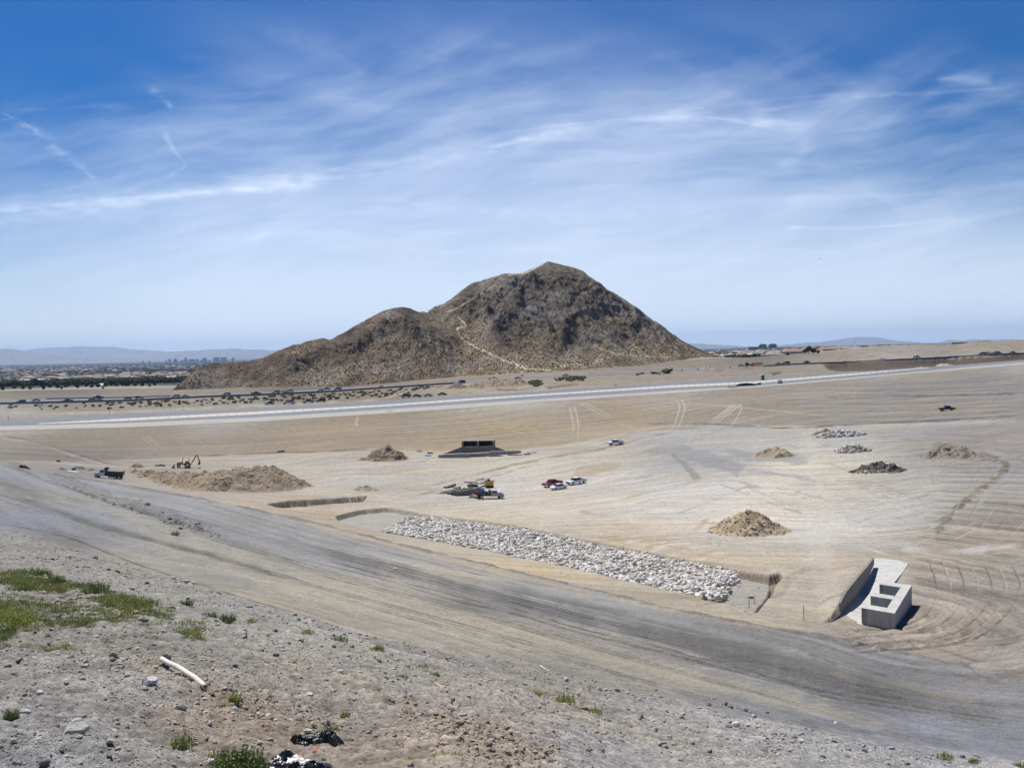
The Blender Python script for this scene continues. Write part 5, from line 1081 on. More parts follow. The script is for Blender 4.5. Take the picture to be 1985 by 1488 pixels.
sheet('orange_netting', 113, 895, .6, .4, 0, orangem, 'small scrap of orange netting on the slope', 'netting', .8, seed=9)
sheet('orange_netting', 852, 749.5, 3.0, 1.0, .1, orangem, 'strip of orange netting beside the grey mound', 'netting', .7, seed=10)
sheet('timber_scrap', 311, 903, 1.6, .5, .0, mat('rusty_metal', (.16,.06,.05)), 'rusty beam lying left of the loading tractor', 'scrap', .6, seed=11)
sheet('black_tarp', 1446, 747.5, 4.6, 1.4, .1, blk, 'long black tarp heap beside the unfinished road', 'tarp', 1.6, seed=12)
sheet('black_tarp', 1473, 745.5, 1.8, 1.0, .1, blk, 'small black tarp heap right of the long one', 'tarp', 1.1, seed=13)
sheet('plastic_sheet', 1484, 745.5, 2.0, .9, .1, mat('white_plastic', (.7,.7,.7)), 'pale sheet crumpled beside the small black tarp heap', 'sheet', .9, seed=14)
sheet('pale_tarp', 1420, 750.5, 2.6, 1.2, .1, mat('grey_green_sheet', (.22,.25,.22), .7), 'grey-green tarp left of the long black heap', 'tarp', .9, seed=15)
# stakes
stake_m = mat('stake_wood', (.50,.36,.18), .8, var=.1)
for (a, b, h, lab) in [(1558,1203,1.55,'wooden survey stake left of the long retaining wall'),(1452,1169,1.0,'thin stake left on the slab pit floor'),(1462,1161,1.0,'thin stake right on the slab pit floor'),(1055,1296,0,'')]:
    if not h: continue
    g_ = g1(a, b); o = MB().box(-.035, .035, -.035, .035, -.2, h).add([(-.035,-.035,h),(.035,-.035,h),(.035,.035,h),(-.035,.035,h),(0,0,h+.08)],[(0,1,4),(1,2,4),(2,3,4),(3,0,4)]).build('survey_stake', stake_m); o.location = tuple(g_); tag(o, lab, 'stake')
for i, (a, b) in enumerate([(330,795),(355,794),(212,803),(16,815),(1194,755),(1684,721),(1698,720.5),(1863,703)]):
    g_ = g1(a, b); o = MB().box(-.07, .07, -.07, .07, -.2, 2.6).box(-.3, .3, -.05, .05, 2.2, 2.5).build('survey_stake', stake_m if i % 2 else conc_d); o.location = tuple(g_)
    tag(o, 'thin survey post standing at the edge of the unfinished road', 'stake', 'survey posts along the unfinished road')
g_ = g1(1457, 1148)
for (a, b, s, lab) in [(1455,1149,.42,'lone round boulder on the bare slab of the pit'),(1412,1166,.25,'small stone at the near corner of the pit'),(1415,1167,.18,'pebble touching the small stone at the pit corner'),(1470,1130,.16,'little stone at the upper edge of the bare slab')]:
    v, f = RK1[3]; o = mesh_np('boulder', v, f, stone_g); o.location = tuple(g1(a, b)+[0, 0, s*.4]); o.scale = (s,)*3; tag(o, lab, 'boulder')
# ------------------------------------------------------------------ vehicles
tyre = mat('tyre_rubber', (.02,.02,.02), .9, var=.1); rimm = mat('wheel_rim', (.45,.45,.46), .35, .8, var=0); glass = mat('car_glass', (.015,.02,.025), .08, var=0, spec=.8)
lampm = mat('lamp_glass', (.75,.75,.72), .2, var=0); tailm = mat('tail_lamp', (.4,.02,.02), .3, var=0); plast = mat('black_plastic', (.025,.025,.025), .6, var=0); chrome = mat('chrome', (.6,.6,.6), .2, 1.0, var=0)
PAINT = {}
def paint(n, c): 
    if n not in PAINT: PAINT[n] = mat('paint_'+n, c, .28, .0, var=.03, scale=1.0, spec=.6)
    return PAINT[n]
white = paint('white', (.78,.78,.77)); red = paint('red', (.33,.012,.02)); black = paint('black', (.015,.016,.02)); silver = paint('silver', (.42,.43,.44)); yellow = paint('yellow', (.70,.42,.02))
navy = paint('navy', (.03,.05,.10)); teal = paint('teal', (.03,.14,.15)); dred = paint('maroon', (.16,.01,.02)); tanp = paint('tan', (.40,.36,.28)); grey = paint('grey', (.14,.145,.15))
def wheel(e, x, y, r, w):
    o = MB().cyl((x, y-w/2, r), (x, y+w/2, r), r, 18).build('wheel', tyre, e, bevel=.02)
    s = 1 if y > 0 else -1; h = MB().cyl((x, y+s*(w/2-.02), r), (x, y+s*(w/2+.015), r), r*.6, 14).build('rim', rimm, o); return o
def vehicle(kind, body, detail=True):
    """front towards -X"""
    e = empty({'pickup': 'pickup_truck', 'sedan': 'sedan_car', 'suv': 'suv_car'}[kind], (0, 0, 0))
    if kind == 'pickup':
        L, W, r = 2.9, .98, .40; xf, xr = -1.85, 1.80
        prof = [(-2.9,.50),(-2.92,.80),(-2.85,1.05),(-1.5,1.18),(1.0,1.18),(1.0,.50)]
        low = MB().prism(prof, -W, W, inset=lambda z: max(0, (z-.9)*.18))
        low.box(1.0, 2.88, -W, W, .55, .80).box(1.0, 2.80, -W, -W+.10, .80, 1.20).box(1.0, 2.80, W-.10, W, .80, 1.20).box(2.78, 2.90, -W, W, .80, 1.20)
        low.build('body', body, e, bevel=.04)
        gp_ = [(-1.45,1.17),(-.75,1.78),(.70,1.80),(1.02,1.17)]
        MB().prism(gp_, -W+.06, W-.06, inset=lambda z: max(0, (z-1.1)*.22)).build('windows', glass, e)
        MB().prism([(-.80,1.77),(-.72,1.85),(.66,1.87),(.74,1.79)], -W+.17, W-.17).build('roof', body, e, bevel=.02)
        for y in (-1, 1):
            for x0, x1 in ((-.28, -.18), (.62, .80)): MB().add([(x0, y*(W-.055), 1.16), (x1, y*(W-.055), 1.16), (x1-.02, y*(W-.20), 1.80), (x0, y*(W-.20), 1.80)], [(0,1,2,3), (3,2,1,0)]).build('pillar', body, e)
            MB().box(-1.15, -.98, y*(W+.02)-.10*(y < 0), y*(W+.02)+.10*(y > 0), 1.15, 1.33).build('mirror', plast, e)
        MB().box(1.05, 2.75, -W+.1, W-.1, .80, .83).build('bed_liner', plast, e)
        MB().box(-2.97, -2.88, -W*.9, W*.9, .42, .62).build('front_bumper', chrome, e); MB().box(2.88, 2.97, -W*.9, W*.9, .45, .65).build('rear_bumper', chrome, e)
        MB().box(-2.94, -2.86, -.55, .55, .68, .98).build('grille', plast, e)
        lx = 2.92; hz = .85
    elif kind == 'sedan':
        L, W, r = 2.3, .88, .32; xf, xr = -1.42, 1.36
        prof = [(-2.3,.35),(-2.34,.60),(-2.1,.78),(-1.15,.92),(1.6,.98),(2.2,.92),(2.32,.65),(2.28,.35)]
        MB().prism(prof, -W, W, inset=lambda z: max(0, (z-.7)*.2)).build('body', body, e, bevel=.05)
        gp_ = [(-1.25,.90),(-.45,1.36),(.65,1.38),(1.65,.95)]
        MB().prism(gp_, -W+.06, W-.06, inset=lambda z: max(0, (z-.9)*.42)).build('windows', glass, e)
        MB().prism([(-.50,1.36),(-.40,1.42),(.58,1.44),(.72,1.37)], -W+.25, W-.25).build('roof', body, e, bevel=.02)
        for y in (-1, 1): MB().box(-.98, -.84, y*(W+.02)-.10*(y < 0), y*(W+.02)+.10*(y > 0), .88, 1.0).build('mirror', body, e)
        MB().box(-2.37, -2.30, -.5, .5, .42, .58).build('grille', plast, e); lx = 2.30; hz = .66
    else:
        L, W, r = 2.4, .95, .38; xf, xr = -1.5, 1.5
        prof = [(-2.4,.45),(-2.42,.80),(-2.3,1.0),(-1.3,1.10),(2.35,1.12),(2.4,.45)]
        MB().prism(prof, -W, W, inset=lambda z: max(0, (z-.9)*.18)).build('body', body, e, bevel=.05)
        MB().prism([(-1.35,1.08),(-.65,1.66),(2.05,1.68),(2.32,1.10)], -W+.06, W-.06, inset=lambda z: max(0, (z-1.05)*.25)).build('windows', glass, e)
        MB().prism([(-.72,1.65),(-.62,1.73),(1.98,1.75),(2.08,1.67)], -W+.18, W-.18).build('roof', body, e, bevel=.02)
        for y in (-1, 1): MB().box(-1.05, -.90, y*(W+.02)-.10*(y < 0), y*(W+.02)+.10*(y > 0), 1.06, 1.22).build('mirror', plast, e)
        MB().box(-2.46, -2.38, -.55, .55, .55, .85).build('grille', plast, e); lx = 2.40; hz = .82
    for x_ in (xf, xr):
        for s in (-1, 1): wheel(e, x_, s*(W-.10), r, .26)
    for s in (-1, 1):
        MB().box(-lx-.03, -lx+.08, s*(W-.18)-.15, s*(W-.18)+.15, hz-.08, hz+.10).build('headlight', lampm, e)
        MB().box(lx-.08, lx+.03, s*(W-.12)-.07, s*(W-.12)+.07, hz-.05, hz+.15).build('tail_light', tailm, e)
    return e
def place(e, px, py, rz, label, cat, group=None, s=1.0, lift=0.0):
    g = g1(px, py); e.location = (g[0], g[1], g[2]+lift); e.rotation_euler = (0, 0, rz)
    h = .8; zx = float(ground_z(g[0]+h*math.cos(rz), g[1]+h*math.sin(rz))-ground_z(g[0]-h*math.cos(rz), g[1]-h*math.sin(rz)))/(2*h)
    zy = float(ground_z(g[0]-h*math.sin(rz), g[1]+h*math.cos(rz))-ground_z(g[0]+h*math.sin(rz), g[1]-h*math.cos(rz)))/(2*h)
    e.rotation_euler = (math.atan(zy)*.8, -math.atan(zx)*.8, rz); e.scale = (s,)*3; tag(e, label, cat, group); return e
place(vehicle('pickup', red), 1071, 942, math.radians(38), 'dark red pickup truck parked behind the white car', 'pickup truck')
place(vehicle('sedan', white), 1083, 947.5, math.radians(33), 'white sedan parked in front of the red pickup', 'car')
place(vehicle('pickup', white), 1118, 938, math.radians(36), 'white pickup truck parked right of the red pickup and the white car', 'pickup truck')
place(vehicle('pickup', white), 1194, 861, math.radians(14), 'white pickup truck driving alone on the track in the middle distance', 'pickup truck')
place(vehicle('pickup', black), 1836, 795.5, math.radians(180-3), 'black pickup truck alone on the graded slope at the far right', 'pickup truck')
# dump truck, front towards -X
def dump_truck():
    e = empty('dump_truck', (0, 0, 0)); W = 1.15
    MB().box(-2.3, 3.7, -.45, .45, .75, 1.0).build('chassis', plast, e)
    MB().prism([(-4.1,.75),(-4.15,1.25),(-3.95,1.65),(-2.75,1.80),(-2.75,.75)], -W*.85, W*.85, inset=lambda z: max(0, (z-1.2)*.2)).build('hood', white, e, bevel=.05)
    cab = MB().prism([(-2.75,.75),(-2.75,1.85),(-2.35,2.65),(-1.35,2.70),(-1.25,.75)], -W, W, inset=lambda z: max(0, (z-1.8)*.12)).build('cab', white, e, bevel=.05)
    MB().add([(-2.79,-.85,1.9),(-2.79,.85,1.9),(-2.44,.78,2.55),(-2.44,-.78,2.55)],[(0,1,2,3),(3,2,1,0)]).build('windshield', glass, cab)
    for s in (-1, 1): MB().box(-2.35, -1.55, s*1.10-.07, s*1.10+.07, 1.75, 2.40).build('window', glass, cab); MB().box(-2.7, -2.6, s*1.35-.1, s*1.35+.1, 1.7, 2.2).build('mirror', plast, cab)
    bed = MB(); bed.box(-1.05, 3.9, -1.2, 1.2, 1.10, 1.25).box(-1.05, 3.9, -1.2, -1.08, 1.25, 2.15).box(-1.05, 3.9, 1.08, 1.2, 1.25, 2.15).box(-1.05, -.9, -1.2, 1.2, 1.25, 2.9).box(3.75, 3.92, -1.2, 1.2, 1.25, 2.4)
    for j in range(6): bed.box(-.7+j*.8, -.6+j*.8, -1.28, -1.2, 1.12, 2.15); bed.box(-.7+j*.8, -.6+j*.8, 1.2, 1.28, 1.12, 2.15)
    b = bed.build('dump_bed', black, e, bevel=.02)
    MB().cyl((-.9, -.95, 2.95), (-.9, .95, 2.95), .42, 12).box(-1.9, -.9, -1.05, 1.05, 2.78, 2.9).build('cover_roll', mat('dark_blue_tarp', (.02,.05,.10), .6), e)
    for x_, wd in ((-3.3, .3), (1.9, .55), (3.0, .55)):
        for s in (-1, 1): wheel(e, x_, s*(.95), .50, wd)
    for s in (-1, 1): MB().box(-4.18, -4.08, s*.75-.15, s*.75+.15, 1.05, 1.28).build('headlight', lampm, e); MB().cyl((-.2, s*.9, .55), (1.0, s*.9, .55), .28, 12).build('fuel_tank', chrome, e)
    MB().box(-4.3, -4.12, -1.05, 1.05, .5, .8).build('bumper', chrome, e)
    return e
place(dump_truck(), 212, 927, math.radians(8), 'dump truck with a white cab and black bed left of the longest heap', 'dump truck', s=.92)
def backhoe():
    e = empty('backhoe_loader', (0, 0, 0)); Y_ = yellow
    MB().prism([(-1.9,.8),(-1.95,1.5),(-.5,1.75),(-.5,.8)], -.6, .6).build('engine_hood', Y_, e, bevel=.04)
    MB().box(-.6, 1.5, -.55, .55, .7, 1.15).build('chassis', Y_, e, bevel=.03)
    MB().box(-.55, 1.25, -.75, .75, 2.75, 2.9).build('canopy_roof', Y_, e, bevel=.03)
    for x_ in (-.45, 1.15):
        for s in (-1, 1): MB().box(x_-.05, x_+.05, s*.68-.05, s*.68+.05, 1.1, 2.76).build('canopy_post', plast, e)
    MB().box(.2, .7, -.3, .3, 1.15, 1.35).box(.6, .75, -.3, .3, 1.35, 1.9).build('seat', plast, e)
    for x_, r_, w_ in ((-1.4, .5, .32), (.75, .78, .45)):
        for s in (-1, 1): wheel(e, x_, s*.85, r_, w_)
    for s in (-1, 1): MB().cyl((-.4, s*.6, 1.3), (-2.6, s*.6, .55), .09, 8).build('loader_arm', Y_, e)
    MB().prism([(-2.6,.1),(-3.3,.05),(-2.8,.35),(-2.65,.85),(-2.5,.95),(-2.45,.1)], -1.1, 1.1).build('loader_bucket', mat('bucket_steel', (.09,.08,.08), .7, .3), e)
    MB().prism([(1.5,.8),(1.7,.7),(3.3,3.45),(2.9,3.65)], -.24, .24).build('boom', Y_, e)
    MB().prism([(2.95,3.65),(3.3,3.55),(4.1,1.6),(3.7,1.5)], -.2, .2).build('dipper_arm', Y_, e)
    MB().prism([(3.75,1.7),(4.1,1.6),(4.05,1.0),(3.5,.75),(3.3,1.1),(3.6,1.2)], -.35, .35).build('digging_bucket', mat('bucket_steel', (.09,.08,.08)), e)
    for s in (-1, 1): MB().box(1.35, 1.55, s*.9-.1, s*.9+.1, .15, 1.1).build('stabilizer', plast, e)
    return e
place(backhoe(), 357, 906, math.radians(20), 'yellow backhoe loader with raised arm behind the longest heap', 'backhoe', s=1.2)
def work_truck():
    e = empty('service_truck', (0, 0, 0)); W = 1.0        # front towards +X here after rotation
    MB().box(-3.2, 3.2, -.4, .4, .6, .8).build('chassis', plast, e)
    MB().prism([(-3.35,.6),(-3.4,1.1),(-3.2,1.25),(-2.1,1.35),(-2.1,.6)], -W, W).build('front_fenders', silver, e, bevel=.05)
    MB().box(-3.1, -2.2, -.55, .55, 1.25, 1.34).build('engine', plast, e)
    hood = MB().add([(-2.1,-.9,1.36),(-2.1,.9,1.36),(-2.6,.85,2.45),(-2.6,-.85,2.45),(-2.04,-.9,1.40),(-2.04,.9,1.40),(-2.54,.85,2.49),(-2.54,-.85,2.49)],[(0,1,2,3),(7,6,5,4),(0,4,5,1),(1,5,6,2),(2,6,7,3),(3,7,4,0)]).build('raised_hood', white, e)
    cab = MB().prism([(-2.1,.6),(-2.1,1.36),(-1.45,2.0),(-.2,2.0),(-.1,.6)], -W, W, inset=lambda z: max(0, (z-1.3)*.2)).build('cab', silver, e, bevel=.05)
    MB().add([(-2.08,-.8,1.42),(-2.08,.8,1.42),(-1.53,.74,1.95),(-1.53,-.74,1.95)],[(0,1,2,3),(3,2,1,0)]).build('windshield', glass, cab)
    for s in (-1, 1): MB().box(-1.6, -.4, s*.93-.03, s*.93+.03, 1.38, 1.85).build('window', glass, cab)
    MB().box(0, 3.7, -1.15, 1.15, .95, 1.1).build('flatbed', black, e)
    MB().box(0, .1, -1.1, 1.1, 1.1, 2.1).build('headboard', black, e)
    bx_ = MB()
    for x0, s in ((.3, -1), (1.4, -1), (2.5, -1), (.3, 1), (2.2, 1)): bx_.box(x0, x0+.85, s*.85-.25, s*.85+.25, 1.102, 1.55)
    bx_.build('tool_box', black, e)
    MB().cyl((.9, 0, 1.15), (.9, 0, 1.75), .4, 12).cyl((1.9, .1, 1.15), (1.9, .1, 1.9), .22, 10).build('compressor', mat('violet_grey', (.16,.15,.22), .5), e)
    MB().cyl((3.4, -.9, 1.1), (3.4, -.9, 1.75), .22, 10).cyl((2.4, -1.0, .5), (2.4, -1.0, 1.1), .25, 10).build('red_canister', redm, e)
    MB().cyl((3.45, .8, 1.1), (3.45, .8, 1.9), .25, 10).build('gas_bottle', redm, e)
    for x_, w_ in ((-2.65, .3), (2.3, .5)):
        for s in (-1, 1): wheel(e, x_, s*.88, .46, w_)
    MB().box(-3.5, -3.36, -.95, .95, .45, .75).build('bumper', plast, e)
    return e
place(work_truck(), 949, 965.5, math.radians(180+16), 'loaded flatbed service truck with its white hood raised', 'service truck', s=.98)
# highway traffic
protos = {}
def traffic(kind, color, px, py, label, s=1.0, flip=False, group='vehicles on the highway'):
    key = (kind, color.name)
    if key not in protos: protos[key] = e = vehicle(kind, color)
    else: e = copy_tree(protos[key])
    lx = 12; a, b = gp([px-lx, px+lx], [py+lx*.045, py-lx*.045]); rz = math.atan2(b[1]-a[1], b[0]-a[0])
    g = g1(px, py); e.location = (g[0], g[1], g[2]+.14); e.rotation_euler = (0, 0, rz+(math.pi if flip else 0)); e.scale = (s*1.1,)*3
    tag(e, label, {'pickup': 'pickup truck', 'sedan': 'car', 'suv': 'suv'}[kind], group); return e
T = [('suv',teal,41,781,'dark teal suv, leftmost vehicle on the highway'),('sedan',silver,70,777.5,'silver car just right of the leftmost dark suv on the highway'),('pickup',grey,131,779,'dark grey pickup, alone between the second car and the black-and-silver group on the highway'),
 ('suv',silver,180,777.5,'silver suv at the left of the close trio on the highway'),('sedan',silver,191,777,'silver car at the right of the close trio on the highway'),('pickup',black,190,772.5,'black pickup in the far lane of the close trio on the highway'),
 ('sedan',black,248,774.5,'low black car on the highway, followed by a dark suv'),('suv',grey,270,773.5,'dark suv behind the low black car on the highway'),('suv',silver,341,770.5,'silver suv before a silver car above the shrub slope'),('sedan',silver,360,769.5,'silver car behind the silver suv above the shrub slope'),
 ('suv',silver,439,766.5,'lone silver suv left of the maroon pickup on the highway'),('pickup',dred,496,765,'maroon pickup on the highway'),('suv',silver,535,762,'silver suv right of the maroon pickup'),('suv',white,563,760,'white suv pulling the low dark trailer'),
 ('sedan',silver,621,758,'silver car above the row of parked trucks'),('sedan',grey,634,755.5,'dark car in the far lane behind the silver car'),('suv',grey,655,756,'grey suv leading past the shrub slope'),('sedan',white,741,751.5,'white car where the highway nears the earth mounds'),('suv',navy,895,742.5,'navy suv below the left spur of the hill'),('sedan',silver,1004,734.5,'silver car right below the hiking trail end'),('sedan',silver,1096,729.5,'silver car behind the green weeds under the hill'),
 ('sedan',silver,1510,707.3,'silver car first in line right of the orange arrow board'),('suv',black,1524,706,'black suv behind the silver car right of the arrow board'),('sedan',black,1564,703.8,'black car alone before the dark cut begins'),('sedan',white,1710,698.7,'white car half hidden by the barrier over the cut'),('suv',silver,1777,694.5,'silver suv above the pale heap on the highway'),('suv',grey,1905,688,'grey suv, first of the queue at the right edge'),('suv',white,1917,687.5,'white suv, second of the queue at the right edge'),('sedan',silver,1926,687,'silver car, third of the queue at the right edge'),('suv',grey,1934,686.3,'dark suv, fourth of the queue at the right edge'),('sedan',dred,1962,685,'maroon car, last of the queue at the right edge')]
for i, (k_, c_, a, b, lab) in enumerate(T): traffic(k_, c_, a, b, lab, flip=bool(i % 2))
T2 = [('sedan',navy,522,784.2,'navy car, first of the line parked above the unfinished road'),('pickup',silver,560,783,'silver pickup, second of the line parked above the unfinished road'),('pickup',grey,598,781,'dark grey pickup, third of the line parked above the unfinished road'),('suv',black,622,779.5,'black boxy suv, fourth of the line parked above the unfinished road'),('suv',grey,787,770.5,'grey suv, first of the second parked line'),('sedan',grey,808,769.5,'grey car, second of the second parked line'),('sedan',tanp,830,768.5,'tan car, third of the second parked line'),('sedan',teal,857,766.3,'teal car, last of the second parked line')]
for i, (k_, c_, a, b, lab) in enumerate(T2): traffic(k_, c_, a, b, lab, s=1.08, group='vehicles parked above the unfinished road')
traffic('sedan', yellow, 1437, 710.5, 'yellow car left of the dark truck with the arrow board')
# trailer, arrow board truck
g = g1(552, 761.5); e = empty('trailer', (g[0], g[1], g[2]+.15), .33); MB().box(-3, 3, -1, 1, .55, .75).box(-2.6, 1.5, -.8, .8, .75, 1.15).build('deck', black, e)
for x_ in (.3, 1.2):
    for s in (-1, 1): wheel(e, x_, s*.95, .35, .22)
tag(e, 'low dark trailer towed behind the white suv', 'trailer')
g = g1(1453, 710); e = empty('shadow_truck', (g[0], g[1], g[2]+.14), .12); MB().box(-3, 3, -1.1, 1.1, .5, 1.6).box(-2.8, -1, -1.05, 1.05, 1.6, 2.6).build('body', black, e, bevel=.05)
for x_ in (-2, 2):
    for s in (-1, 1): wheel(e, x_, s*1.0, .5, .3)
tag(e, 'dark truck standing left of the orange arrow trailers', 'truck')
for i in range(4):
    g = g1(1460+i*5.3, 709.8-i*.25); e = empty('barrier_trailer', (g[0], g[1], g[2]+.15), .12); MB().box(-.95, .95, -.1, .1, .9, 2.3).build('board', yellow if i % 2 else orangem, e)
    MB().box(-.85, .85, -.6, .6, .3, .5).build('frame', orangem, e)
    for s in (-1, 1): MB().cyl((s*.8, -.6, .3), (s*.8, .6, .3), .3, 10).build('wheel', tyre, e)
    tag(e, ['first', 'second', 'third', 'fourth'][i]+' orange and yellow board trailer counted from the dark truck', 'board trailer', 'orange and yellow board trailers')
# drums
drum = None
for i, (a, b) in enumerate([(1262,723),(1297,721),(1322,719.5),(1353,717.5),(1384,715.5),(1416,714),(1447,712.5)]):
    g = g1(a, b)
    if drum is None:
        drum = empty('traffic_drum', (0, 0, 0)); MB().cyl((0, 0, 0), (0, 0, 1.1), .34, 12, r2=.26).build('barrel', orangem, drum); MB().cyl((0, 0, .45), (0, 0, .65), .325, 12, r2=.31).build('band', white, drum); MB().cyl((0, 0, 0), (0, 0, .08), .45, 12).build('base', plast, drum); o = drum
    else: o = copy_tree(drum)
    o.location = tuple(g); o.scale = (1.3,)*3; tag(o, ['first', 'second', 'third', 'fourth', 'fifth', 'sixth', 'seventh'][i]+' orange drum from the left along the highway edge under the hill', 'traffic drum', 'orange drums along the highway edge')
# portable toilet, white crate
g = g1(1478.5, 736.5); e = empty('portable_toilet', tuple(g), .1); s_ = 1.25; tg = mat('toilet_green', (.01,.26,.20), .5, var=.05)
MB().box(-.62*s_, .62*s_, -.62*s_, .62*s_, 0, 2.2*s_).build('cabin', tg, e, bevel=.03); MB().box(-.45*s_, .45*s_, -.66*s_, -.615*s_, .1, 2.0*s_).build('door', mat('toilet_door', (.01,.20,.16), .5, var=0), e)
MB().prism([(-.66*s_, 2.2*s_), (-.5*s_, 2.45*s_), (.5*s_, 2.45*s_), (.66*s_, 2.2*s_)], -.66*s_, .66*s_).build('roof', mat('white_plastic', (.7,.7,.7)), e); tag(e, 'green portable toilet with a white roof beside the unfinished road', 'portable toilet')
g = g1(1511.5, 743); e = empty('generator_box', tuple(g), .1); MB().box(-1.3, 1.3, -.9, .9, .35, 1.9).build('housing', white, e, bevel=.05); MB().box(-.9, .9, -.92, -.89, .6, 1.5).build('louvre_panel', silver, e)
for s in (-1, 1): MB().cyl((s*.7, -.95, .35), (s*.7, .95, .35), .33, 12).build('wheel', tyre, e)
tag(e, 'white wheeled equipment box right of the portable toilet', 'generator')

# ------------------------------------------------------------------ the crew at the dig
conc_pit = g1(885, 955)
p0, p1 = gp([884, 930], [960.5, 956]); L = np.linalg.norm((p1-p0)[:2]); e = empty('concrete_vault', tuple(p0), math.atan2(p1[1]-p0[1], p1[0]-p0[0]))
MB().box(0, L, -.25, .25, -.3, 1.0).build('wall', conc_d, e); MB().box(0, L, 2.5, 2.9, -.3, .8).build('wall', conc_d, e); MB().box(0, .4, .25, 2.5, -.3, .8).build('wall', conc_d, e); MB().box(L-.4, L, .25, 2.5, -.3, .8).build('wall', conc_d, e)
tag(e, 'low concrete vault walls the crew is working on', 'vault')
def person(px, py, rz, label, shirt, bend=0.0, h=1.78, legs=(.08, -.08), arms=((.25, .1), (.2, .15)), dark=True):
    g = g1(px, py); e = empty('person', tuple(g), rz); k = h/1.78; b = bend
    sk = [(0, 0, .95)]; E_ = []; R_ = [.15]
    def add(p, par, r): sk.append(p); R_.append(r); E_.append((par, len(sk)-1)); return len(sk)-1
    sy, cy = math.sin(b), math.cos(b)
    def tp(z, x=0, y=0): return (x*1.0+(z-.95)*sy, y, .95+(z-.95)*cy-x*sy*0)
    s1 = add(tp(1.15), 0, .145); s2 = add(tp(1.38), s1, .17); nk = add(tp(1.52), s2, .065); hd_ = add(tp(1.60), nk, .085); add(tp(1.74), hd_, .09)
    for s, ll in ((1, legs[0]), (-1, legs[1])):
        hp_ = add((0, s*.10, .88), 0, .105); kn = add((ll*.6+.03, s*.12, .48), hp_, .07); an = add((ll, s*.13, .08), kn, .048); add((ll+.17, s*.14, .04), an, .04)
    hands = []
    for s, (ax, az) in zip((1, -1), arms):
        sh = add(tp(1.42, 0, s*.19), s2, .065); p = tp(1.42, 0, s*.22); el = add((p[0]+ax*.4, s*.27, p[2]-.27), sh, .046); ha = (p[0]+ax+.1, s*.22, p[2]-.48+az); hn = add(ha, el, .032)
        for j in range(5):
            an_ = (j-2)*.35; tip = (ha[0]+.09*math.cos(an_), ha[1]+.045*math.sin(an_)*2, ha[2]-.05-(.0 if j else -.03)); add(tip, hn, .010)
    me = bpy.data.meshes.new('person'); me.from_pydata([tuple(c*k for c in p) for p in sk], E_, []); me.update()
    o = bpy.data.objects.new('body', me); C.objects.link(o); o.parent = e
    md = o.modifiers.new('skin', 'SKIN'); md.use_smooth_shade = True
    for i_, v_ in enumerate(me.skin_vertices[0].data): v_.radius = (R_[i_]*k,)*2; v_.use_root = (i_ == 0)
    o.modifiers.new('sub', 'SUBSURF').levels = 1
    me.materials.append(mat('work_trousers', (.04,.04,.05), .9) if dark else mat('work_jeans', (.12,.10,.09), .9))
    # vest: a shell round the torso; helmet and face
    a = Vector(tp(1.02))*k; c = Vector(tp(1.47))*k; MB().cyl(a, c, .20*k, 14, r2=.235*k).build('vest', shirt, e, bevel=.04)
    hc = Vector(tp(1.70))*k; v, f = ICO2; hm = mesh_np('helmet', v*[.135*k, .125*k, .11*k]*[1, 1, 1]+[0, 0, .03], f, white, smooth=True); hm.parent = e; hm.location = hc
    fc = MB().box(.075*k, .10*k, -.035*k, .035*k, -.05*k, .02*k).build('face', mat('skin', (.42,.25,.17), .6), e); fc.location = hc-Vector((0, 0, .06*k))
    tag(e, label, 'person'); return e
hv = mat('hi_vis_yellow', (.50,.80,.04), .7, var=.05)
person(891.5, 954, -1.2, 'leftmost worker in a lime vest, standing at the far side of the vault', hv, dark=False)
person(897.5, 955.5, -.6, 'middle worker in a lime vest, bending over the vault', hv, bend=.75, arms=((.25, -.1), (.2, -.05)))
person(907, 956.5, 2.4, 'right worker in a lime vest and dark trousers, beside the blue tarp', hv)
g = g1(879, 960); e = empty('sawhorse', tuple(g), .3)
for s in (-1, 1):
    for t in (-1, 1): MB().cyl((s*.45, t*.35, 0), (s*.1, t*.05, 1.25), .06, 8).build('leg', plast, e)
MB().box(-.25, .25, -.1, .1, 1.2, 1.35).build('top_rail', yellow, e); tag(e, 'black folding stand at the left end of the vault', 'stand')
# blue tarp draped on the vault, machine with boards, loose boards
sheet('tarp', 921, 955, 2.6, 1.1, .25, mat('bright_blue_tarp', (.07,.22,.62), .5, var=.1, scale=2), 'bright blue tarp draped over the right end of the vault', 'tarp', 1.5, seed=21)
g = g1(949, 944.5); e = empty('plate_stack', tuple(g), .15); mb = MB()
for x_ in (-.75, 0, .75): mb.cyl((x_, 0, 0), (x_, 0, 1.7), .36, 14)
mb.build('drum', yellow, e); MB().cyl((-.75, 0, 0), (-.75, 0, .6), .38, 14).cyl((0, 0, 0), (0, 0, .5), .38, 14).cyl((.75, 0, 0), (.75, 0, .5), .38, 14).build('base', plast, e)
MB().box(-1.2, 1.4, -.6, .6, 1.72, 1.86).build('board', wood, e); MB().box(-.5, .1, -.3, .3, 1.862, 2.3).build('crate', plast, e)
MB().add([(-2.3,-.3,1.9),(-.6,-.5,1.88),(-.6,.4,1.88),(-2.3,.3,1.9),(-2.3,-.3,2.0),(-.6,-.5,1.98),(-.6,.4,1.98),(-2.3,.3,2.0)],[(3,2,1,0),(4,5,6,7),(0,1,5,4),(1,2,6,5),(2,3,7,6),(3,0,4,7)]).build('plank', wood, e)
tag(e, 'yellow and black site machine loaded with flat boards behind the crew', 'site machine')
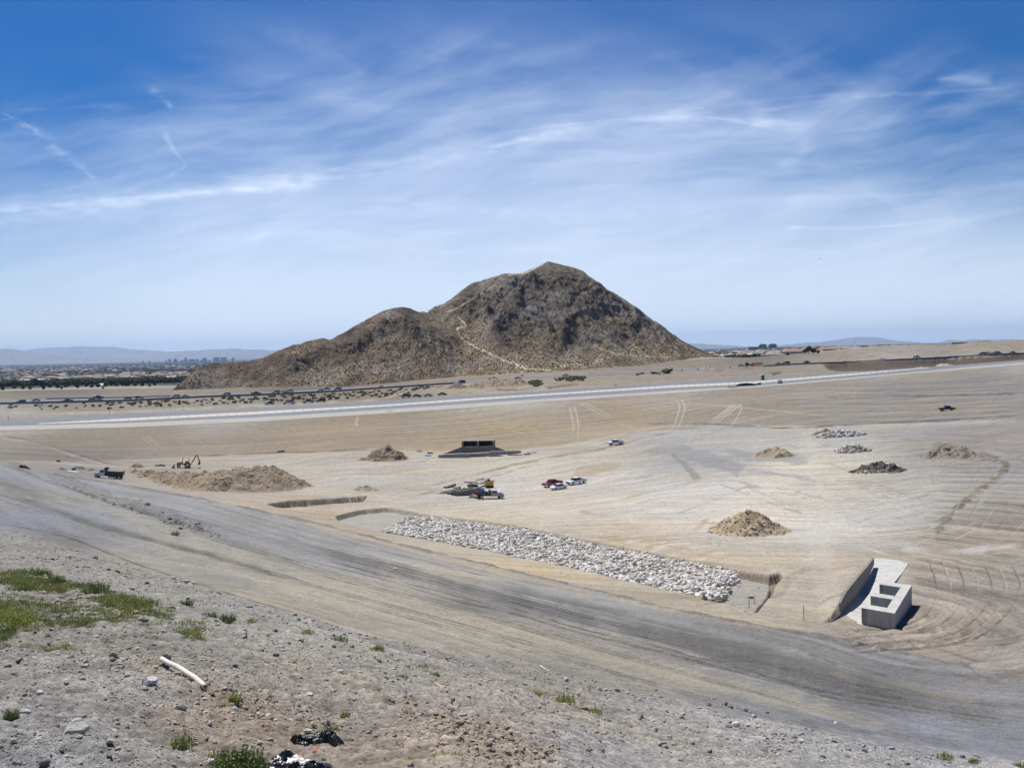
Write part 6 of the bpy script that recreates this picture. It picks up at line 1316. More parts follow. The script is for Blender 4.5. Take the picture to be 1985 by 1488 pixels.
for i, (a, b, c, dd, m_, w_, h_, lab) in enumerate([(863,945.5,881,941.5,stone_b,.5,.6,'dark log-like beam left of the crew'),(841,957,893,952.5,mat('grey_pipe',(.12,.13,.15),.6),.3,.35,'long dark grey form running left from the crew'),(855,953,893,948.5,mat('grey_pipe',(.12,.13,.15)),.25,.3,'second dark grey form behind the longest one'),(926,946,945,939.5,mat('grey_pipe',(.12,.13,.15)),.3,.3,'grey form reaching from the crew to the yellow machine'),(900,934,916,935.5,wood,.3,.25,'brown plank behind the crew, left of two'),(914,935,926,936,wood,.35,.25,'brown plank behind the crew, right of two'),(905,940,922,939.5,wood,.3,.2,'short plank between the crew and the brown planks'),(878,946,892,945,wood,.25,.25,'small plank just left of the leftmost worker'),(926,938,944,935,stone_b,.35,.3,'rusty plank touching the yellow machine'),(920,930,938,927,wood,.2,.15,'faint tan plank farthest behind the crew')]):
    p, q_ = gp([a, c], [b, dd]); L = np.linalg.norm((q_-p)[:2])/2; M_ = Matrix.Rotation(math.atan2(q_[1]-p[1], q_[0]-p[0]), 4, 'Z'); mb = MB().box(-L, L, -w_, w_, 0, h_, M=M_)
    o = mb.build('beam', m_, bevel=.02); o.location = tuple((p+q_)/2+[0, 0, .02]); tag(o, lab, 'beam')
sheet('tool_heap', 917, 943, 1.4, .7, .1, mat('dark_grey_sheet', (.06,.08,.09), .5, var=.3), 'dark heap of tools behind the blue tarp', 'tools', .9, seed=31)
sheet('tarp', 927, 949, 1.3, .6, .1, blk, 'black sheet between the blue tarp and the grey form', 'tarp', .7, seed=32)
sheet('tarp', 921, 964, 1.4, .7, .0, mat('dark_blue_tarp', (.02,.05,.10)), 'dark blue sheet on the ground by the rear of the service truck', 'tarp', .5, seed=33)
# ------------------------------------------------------------------ loose stones lying on the hillside in front
def pts_in(poly, n):
    """random photo-spread points inside a polygon drawn on the photograph, put on the ground"""
    p = np.array(poly, float); out = []
    while len(out) < n:
        q = np.stack([rng.uniform(p[:, 0].min(), p[:, 0].max(), n*2), rng.uniform(p[:, 1].min(), p[:, 1].max(), n*2)], -1)
        out += list(q[in_poly(q, poly)])
    return np.array(out[:n])
# fast photo -> ground lookup table for the near slope
_tx = np.linspace(-420, 2400, 70); _ty = np.linspace(880, 1700, 90); _T = np.zeros((len(_ty), len(_tx)))
for j, b in enumerate(_ty): _T[j] = ground_px(_tx, np.full(len(_tx), b))[:, 1]
def quick(q):
    d = np.exp(bil(np.log(_T), _ty, _tx, q[:, 1], q[:, 0])); u, w = pray(q[:, 0], q[:, 1]); x = u*d; return np.stack([x, d, ground_z(x, d)], -1)
FG = [(-400,1050),(0,1018),(130,1060),(350,1120),(500,1170),(700,1228),(850,1262),(1000,1290),(1150,1325),(1300,1352),(1420,1385),(1500,1398),(1700,1440),(1985,1478),(2400,1520),(2400,1690),(-400,1690)]
q = pts_in(FG, 105000); P = quick(q); r_ = np.clip(rng.pareto(2.3, len(q))*.9+1.3, 1.2, 8)*P[:, 1]/F*1.05
den = fbm(P[:, 0]/3, P[:, 1]/3, 4, 710); k = rng.random(len(q)) < np.clip(.7+.9*den, .12, 1)*sstep(110, 45, P[:, 1]); P, r_ = P[k], r_[k]
P[:, 2] += r_*.12; gc = np.array([lin((206,202,194)), lin((184,180,174)), lin((160,156,150)), lin((196,184,166)), lin((130,126,120)), lin((220,217,210))])[rng.choice(6, len(P), p=[.25,.27,.2,.14,.08,.06])]*.60
o = scatter('gravel', RK0+RK1[:2], P, r_, rock_a, col=gc, zscale=rng.uniform(.6, 1, len(P))); tag(o, 'loose gravel and pebbles strewn over the hillside in front', 'gravel', kind='stuff')
# clods in bands
BD = [([(200,1290),(330,1310),(460,1370),(620,1420),(700,1400),(560,1360),(400,1310),(260,1270)],700,.036),([(760,1365),(880,1370),(1000,1440),(1100,1470),(1000,1480),(860,1430)],900,.038),([(1330,1345),(1450,1370),(1560,1430),(1620,1470),(1500,1460),(1400,1400)],500,.04),([(0,1130),(150,1145),(330,1185),(320,1215),(150,1175),(0,1160)],500,.06),([(0,1380),(250,1400),(400,1488),(0,1488)],0,.035),([(80,920),(160,948),(240,975),(330,1003),(430,1040),(440,1050),(330,1015),(230,982),(120,940)],500,.12),([(940,1270),(1080,1300),(1300,1352),(1280,1362),(1080,1325),(940,1290)],350,.05)]
Pa = []; Ra = []; Ca = []
for poly, n, s in BD:
    if not n: continue
    q = pts_in(poly, n)+rng.normal(0, 11 if s < .1 else 2, (n, 2)); p_ = quick(q); Pa.append(p_); Ra.append(s*(.5+rng.pareto(2.6, n)).clip(.4, 2.6)); Ca.append((lin((190,176,156)) if s not in (.16, .035) else lin((138,136,132)))[None]*rng.uniform(.6, 1.15, (n, 1))*.6)
P = np.concatenate(Pa); o = scatter('clods', RK0+RK1[:3], P, np.concatenate(Ra), rock_a, col=np.concatenate(Ca)); tag(o, 'broken clods of earth lying in bands along the slope and the berm', 'clods', kind='stuff')
# specks of stone over the roads and basin
q = pts_in([(0,920),(1985,740),(1985,1480),(1500,1400),(500,1170),(0,1020)], 3200); g_ = quick(np.c_[q[:, 0], np.maximum(q[:, 1], 885)]); 
o = scatter('specks', RK0, g_, rng.uniform(.03, .13, len(q))*np.clip(g_[:, 1]/140, .4, 1.6), rock_a, col=np.array([lin((205,200,190)), lin((110,104,96))])[rng.integers(0, 2, len(q))]*.6); tag(o, 'scattered small stones over the graded roads', 'stones', kind='stuff')
# stones one can tell apart: photo x, y of the foot, width in the photo, colour, what is next to it
ST = [(150,1440,66,'g','largest pale grey boulder, lying at the lower left corner'),(47,1386,25,'g','pale stone beside the low weed at the left edge'),(219,1282,19,'d','dark squarish stone uphill from the pale rubble'),(322,1280,21,'b','brown upright stone above the upper end of the white pipe'),(338,1265,11,'w','small white stone right of the brown upright stone'),(290,1345,32,'w','flat white stone left of the lower half of the white pipe'),(449,1356,15,'b','brown cubic stone beside the tall sprig'),(434,1358,14,'g','grey stone touching the brown cubic stone'),(413,1357,13,'d','dark stone second to the left of the brown cubic stone'),(395,1359,13,'w','white stone just beyond the open end of the pipe'),(455,1377,16,'w','pale stone below the tall sprig'),(370,1328,17,'w','white stone leaning on the middle of the white pipe'),(246,1330,14,'g','light stone among rubble left of the pipe'),(184,1232,15,'g','greenish-grey round stone in the weeds'),(135,1248,13,'g','pale flat stone below the thick weeds'),(260,1184,14,'w','white plastic-like stone at the right end of the weeds'),(93,1232,14,'d','bluish stone in the weeds at the left'),(60,1320,14,'g','pale stone on the bare slope at the left'),
 (330,1371,0,'d',''),(350,1388,26,'d','dark grey lump left of the torn bag'),(658,1315,18,'w','pale flat stone in the middle of the slope'),(598,1352,19,'w','white flat stone downhill of the middle one'),(571,1291,13,'b','reddish brown stone uphill on the slope'),(447,1291,12,'d','dark stone below the round tufts'),(618,1417,20,'b','tan block just above the crumpled black bag'),(596,1416,17,'w','cream stone left of the tan block'),(521,1393,17,'w','cream stone in the brown rubble'),(505,1383,12,'w','small cream stone uphill in the brown rubble'),(533,1404,13,'w','pale stone downhill in the brown rubble'),(560,1398,12,'g','small grey stone in the brown rubble'),(502,1443,16,'g','grey stone left of the crumpled bag'),(407,1480,18,'w','white stone at the foot of the bushy weed'),(896,1391,21,'g','smooth grey stone above the brown ledge'),(982,1435,14,'g','left stone of the pair below the brown ledge'),(1000,1437,11,'b','right stone of the pair below the brown ledge'),(1196,1340,13,'b','brown hollow stone beside the leaning one'),(1216,1345,12,'g','leaning grey stone on the road edge'),(1163,1337,9,'d','dark stone first on the road edge'),(1182,1339,8,'g','small grey stone between dark ones on the road edge'),(1405,1370,19,'b','tall brown stone standing on the road edge'),(1375,1369,11,'d','round dark stone left of the tall brown stone'),(1417,1374,11,'d','dark stone at the right foot of the tall brown stone'),(1371,1383,8,'g','pebble below the round dark stone'),(1444,1380,13,'g','grey stone right of the tall brown stone'),(1425,1410,20,'w','low white stone below the road edge'),(1447,1409,13,'w','white stone touching the right end of the low white one'),(1320,1392,13,'b','flat brown stone alone on the pale slope'),(1139,1457,20,'b','brown flat stone low in the middle'),(1090,1453,10,'d','small dark stone low in the middle'),(1181,1396,9,'d','round dark pebble on the pale slope'),(1110,1353,7,'d','left of three dark pebbles by the yellow-green weeds'),(1121,1352,7,'d','middle of three dark pebbles by the yellow-green weeds'),(1131,1355,7,'d','right of three dark pebbles by the yellow-green weeds'),(1549,1441,19,'w','round white stone at the lower right'),(1516,1431,10,'g','grey stone left of the round white stone'),(1620,1403,9,'w','white stone on the grey road at the lower right'),(1642,1469,15,'b','brown stone near the bottom edge at the right'),(1487,1384,10,'b','reddish pebble on the crest at the right'),(1462,1391,12,'g','angular stone on the crest at the right'),(1593,1450,10,'g','grey stone among clods at the right'),(1865,1468,11,'d','dark stone between the last two weeds at the lower right'),(1059,1282,6,'w','white pebble above the pale stick'),(1066,1308,6,'g','grey pebble below the pale stick'),(732,1452,10,'g','stone right of the torn bag'),(836,1452,12,'g','pale stone far right of the torn bag'),(765,1105,9,'w','pale stone on the dark band of the haul road'),(797,1479,14,'d','dark stone at the bottom edge right of the bag'),(30,1475,24,'g','pale clod in the bottom left corner'),(85,1488,26,'d','dark clod at the bottom edge'),(75,1350,16,'w','white crumbled stone left of the slope'),(213,1455,16,'g','grey block right of the largest boulder'),(225,1440,13,'b','brown block behind the largest boulder')]
SM = {'g': stone_g, 'w': stone_w, 'b': stone_b, 'd': stone_d}; SMESH = {}
for i, (a, b, w, c, lab) in enumerate(ST):
    if not w or not lab: continue
    key = (i % 8, c)
    if key not in SMESH: o = mesh_np('stone', *RK2[i % 8], SM[c]); SMESH[key] = o
    else: o = SMESH[key].copy(); C.objects.link(o)
    g = quick(np.array([[a, b-w*.18]], float))[0]; s = w*g[1]/F/2*1.05; o.location = tuple(g+[0, 0, s*.34]); o.scale = (s, s*.85, s*(1.25 if 'tall' in lab or 'upright' in lab or 'leaning' in lab else 1.0)); o.rotation_euler = (.1, -.12, random.uniform(-.4, .4)); tag(o, lab, 'stone')
# ------------------------------------------------------------------ pipe, sticks, bags
ivory = mat('ivory_plastic', (.70,.66,.54), .35, var=.06, scale=5)
pl = quick(np.array([(314,1287),(328,1297),(345,1306),(362,1320),(380,1331),(399,1344)], float)); c0 = pl[0].copy(); pr_ = .052
ctr = [p+[0, 0, pr_*1.3+.05+.03*math.sin(i*1.3)]-c0 for i, p in enumerate(pl)]; ctr = smooth_line(ctr, 4) if False else np.array(ctr)
V = []; Fs = []; N = 20; rings = []
def tube(path, r, n=20, hollow=.82):
    V = []; Fs = []; path = [Vector(p) for p in path]
    for rr in (r, r*hollow):
        for i, p in enumerate(path):
            t = (path[min(i+1, len(path)-1)]-path[max(i-1, 0)]).normalized(); a = t.cross(Vector((0, 0, 1))).normalized(); b = a.cross(t)
            V += [tuple(p+(a*math.cos(k)+b*math.sin(k))*rr) for k in [6.28318*j/n for j in range(n)]]
    m = len(path)
    for i in range(m-1):
        for j in range(n):
            k = (j+1) % n; Fs.append((i*n+j, i*n+k, (i+1)*n+k, (i+1)*n+j)); o_ = m*n; Fs.append((o_+i*n+j, o_+(i+1)*n+j, o_+(i+1)*n+k, o_+i*n+k))
    for e_ in (0, m-1):
        for j in range(n):
            k = (j+1) % n; f_ = (e_*n+j, m*n+e_*n+j, m*n+e_*n+k, e_*n+k); Fs.append(f_ if e_ == 0 else f_[::-1])
    return V, Fs
pth = []
for i in range(len(ctr)-1): pth += [ctr[i]+(ctr[i+1]-ctr[i])*t for t in (0, .33, .66)]
pth.append(ctr[-1]); v, f = tube(pth, pr_); o = mesh_np('pipe', np.array(v), np.array(f), ivory, smooth=True); o.location = tuple(c0); tag(o, 'cracked ivory plastic pipe lying on the hillside in front', 'pipe')
def stick(name, a, b, r, m, lab, splinter=0, jag=.03):
    p = quick(np.array([a, b], float)); n = 7; path = [p[0]+(p[1]-p[0])*t-p[0]+np.array([0, 0, r*1.2])+rng.normal(0, jag, 3)*[1, 1, .3] for t in np.linspace(0, 1, n)]; mb = MB()
    for i in range(n-1): mb.cyl(path[i], path[i+1], r*(1-.08*i), 7, r2=r*(1-.08*(i+1)))
    for k in range(splinter): mb.cyl(path[k+1], Vector(path[k+1])+Vector((.15, .05, .04)), r*.4, 5, r2=r*.15)
    o = mb.build(name, m); o.location = tuple(p[0]); tag(o, lab, 'stick')
stick('wooden_plank', (842,1329), (889,1342), .045, mat('split_wood', (.44,.36,.25), .85, var=.25, scale=6), 'split wooden stick lying on the slope in the middle', 2)
stick('pale_stick', (1047,1290), (1063,1300), .035, mat('bleached_wood', (.62,.58,.48), .85, var=.1), 'bleached pale stick by the haul road edge', 1)
stick('thin_rod', (942,1316), (965,1322), .02, mat('ochre_rod', (.50,.30,.14), .8, var=.1), 'thin ochre rod on the slope near the haul road', 0)
bagm = mat('black_bag', (.010,.012,.016), .32, var=.3, scale=8, bump=.8, spec=.6)
def bag(px, py, w, l, h, seed, lab, hole=False):
    g = quick(np.array([[px, py]], float))[0]; e = empty('trash_bag', tuple(g), .15); n = 46; xs = np.linspace(-1, 1, n); X, Y = np.meshgrid(xs, xs); X = X.ravel(); Y = Y.ravel()
    th = np.arctan2(Y, X); R = np.maximum(abs(X), abs(Y)); ed = .9+.22*fbm(np.cos(th)*2+seed, np.sin(th)*2, 3, seed); r = R*ed; x = np.cos(th)*r*w; y = np.sin(th)*r*l
    prof = np.sqrt(np.clip(1-R**2.2, 0, 1)); Z = h*prof*(.55+.55*fbm(X*1.6+seed, Y*1.6, 3, seed)+.35*ridged(X*3.3, Y*3.3+seed, 4, seed+2))
    if hole: hr = np.hypot((X+.05)/.42, (Y-.05)/.48); Z = np.where(hr < 1, h*.20+.02*fbm(X*5, Y*5, 2, 3), Z+.05*h*sstep(1.5, 1, hr))
    gz = ground_z(x+g[0], y+g[1])-g[2]; V = np.stack([x, y, Z+gz-.01], -1); a = (np.arange(n-1)[:, None]*n+np.arange(n-1)[None]).ravel(); fq = np.stack([a, a+1, a+n+1, a+n], -1)
    o = mesh_np('bag_skin', V, fq, bagm, smooth=True); o.parent = e
    if hole:
        r_ = np.random.default_rng(3)
        for j in range(9):
            mb = MB(); a_ = r_.uniform(0, 6.28); R_ = Matrix.Translation((r_.uniform(-.30, .22)*w, r_.uniform(-.35, .4)*l, h*.26+.03)) @ Matrix.Rotation(a_, 4, 'Z') @ Matrix.Rotation(r_.uniform(-.4, .4), 4, 'X')
            mb.box(-.085, .085, -.05, .05, 0, .018, M=R_); p_ = mb.build('tile_scrap', mat('ceramic_scrap', (.66,.64,.58), .5, var=.1) if j != 4 else mat('rust_scrap', (.35,.17,.08), .8), e, bevel=.006)
        mb = MB().box(w*.45, w*.58, .10, .22, h*.62, h*.70).build('red_scrap', redm, e)
    tag(e, lab, 'trash bag'); return e
bag(578, 1476, .46, .42, .24, 3, 'torn black bag spilling pale tile scraps at the bottom edge', True)
bag(635, 1426, .28, .26, .20, 8, 'crumpled black bag just uphill from the torn bag, right half'); bag(586, 1425, .20, .20, .15, 12, 'smaller black bag left of the crumpled one')
# ------------------------------------------------------------------ weeds
def blades(n, spread, h, lean=.5, w=.004, seed=0, leafy_=True):
    """upright stems with small leaves, as one mesh of little faces"""
    r = np.random.default_rng(seed); V = []; Fs = []
    for i in range(n):
        a = r.uniform(0, 6.283); d = spread*math.sqrt(r.random()); b = np.array([math.cos(a)*d, math.sin(a)*d, -.01]); hh = h*r.uniform(.45, 1.1)*(1-.4*d/spread); t = b+np.array([math.cos(a)*lean*hh*r.uniform(.1, .9), math.sin(a)*lean*hh*r.uniform(.1, .9), hh])
        s = np.array([-math.sin(a+r.uniform(-1, 1)), math.cos(a), 0])*w; k = len(V); m_ = (b+t)/2+np.array([0, 0, hh*.06]); V += [b-s, b+s, m_+s*.8, m_-s*.8, t]; Fs += [(k, k+1, k+2), (k, k+2, k+3), (k+3, k+2, k+4)]
        if leafy_:
            for j in range(6):
                u = r.uniform(.15, 1); p = b+(t-b)*u; q = r.normal(size=3); q /= np.linalg.norm(q); q2 = np.cross(q, r.normal(size=3)); q2 /= np.linalg.norm(q2)+1e-9; L_ = h*.11; k = len(V); V += [p, p+q*L_+q2*L_*.3, p+q*L_*.8-q2*L_*.3]; Fs.append((k, k+1, k+2))
    return np.array(V), np.array(Fs)
weedm = attr_mat('weed_leaves', rough=.6, fine=8, amp=.25, bump=0)
GR = [lin((146,156,84)), lin((120,136,78)), lin((172,176,96)), lin((182,170,104))]
WS = [blades(26, .22, .22, .7, .006, k) for k in range(5)]
WP_ = []
WZ = [([(0,1110),(60,1108),(150,1128),(220,1150),(330,1180),(338,1205),(250,1185),(120,1150),(0,1138)],760,1.15,0),([(0,1150),(90,1160),(180,1170),(330,1190),(330,1215),(200,1205),(60,1225),(0,1215)],620,.75,0),([(0,1170),(45,1190),(60,1205),(30,1215),(0,1205)],240,1.2,2),([(0,1205),(22,1215),(20,1250),(0,1255)],60,1.1,1),([(55,1232),(140,1250),(145,1262),(90,1268),(40,1250)],60,.8,2),([(345,1205),(395,1210),(400,1240),(380,1240),(340,1225)],60,.8,2),([(150,1215),(340,1230),(420,1245),(380,1260),(200,1250)],40,.5,2),([(420,1460),(500,1462),(520,1500),(420,1500)],80,1.1,1),([(570,1215),(640,1235),(720,1262),(850,1300),(830,1305),(700,1270),(600,1235)],60,.55,0),([(300,1060),(900,1280),(1100,1350),(900,1400),(400,1300),(200,1200)],130,.4,2),([(1050,1335),(1120,1350),(1170,1380),(1130,1385),(1060,1355)],50,.6,2),([(400,1240),(620,1330),(900,1470),(600,1470),(380,1340)],80,.4,2),([(285,1020),(350,1020),(370,1040),(300,1035)],22,.8,2),([(20,1085),(260,1110),(260,1130),(100,1110)],40,.5,0)]
Pw = []; Sw = []; Cw = []
for poly, n, s, c in WZ:
    qq = pts_in(poly, n); p_ = quick(qq); kk = fbm(p_[:, 0]/1.3, p_[:, 1]/2.2, 3, 77); Pw.append(p_); Sw.append(s*rng.uniform(.4, 1.2, n)*np.clip(.9+.7*kk, .3, 1.3)); Cw.append(np.array(GR)[np.where(rng.random(n) < .6, c, rng.integers(0, 4, n))]*rng.uniform(.7, 1.15, (n, 1)))
o = scatter('weeds', WS, np.concatenate(Pw), np.concatenate(Sw), weedm, col=np.concatenate(Cw)*.95); tag(o, 'green weeds growing thickly in patches over the stony hillside', 'weeds', kind='stuff')
TF = [(80,1118,34,16,'1','round tuft of weeds at the top edge of the weed patch, leftmost'),(112,1128,30,15,'1','second tuft from the left at the top edge of the weed patch'),(185,1152,50,20,'1','widest bushy tuft in the weed patch'),(362,1171,24,14,'1','small tuft uphill of the two dark round tufts'),(406,1193,28,14,'1','left of the two dark round tufts on the slope'),(441,1203,32,17,'1','right of the two dark round tufts on the slope'),(488,1204,24,8,'2','sparse tuft right of the two dark round tufts'),(596,1229,30,9,'2','low weed left of the bright single tuft'),(658,1245,32,14,'0','bright single tuft in the middle of the slope'),(732,1264,30,12,'0','bright tuft right of the single tuft'),(843,1308,18,10,'0','little tuft above the split wooden stick'),(778,1315,26,10,'0','low tuft left of the split wooden stick'),(1040,1352,24,8,'2','flat yellow-green tuft left of the brighter one'),(1096,1365,40,18,'2','yellow-green tuft beside three dark pebbles'),(1150,1382,34,11,'2','flat yellow-green weed below the brighter one'),(22,1388,26,20,'1','low bushy weed at the left edge'),(354,1436,44,22,'0','sprawling weed above the bushy one'),(456,1365,16,26,'2','tall thin sprig beside the brown cubic stone'),(470,1488,86,48,'1','large bushy weed at the bottom edge left of the torn bag'),(1832,1470,34,12,'0','left tuft of the pair at the lower right corner'),(1890,1476,24,10,'0','right tuft of the pair at the lower right corner'),(1978,1485,26,10,'0','tuft cut by the right edge at the bottom'),(640,1410,36,20,'2','yellow-green weed right behind the crumpled bag'),(668,1385,18,14,'2','thin sprig uphill of the crumpled bag'),(340,1037,16,9,'2','tuft of weeds on the far berm, lower one'),(286,983,10,7,'2','tuft of weeds on the far berm, upper one')]
for i, (a, b, w, h, c, lab) in enumerate(TF):
    g = quick(np.array([[a, b]], float))[0]; k = g[1]/F; n = int(60+w*2.2); v, f = blades(n, w*k*.5, h*k*1.25, .45, .0045*max(1, g[1]/22), 900+i); o = mesh_np('weed_tuft', v, f, weedm, col=(GR[int(c)][None]*np.random.default_rng(i).uniform(.6, 1.05, (len(v), 1)))*.95); o.location = tuple(g); tag(o, lab, 'weed')
# ------------------------------------------------------------------ shrubs on the slope below the highway and round the mounds
SHP = []
for k in range(6):
    r = np.random.default_rng(50+k); vv = []; ff = []
    for j in range(9): v, f = ICO0; vv.append(v*(1+.4*r.normal(size=(12, 1)))*r.uniform(.28, .5)+[r.normal(0, .45), r.normal(0, .45), .35+r.uniform(0, .4)]); ff.append(f+12*j)
    v = np.concatenate(vv); SHP.append(mesh_np('shrub', v, np.concatenate(ff), leafy, col=(lin([(130,132,74), (150,142,88), (108,112,66)][k % 3])[None]*r.uniform(.7, 1.2, (len(v), 1)))*.6))
qq = []
while len(qq) < 262:
    x = rng.uniform(5, 840); t = np.interp(x, *np.array(HWNEAR).T)+2.5; b = np.interp(x, [0,200,450,600,780,830], [796,793,783,777,767,752]); y = rng.uniform(t, b)
    if rng.random() < np.clip((x-20)/420+.25, .25, 1): qq.append((x, y))
for i, (a, b) in enumerate(qq):
    o = SHP[i % 6] if i < 6 else SHP[i % 6].copy()
    if i >= 6: C.objects.link(o)
    g = gp([a], [b])[0]; s = random.uniform(.55, 1.25); o.location = tuple(g); o.scale = (s,)*3; o.rotation_euler = (0, 0, random.uniform(0, 6)); tag(o, 'small desert shrub on the slope between the highway and the unfinished road', 'shrub', 'shrubs on the slope below the highway')
for i, (a, b, s, lab) in enumerate([(1290,723.5,3.2,'largest green shrub beside the highway near the drums'),(1268,725,1.7,'small shrub left of the largest green shrub by the drums'),(1276,725,1.5,'small shrub between two others near the drums'),(1235,727,1.2,'leftmost tiny shrub in front of the pale verge'),(1245,725,1.2,'tiny shrub on the pale verge near the highway'),(1012,729,1.0,'tiny shrub right of the silver car by the trail'),(956,733,.9,'tiny shrub on the bank below the trail'),(949,735,.8,'tinier shrub left of the one below the trail')]):
    o = SHP[(i*2) % 6].copy(); C.objects.link(o); g = g1(a, b); o.location = tuple(g); o.scale = (s*1.4, s, s); tag(o, lab, 'shrub')
q = pts_in([(1075,735),(1105,730),(1135,731),(1132,738),(1100,739),(1078,738)], 110); p_ = gp(q[:, 0], q[:, 1]); q2 = pts_in([(1015,742),(1045,735),(1052,745),(1040,752)], 60); p_ = np.concatenate([p_, gp(q2[:, 0], q2[:, 1])])
vv = [(SHP[k].data.vertices, k) for k in range(1)]; sv = np.array([v.co[:] for v in SHP[0].data.vertices]); sf = np.array([p.vertices[:] for p in SHP[0].data.polygons])
o = scatter('scrub', [(sv, sf)], p_, rng.uniform(.5, 1.1, len(p_)), leafy, col=np.repeat(lin((122,128,72))[None], len(p_), 0)*.6*rng.uniform(.7, 1.2, (len(p_), 1))); tag(o, 'pale green scrub patch on the mounds between the roads', 'scrub', kind='stuff')
# a tiny aircraft high above the right side
p = P3(1590, 502, 900); e = empty('helicopter', tuple(p), .5); e.scale = (.4,)*3; MB().prism([(-1.6,0),(-1.4,.9),(0,1.2),(1,.9),(4,.7),(4,.4),(.8,0)], -.6, .6).build('fuselage', black, e); MB().box(-3.5, 3.5, -.1, .1, 1.35, 1.42).box(-.1, .1, -3.5, 3.5, 1.35, 1.42).build('rotor', plast, e); tag(e, 'tiny dark helicopter in the sky right of the hill', 'helicopter')
# ------------------------------------------------------------------ thin high cloud on a far dome
nx, ny_ = 900, 560; cx_ = np.linspace(-900, 2900, nx); cyy = np.linspace(-420, 720, ny_); GX, GY = np.meshgrid(cx_, cyy); gx = GX.ravel(); gy = GY.ravel()
# warp so that streaks bend
wxx = gx+40*fbm(gx/500, gy/300, 2, 800)+6*fbm(gx/70, gy/40, 4, 801); wyy = gy+22*fbm(gx/520, gy/300, 2, 802)+4*fbm(gx/60, gy/30, 4, 803)
def rot(x, y, a): c, s = math.cos(a), math.sin(a); return x*c+y*s, -x*s+y*c
s1, n1_ = rot(wxx, wyy, -.13); f1 = fbm(s1/360, n1_/44, 5, 810); f1b = fbm(s1/120, n1_/13, 4, 812)
s2, n2_ = rot(wxx, wyy, -.42); f2 = fbm(s2/300, n2_/55, 5, 820); s3, n3_ = rot(wxx, wyy, .35); f3 = fbm(s3/260, n3_/50, 5, 830)
soft = fbm(gx/480, gy/170, 4, 840)
veil = np.interp(gy, [-420,0,120,230,330,400,480,560,640,720], [.0,.01,.04,.15,.28,.47,.66,.77,.83,.87])
cen = np.exp(-(((gx-1050)/620)**2+((gy-270)/150)**2)); cenR = np.exp(-(((gx-1350)/380)**2+((gy-240)/100)**2)); topm = np.exp(-(((gx-900)/500)**2+((gy-90)/110)**2))
leftlow = sstep(0, 500, gx); D = veil*(.72+.28*leftlow)+.17*cen+.15*cenR+.06*topm
D = D-.20*np.exp(-(((gx-60)/330)**2+((gy-120)/130)**2))-.10*np.exp(-(((gx-1980)/260)**2+((gy-60)/130)**2))-.12*np.exp(-(((gx-1900)/260)**2+((gy-360)/90)**2))*1.4-.10*np.exp(-(((gx-230)/300)**2+((gy-470)/60)**2))
band = sstep(60, 240, gy)*sstep(620, 430, gy)
D = D+band*(.08*f1+.05*f1b+.05*f2)+.05*soft+sstep(0, 120, gy)*sstep(420, 200, gy)*(.10*np.clip(f2, -.3, 1)*sstep(500, 900, gx)+.05*f3)
def cl(pts, w, a, soft_=1.0, frag=.4, seed=0):
    global D
    ln = smooth_line(pts, 8); m = (gx > ln[:, 0].min()-w*2) & (gx < ln[:, 0].max()+w*2) & (gy > ln[:, 1].min()-w*2) & (gy < ln[:, 1].max()+w*2); i = np.nonzero(m)[0]
    P_ = np.stack([gx[i], gy[i]], -1); d, s, ar = curve_dist(P_, ln); tot = ar.max(); w_ = w*(.6+.5*fbm(ar/90, ar*0+seed, 3, 850+seed)); k = .68*np.exp(-(d/np.maximum(w_*1.25, 1))**1.6*1.5)*(1-frag*.5+1.2*frag*fbm(gx[i]/26, gy[i]/9, 4, 860+seed))
    k *= sstep(0, .12, ar/tot)*sstep(1, .85, ar/tot); D[i] += a*k
cl([(-300,440),(-60,412),(150,398),(330,380),(500,362),(640,346),(800,330)],20,.34,seed=1); cl([(-100,420),(200,388),(400,372),(560,360)],9,.22,seed=2)
cl([(380,335),(520,350),(640,330),(800,312),(960,290),(1100,265),(1230,240)],30,.20,seed=3); cl([(900,300),(1050,262),(1180,240),(1300,232),(1420,232),(1540,238)],17,.28,seed=4)
cl([(1020,250),(1200,232),(1380,228),(1550,262)],8,.20,seed=5); cl([(1440,235),(1540,245),(1560,290),(1500,330)],30,.18,seed=6); cl([(1380,230),(1480,215),(1640,190),(1780,182),(1985,168)],10,.20,seed=7)
cl([(1250,222),(1400,205),(1560,188),(1740,176)],7,.12,seed=8); cl([(1810,155),(1870,152),(1930,163)],14,.22,seed=9); cl([(1500,440),(1620,442),(1750,436),(1860,418)],5,.26,seed=10); cl([(1560,300),(1640,345),(1750,400),(1900,440)],24,.10,seed=11)
cl([(-20,212),(60,250),(110,290),(160,325),(195,362)],13,.22,frag=.7,seed=12); cl([(0,218),(50,240),(85,266)],4,.22,seed=13); cl([(-20,212),(80,212),(180,206),(250,202)],8,.13,seed=14)
cl([(288,176),(305,182),(322,196),(334,212)],8,.30,frag=.8,seed=15); cl([(310,240),(325,270),(342,298),(360,318),(345,332),(318,348)],9,.24,frag=.8,seed=16); cl([(215,400),(245,425),(290,445)],3,.20,seed=17)
cl([(560,170),(640,195),(760,215),(900,205)],16,.10,seed=18); cl([(640,110),(760,70),(900,110),(1050,60)],40,.07,seed=19); cl([(700,385),(820,395),(960,410),(1120,420),(1300,410)],22,.12,seed=20); cl([(1450,480),(1560,486),(1650,494)],3,.10,seed=21)
cl([(1985,350),(1850,372),(1700,380),(1500,384)],16,.12,seed=22); cl([(380,470),(560,456),(760,450),(950,455)],14,.10,seed=23); cl([(500,60),(640,100),(700,150),(640,190)],26,.07,seed=24); cl([(1750,640),(1850,610),(1985,560)],30,-.10,seed=25)
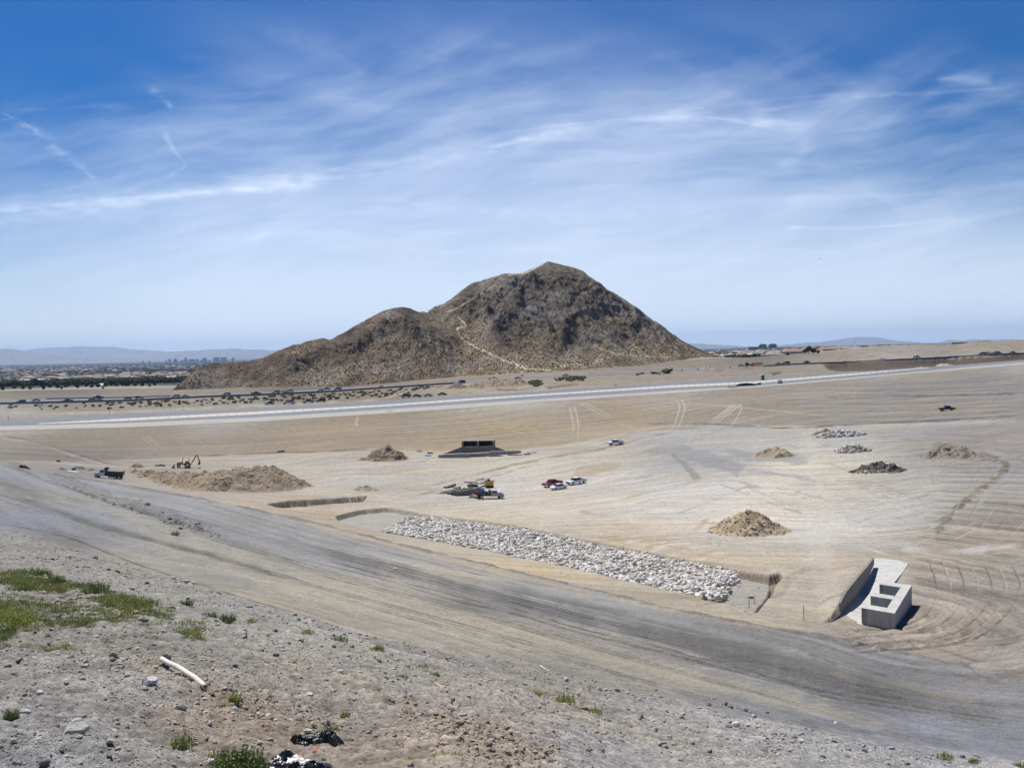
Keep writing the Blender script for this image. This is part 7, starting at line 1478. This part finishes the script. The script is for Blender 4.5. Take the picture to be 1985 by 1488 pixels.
D = .5*(D+np.sqrt(D*D+.008)); D = np.clip(D, 0, .93)*sstep(-900, -500, gx)*sstep(2900, 2500, gx)*sstep(-420, -200, gy)
u, w = pray(gx, gy); R = 150000.0; L_ = np.sqrt(1+u*u+w*w); V = np.stack([u, np.ones_like(u), w], -1)/L_[:, None]*R
a = (np.arange(ny_-1)[:, None]*nx+np.arange(nx-1)[None]).ravel()
cm = bpy.data.materials.new('cirrus'); cm.use_nodes = True; nt = cm.node_tree; nt.nodes.clear(); out = nt.nodes.new('ShaderNodeOutputMaterial'); mx = nt.nodes.new('ShaderNodeMixShader'); tr = nt.nodes.new('ShaderNodeBsdfTransparent'); em = nt.nodes.new('ShaderNodeEmission'); at = nt.nodes.new('ShaderNodeAttribute'); at.attribute_name = 'Col'
em.inputs[0].default_value = (.72, .81, .97, 1); em.inputs[1].default_value = .96; nt.links.new(at.outputs['Fac'], mx.inputs[0]); nt.links.new(tr.outputs[0], mx.inputs[1]); nt.links.new(em.outputs[0], mx.inputs[2]); nt.links.new(mx.outputs[0], out.inputs[0])
o = mesh_np('clouds', V, np.stack([a, a+1, a+nx+1, a+nx], -1), cm, col=np.repeat(D[:, None], 3, 1), smooth=True); tag(o, kind='structure')
# ------------------------------------------------------------------ the air itself
hz = MB().box(-52000, 52000, -60, 47000, -175, 620).build('haze', []) if False else None
mb = MB().box(-60000, 60000, -60, 47000, -175, 620); me = bpy.data.meshes.new('haze'); me.from_pydata(mb.v, [], mb.f); hz = bpy.data.objects.new('haze', me); C.objects.link(hz)
hm = bpy.data.materials.new('haze_air'); hm.use_nodes = True; nt = hm.node_tree; nt.nodes.clear(); out = nt.nodes.new('ShaderNodeOutputMaterial'); pv = nt.nodes.new('ShaderNodeVolumePrincipled'); pv.inputs['Color'].default_value = (.48, .68, 1, 1); pv.inputs['Density'].default_value = HAZE if 'HAZE' in globals() else 2.6e-5; pv.inputs['Anisotropy'].default_value = .2
nt.links.new(pv.outputs[0], out.inputs['Volume']); me.materials.append(hm); tag(hz, 'pale blue haze over the valley', 'haze', kind='stuff')
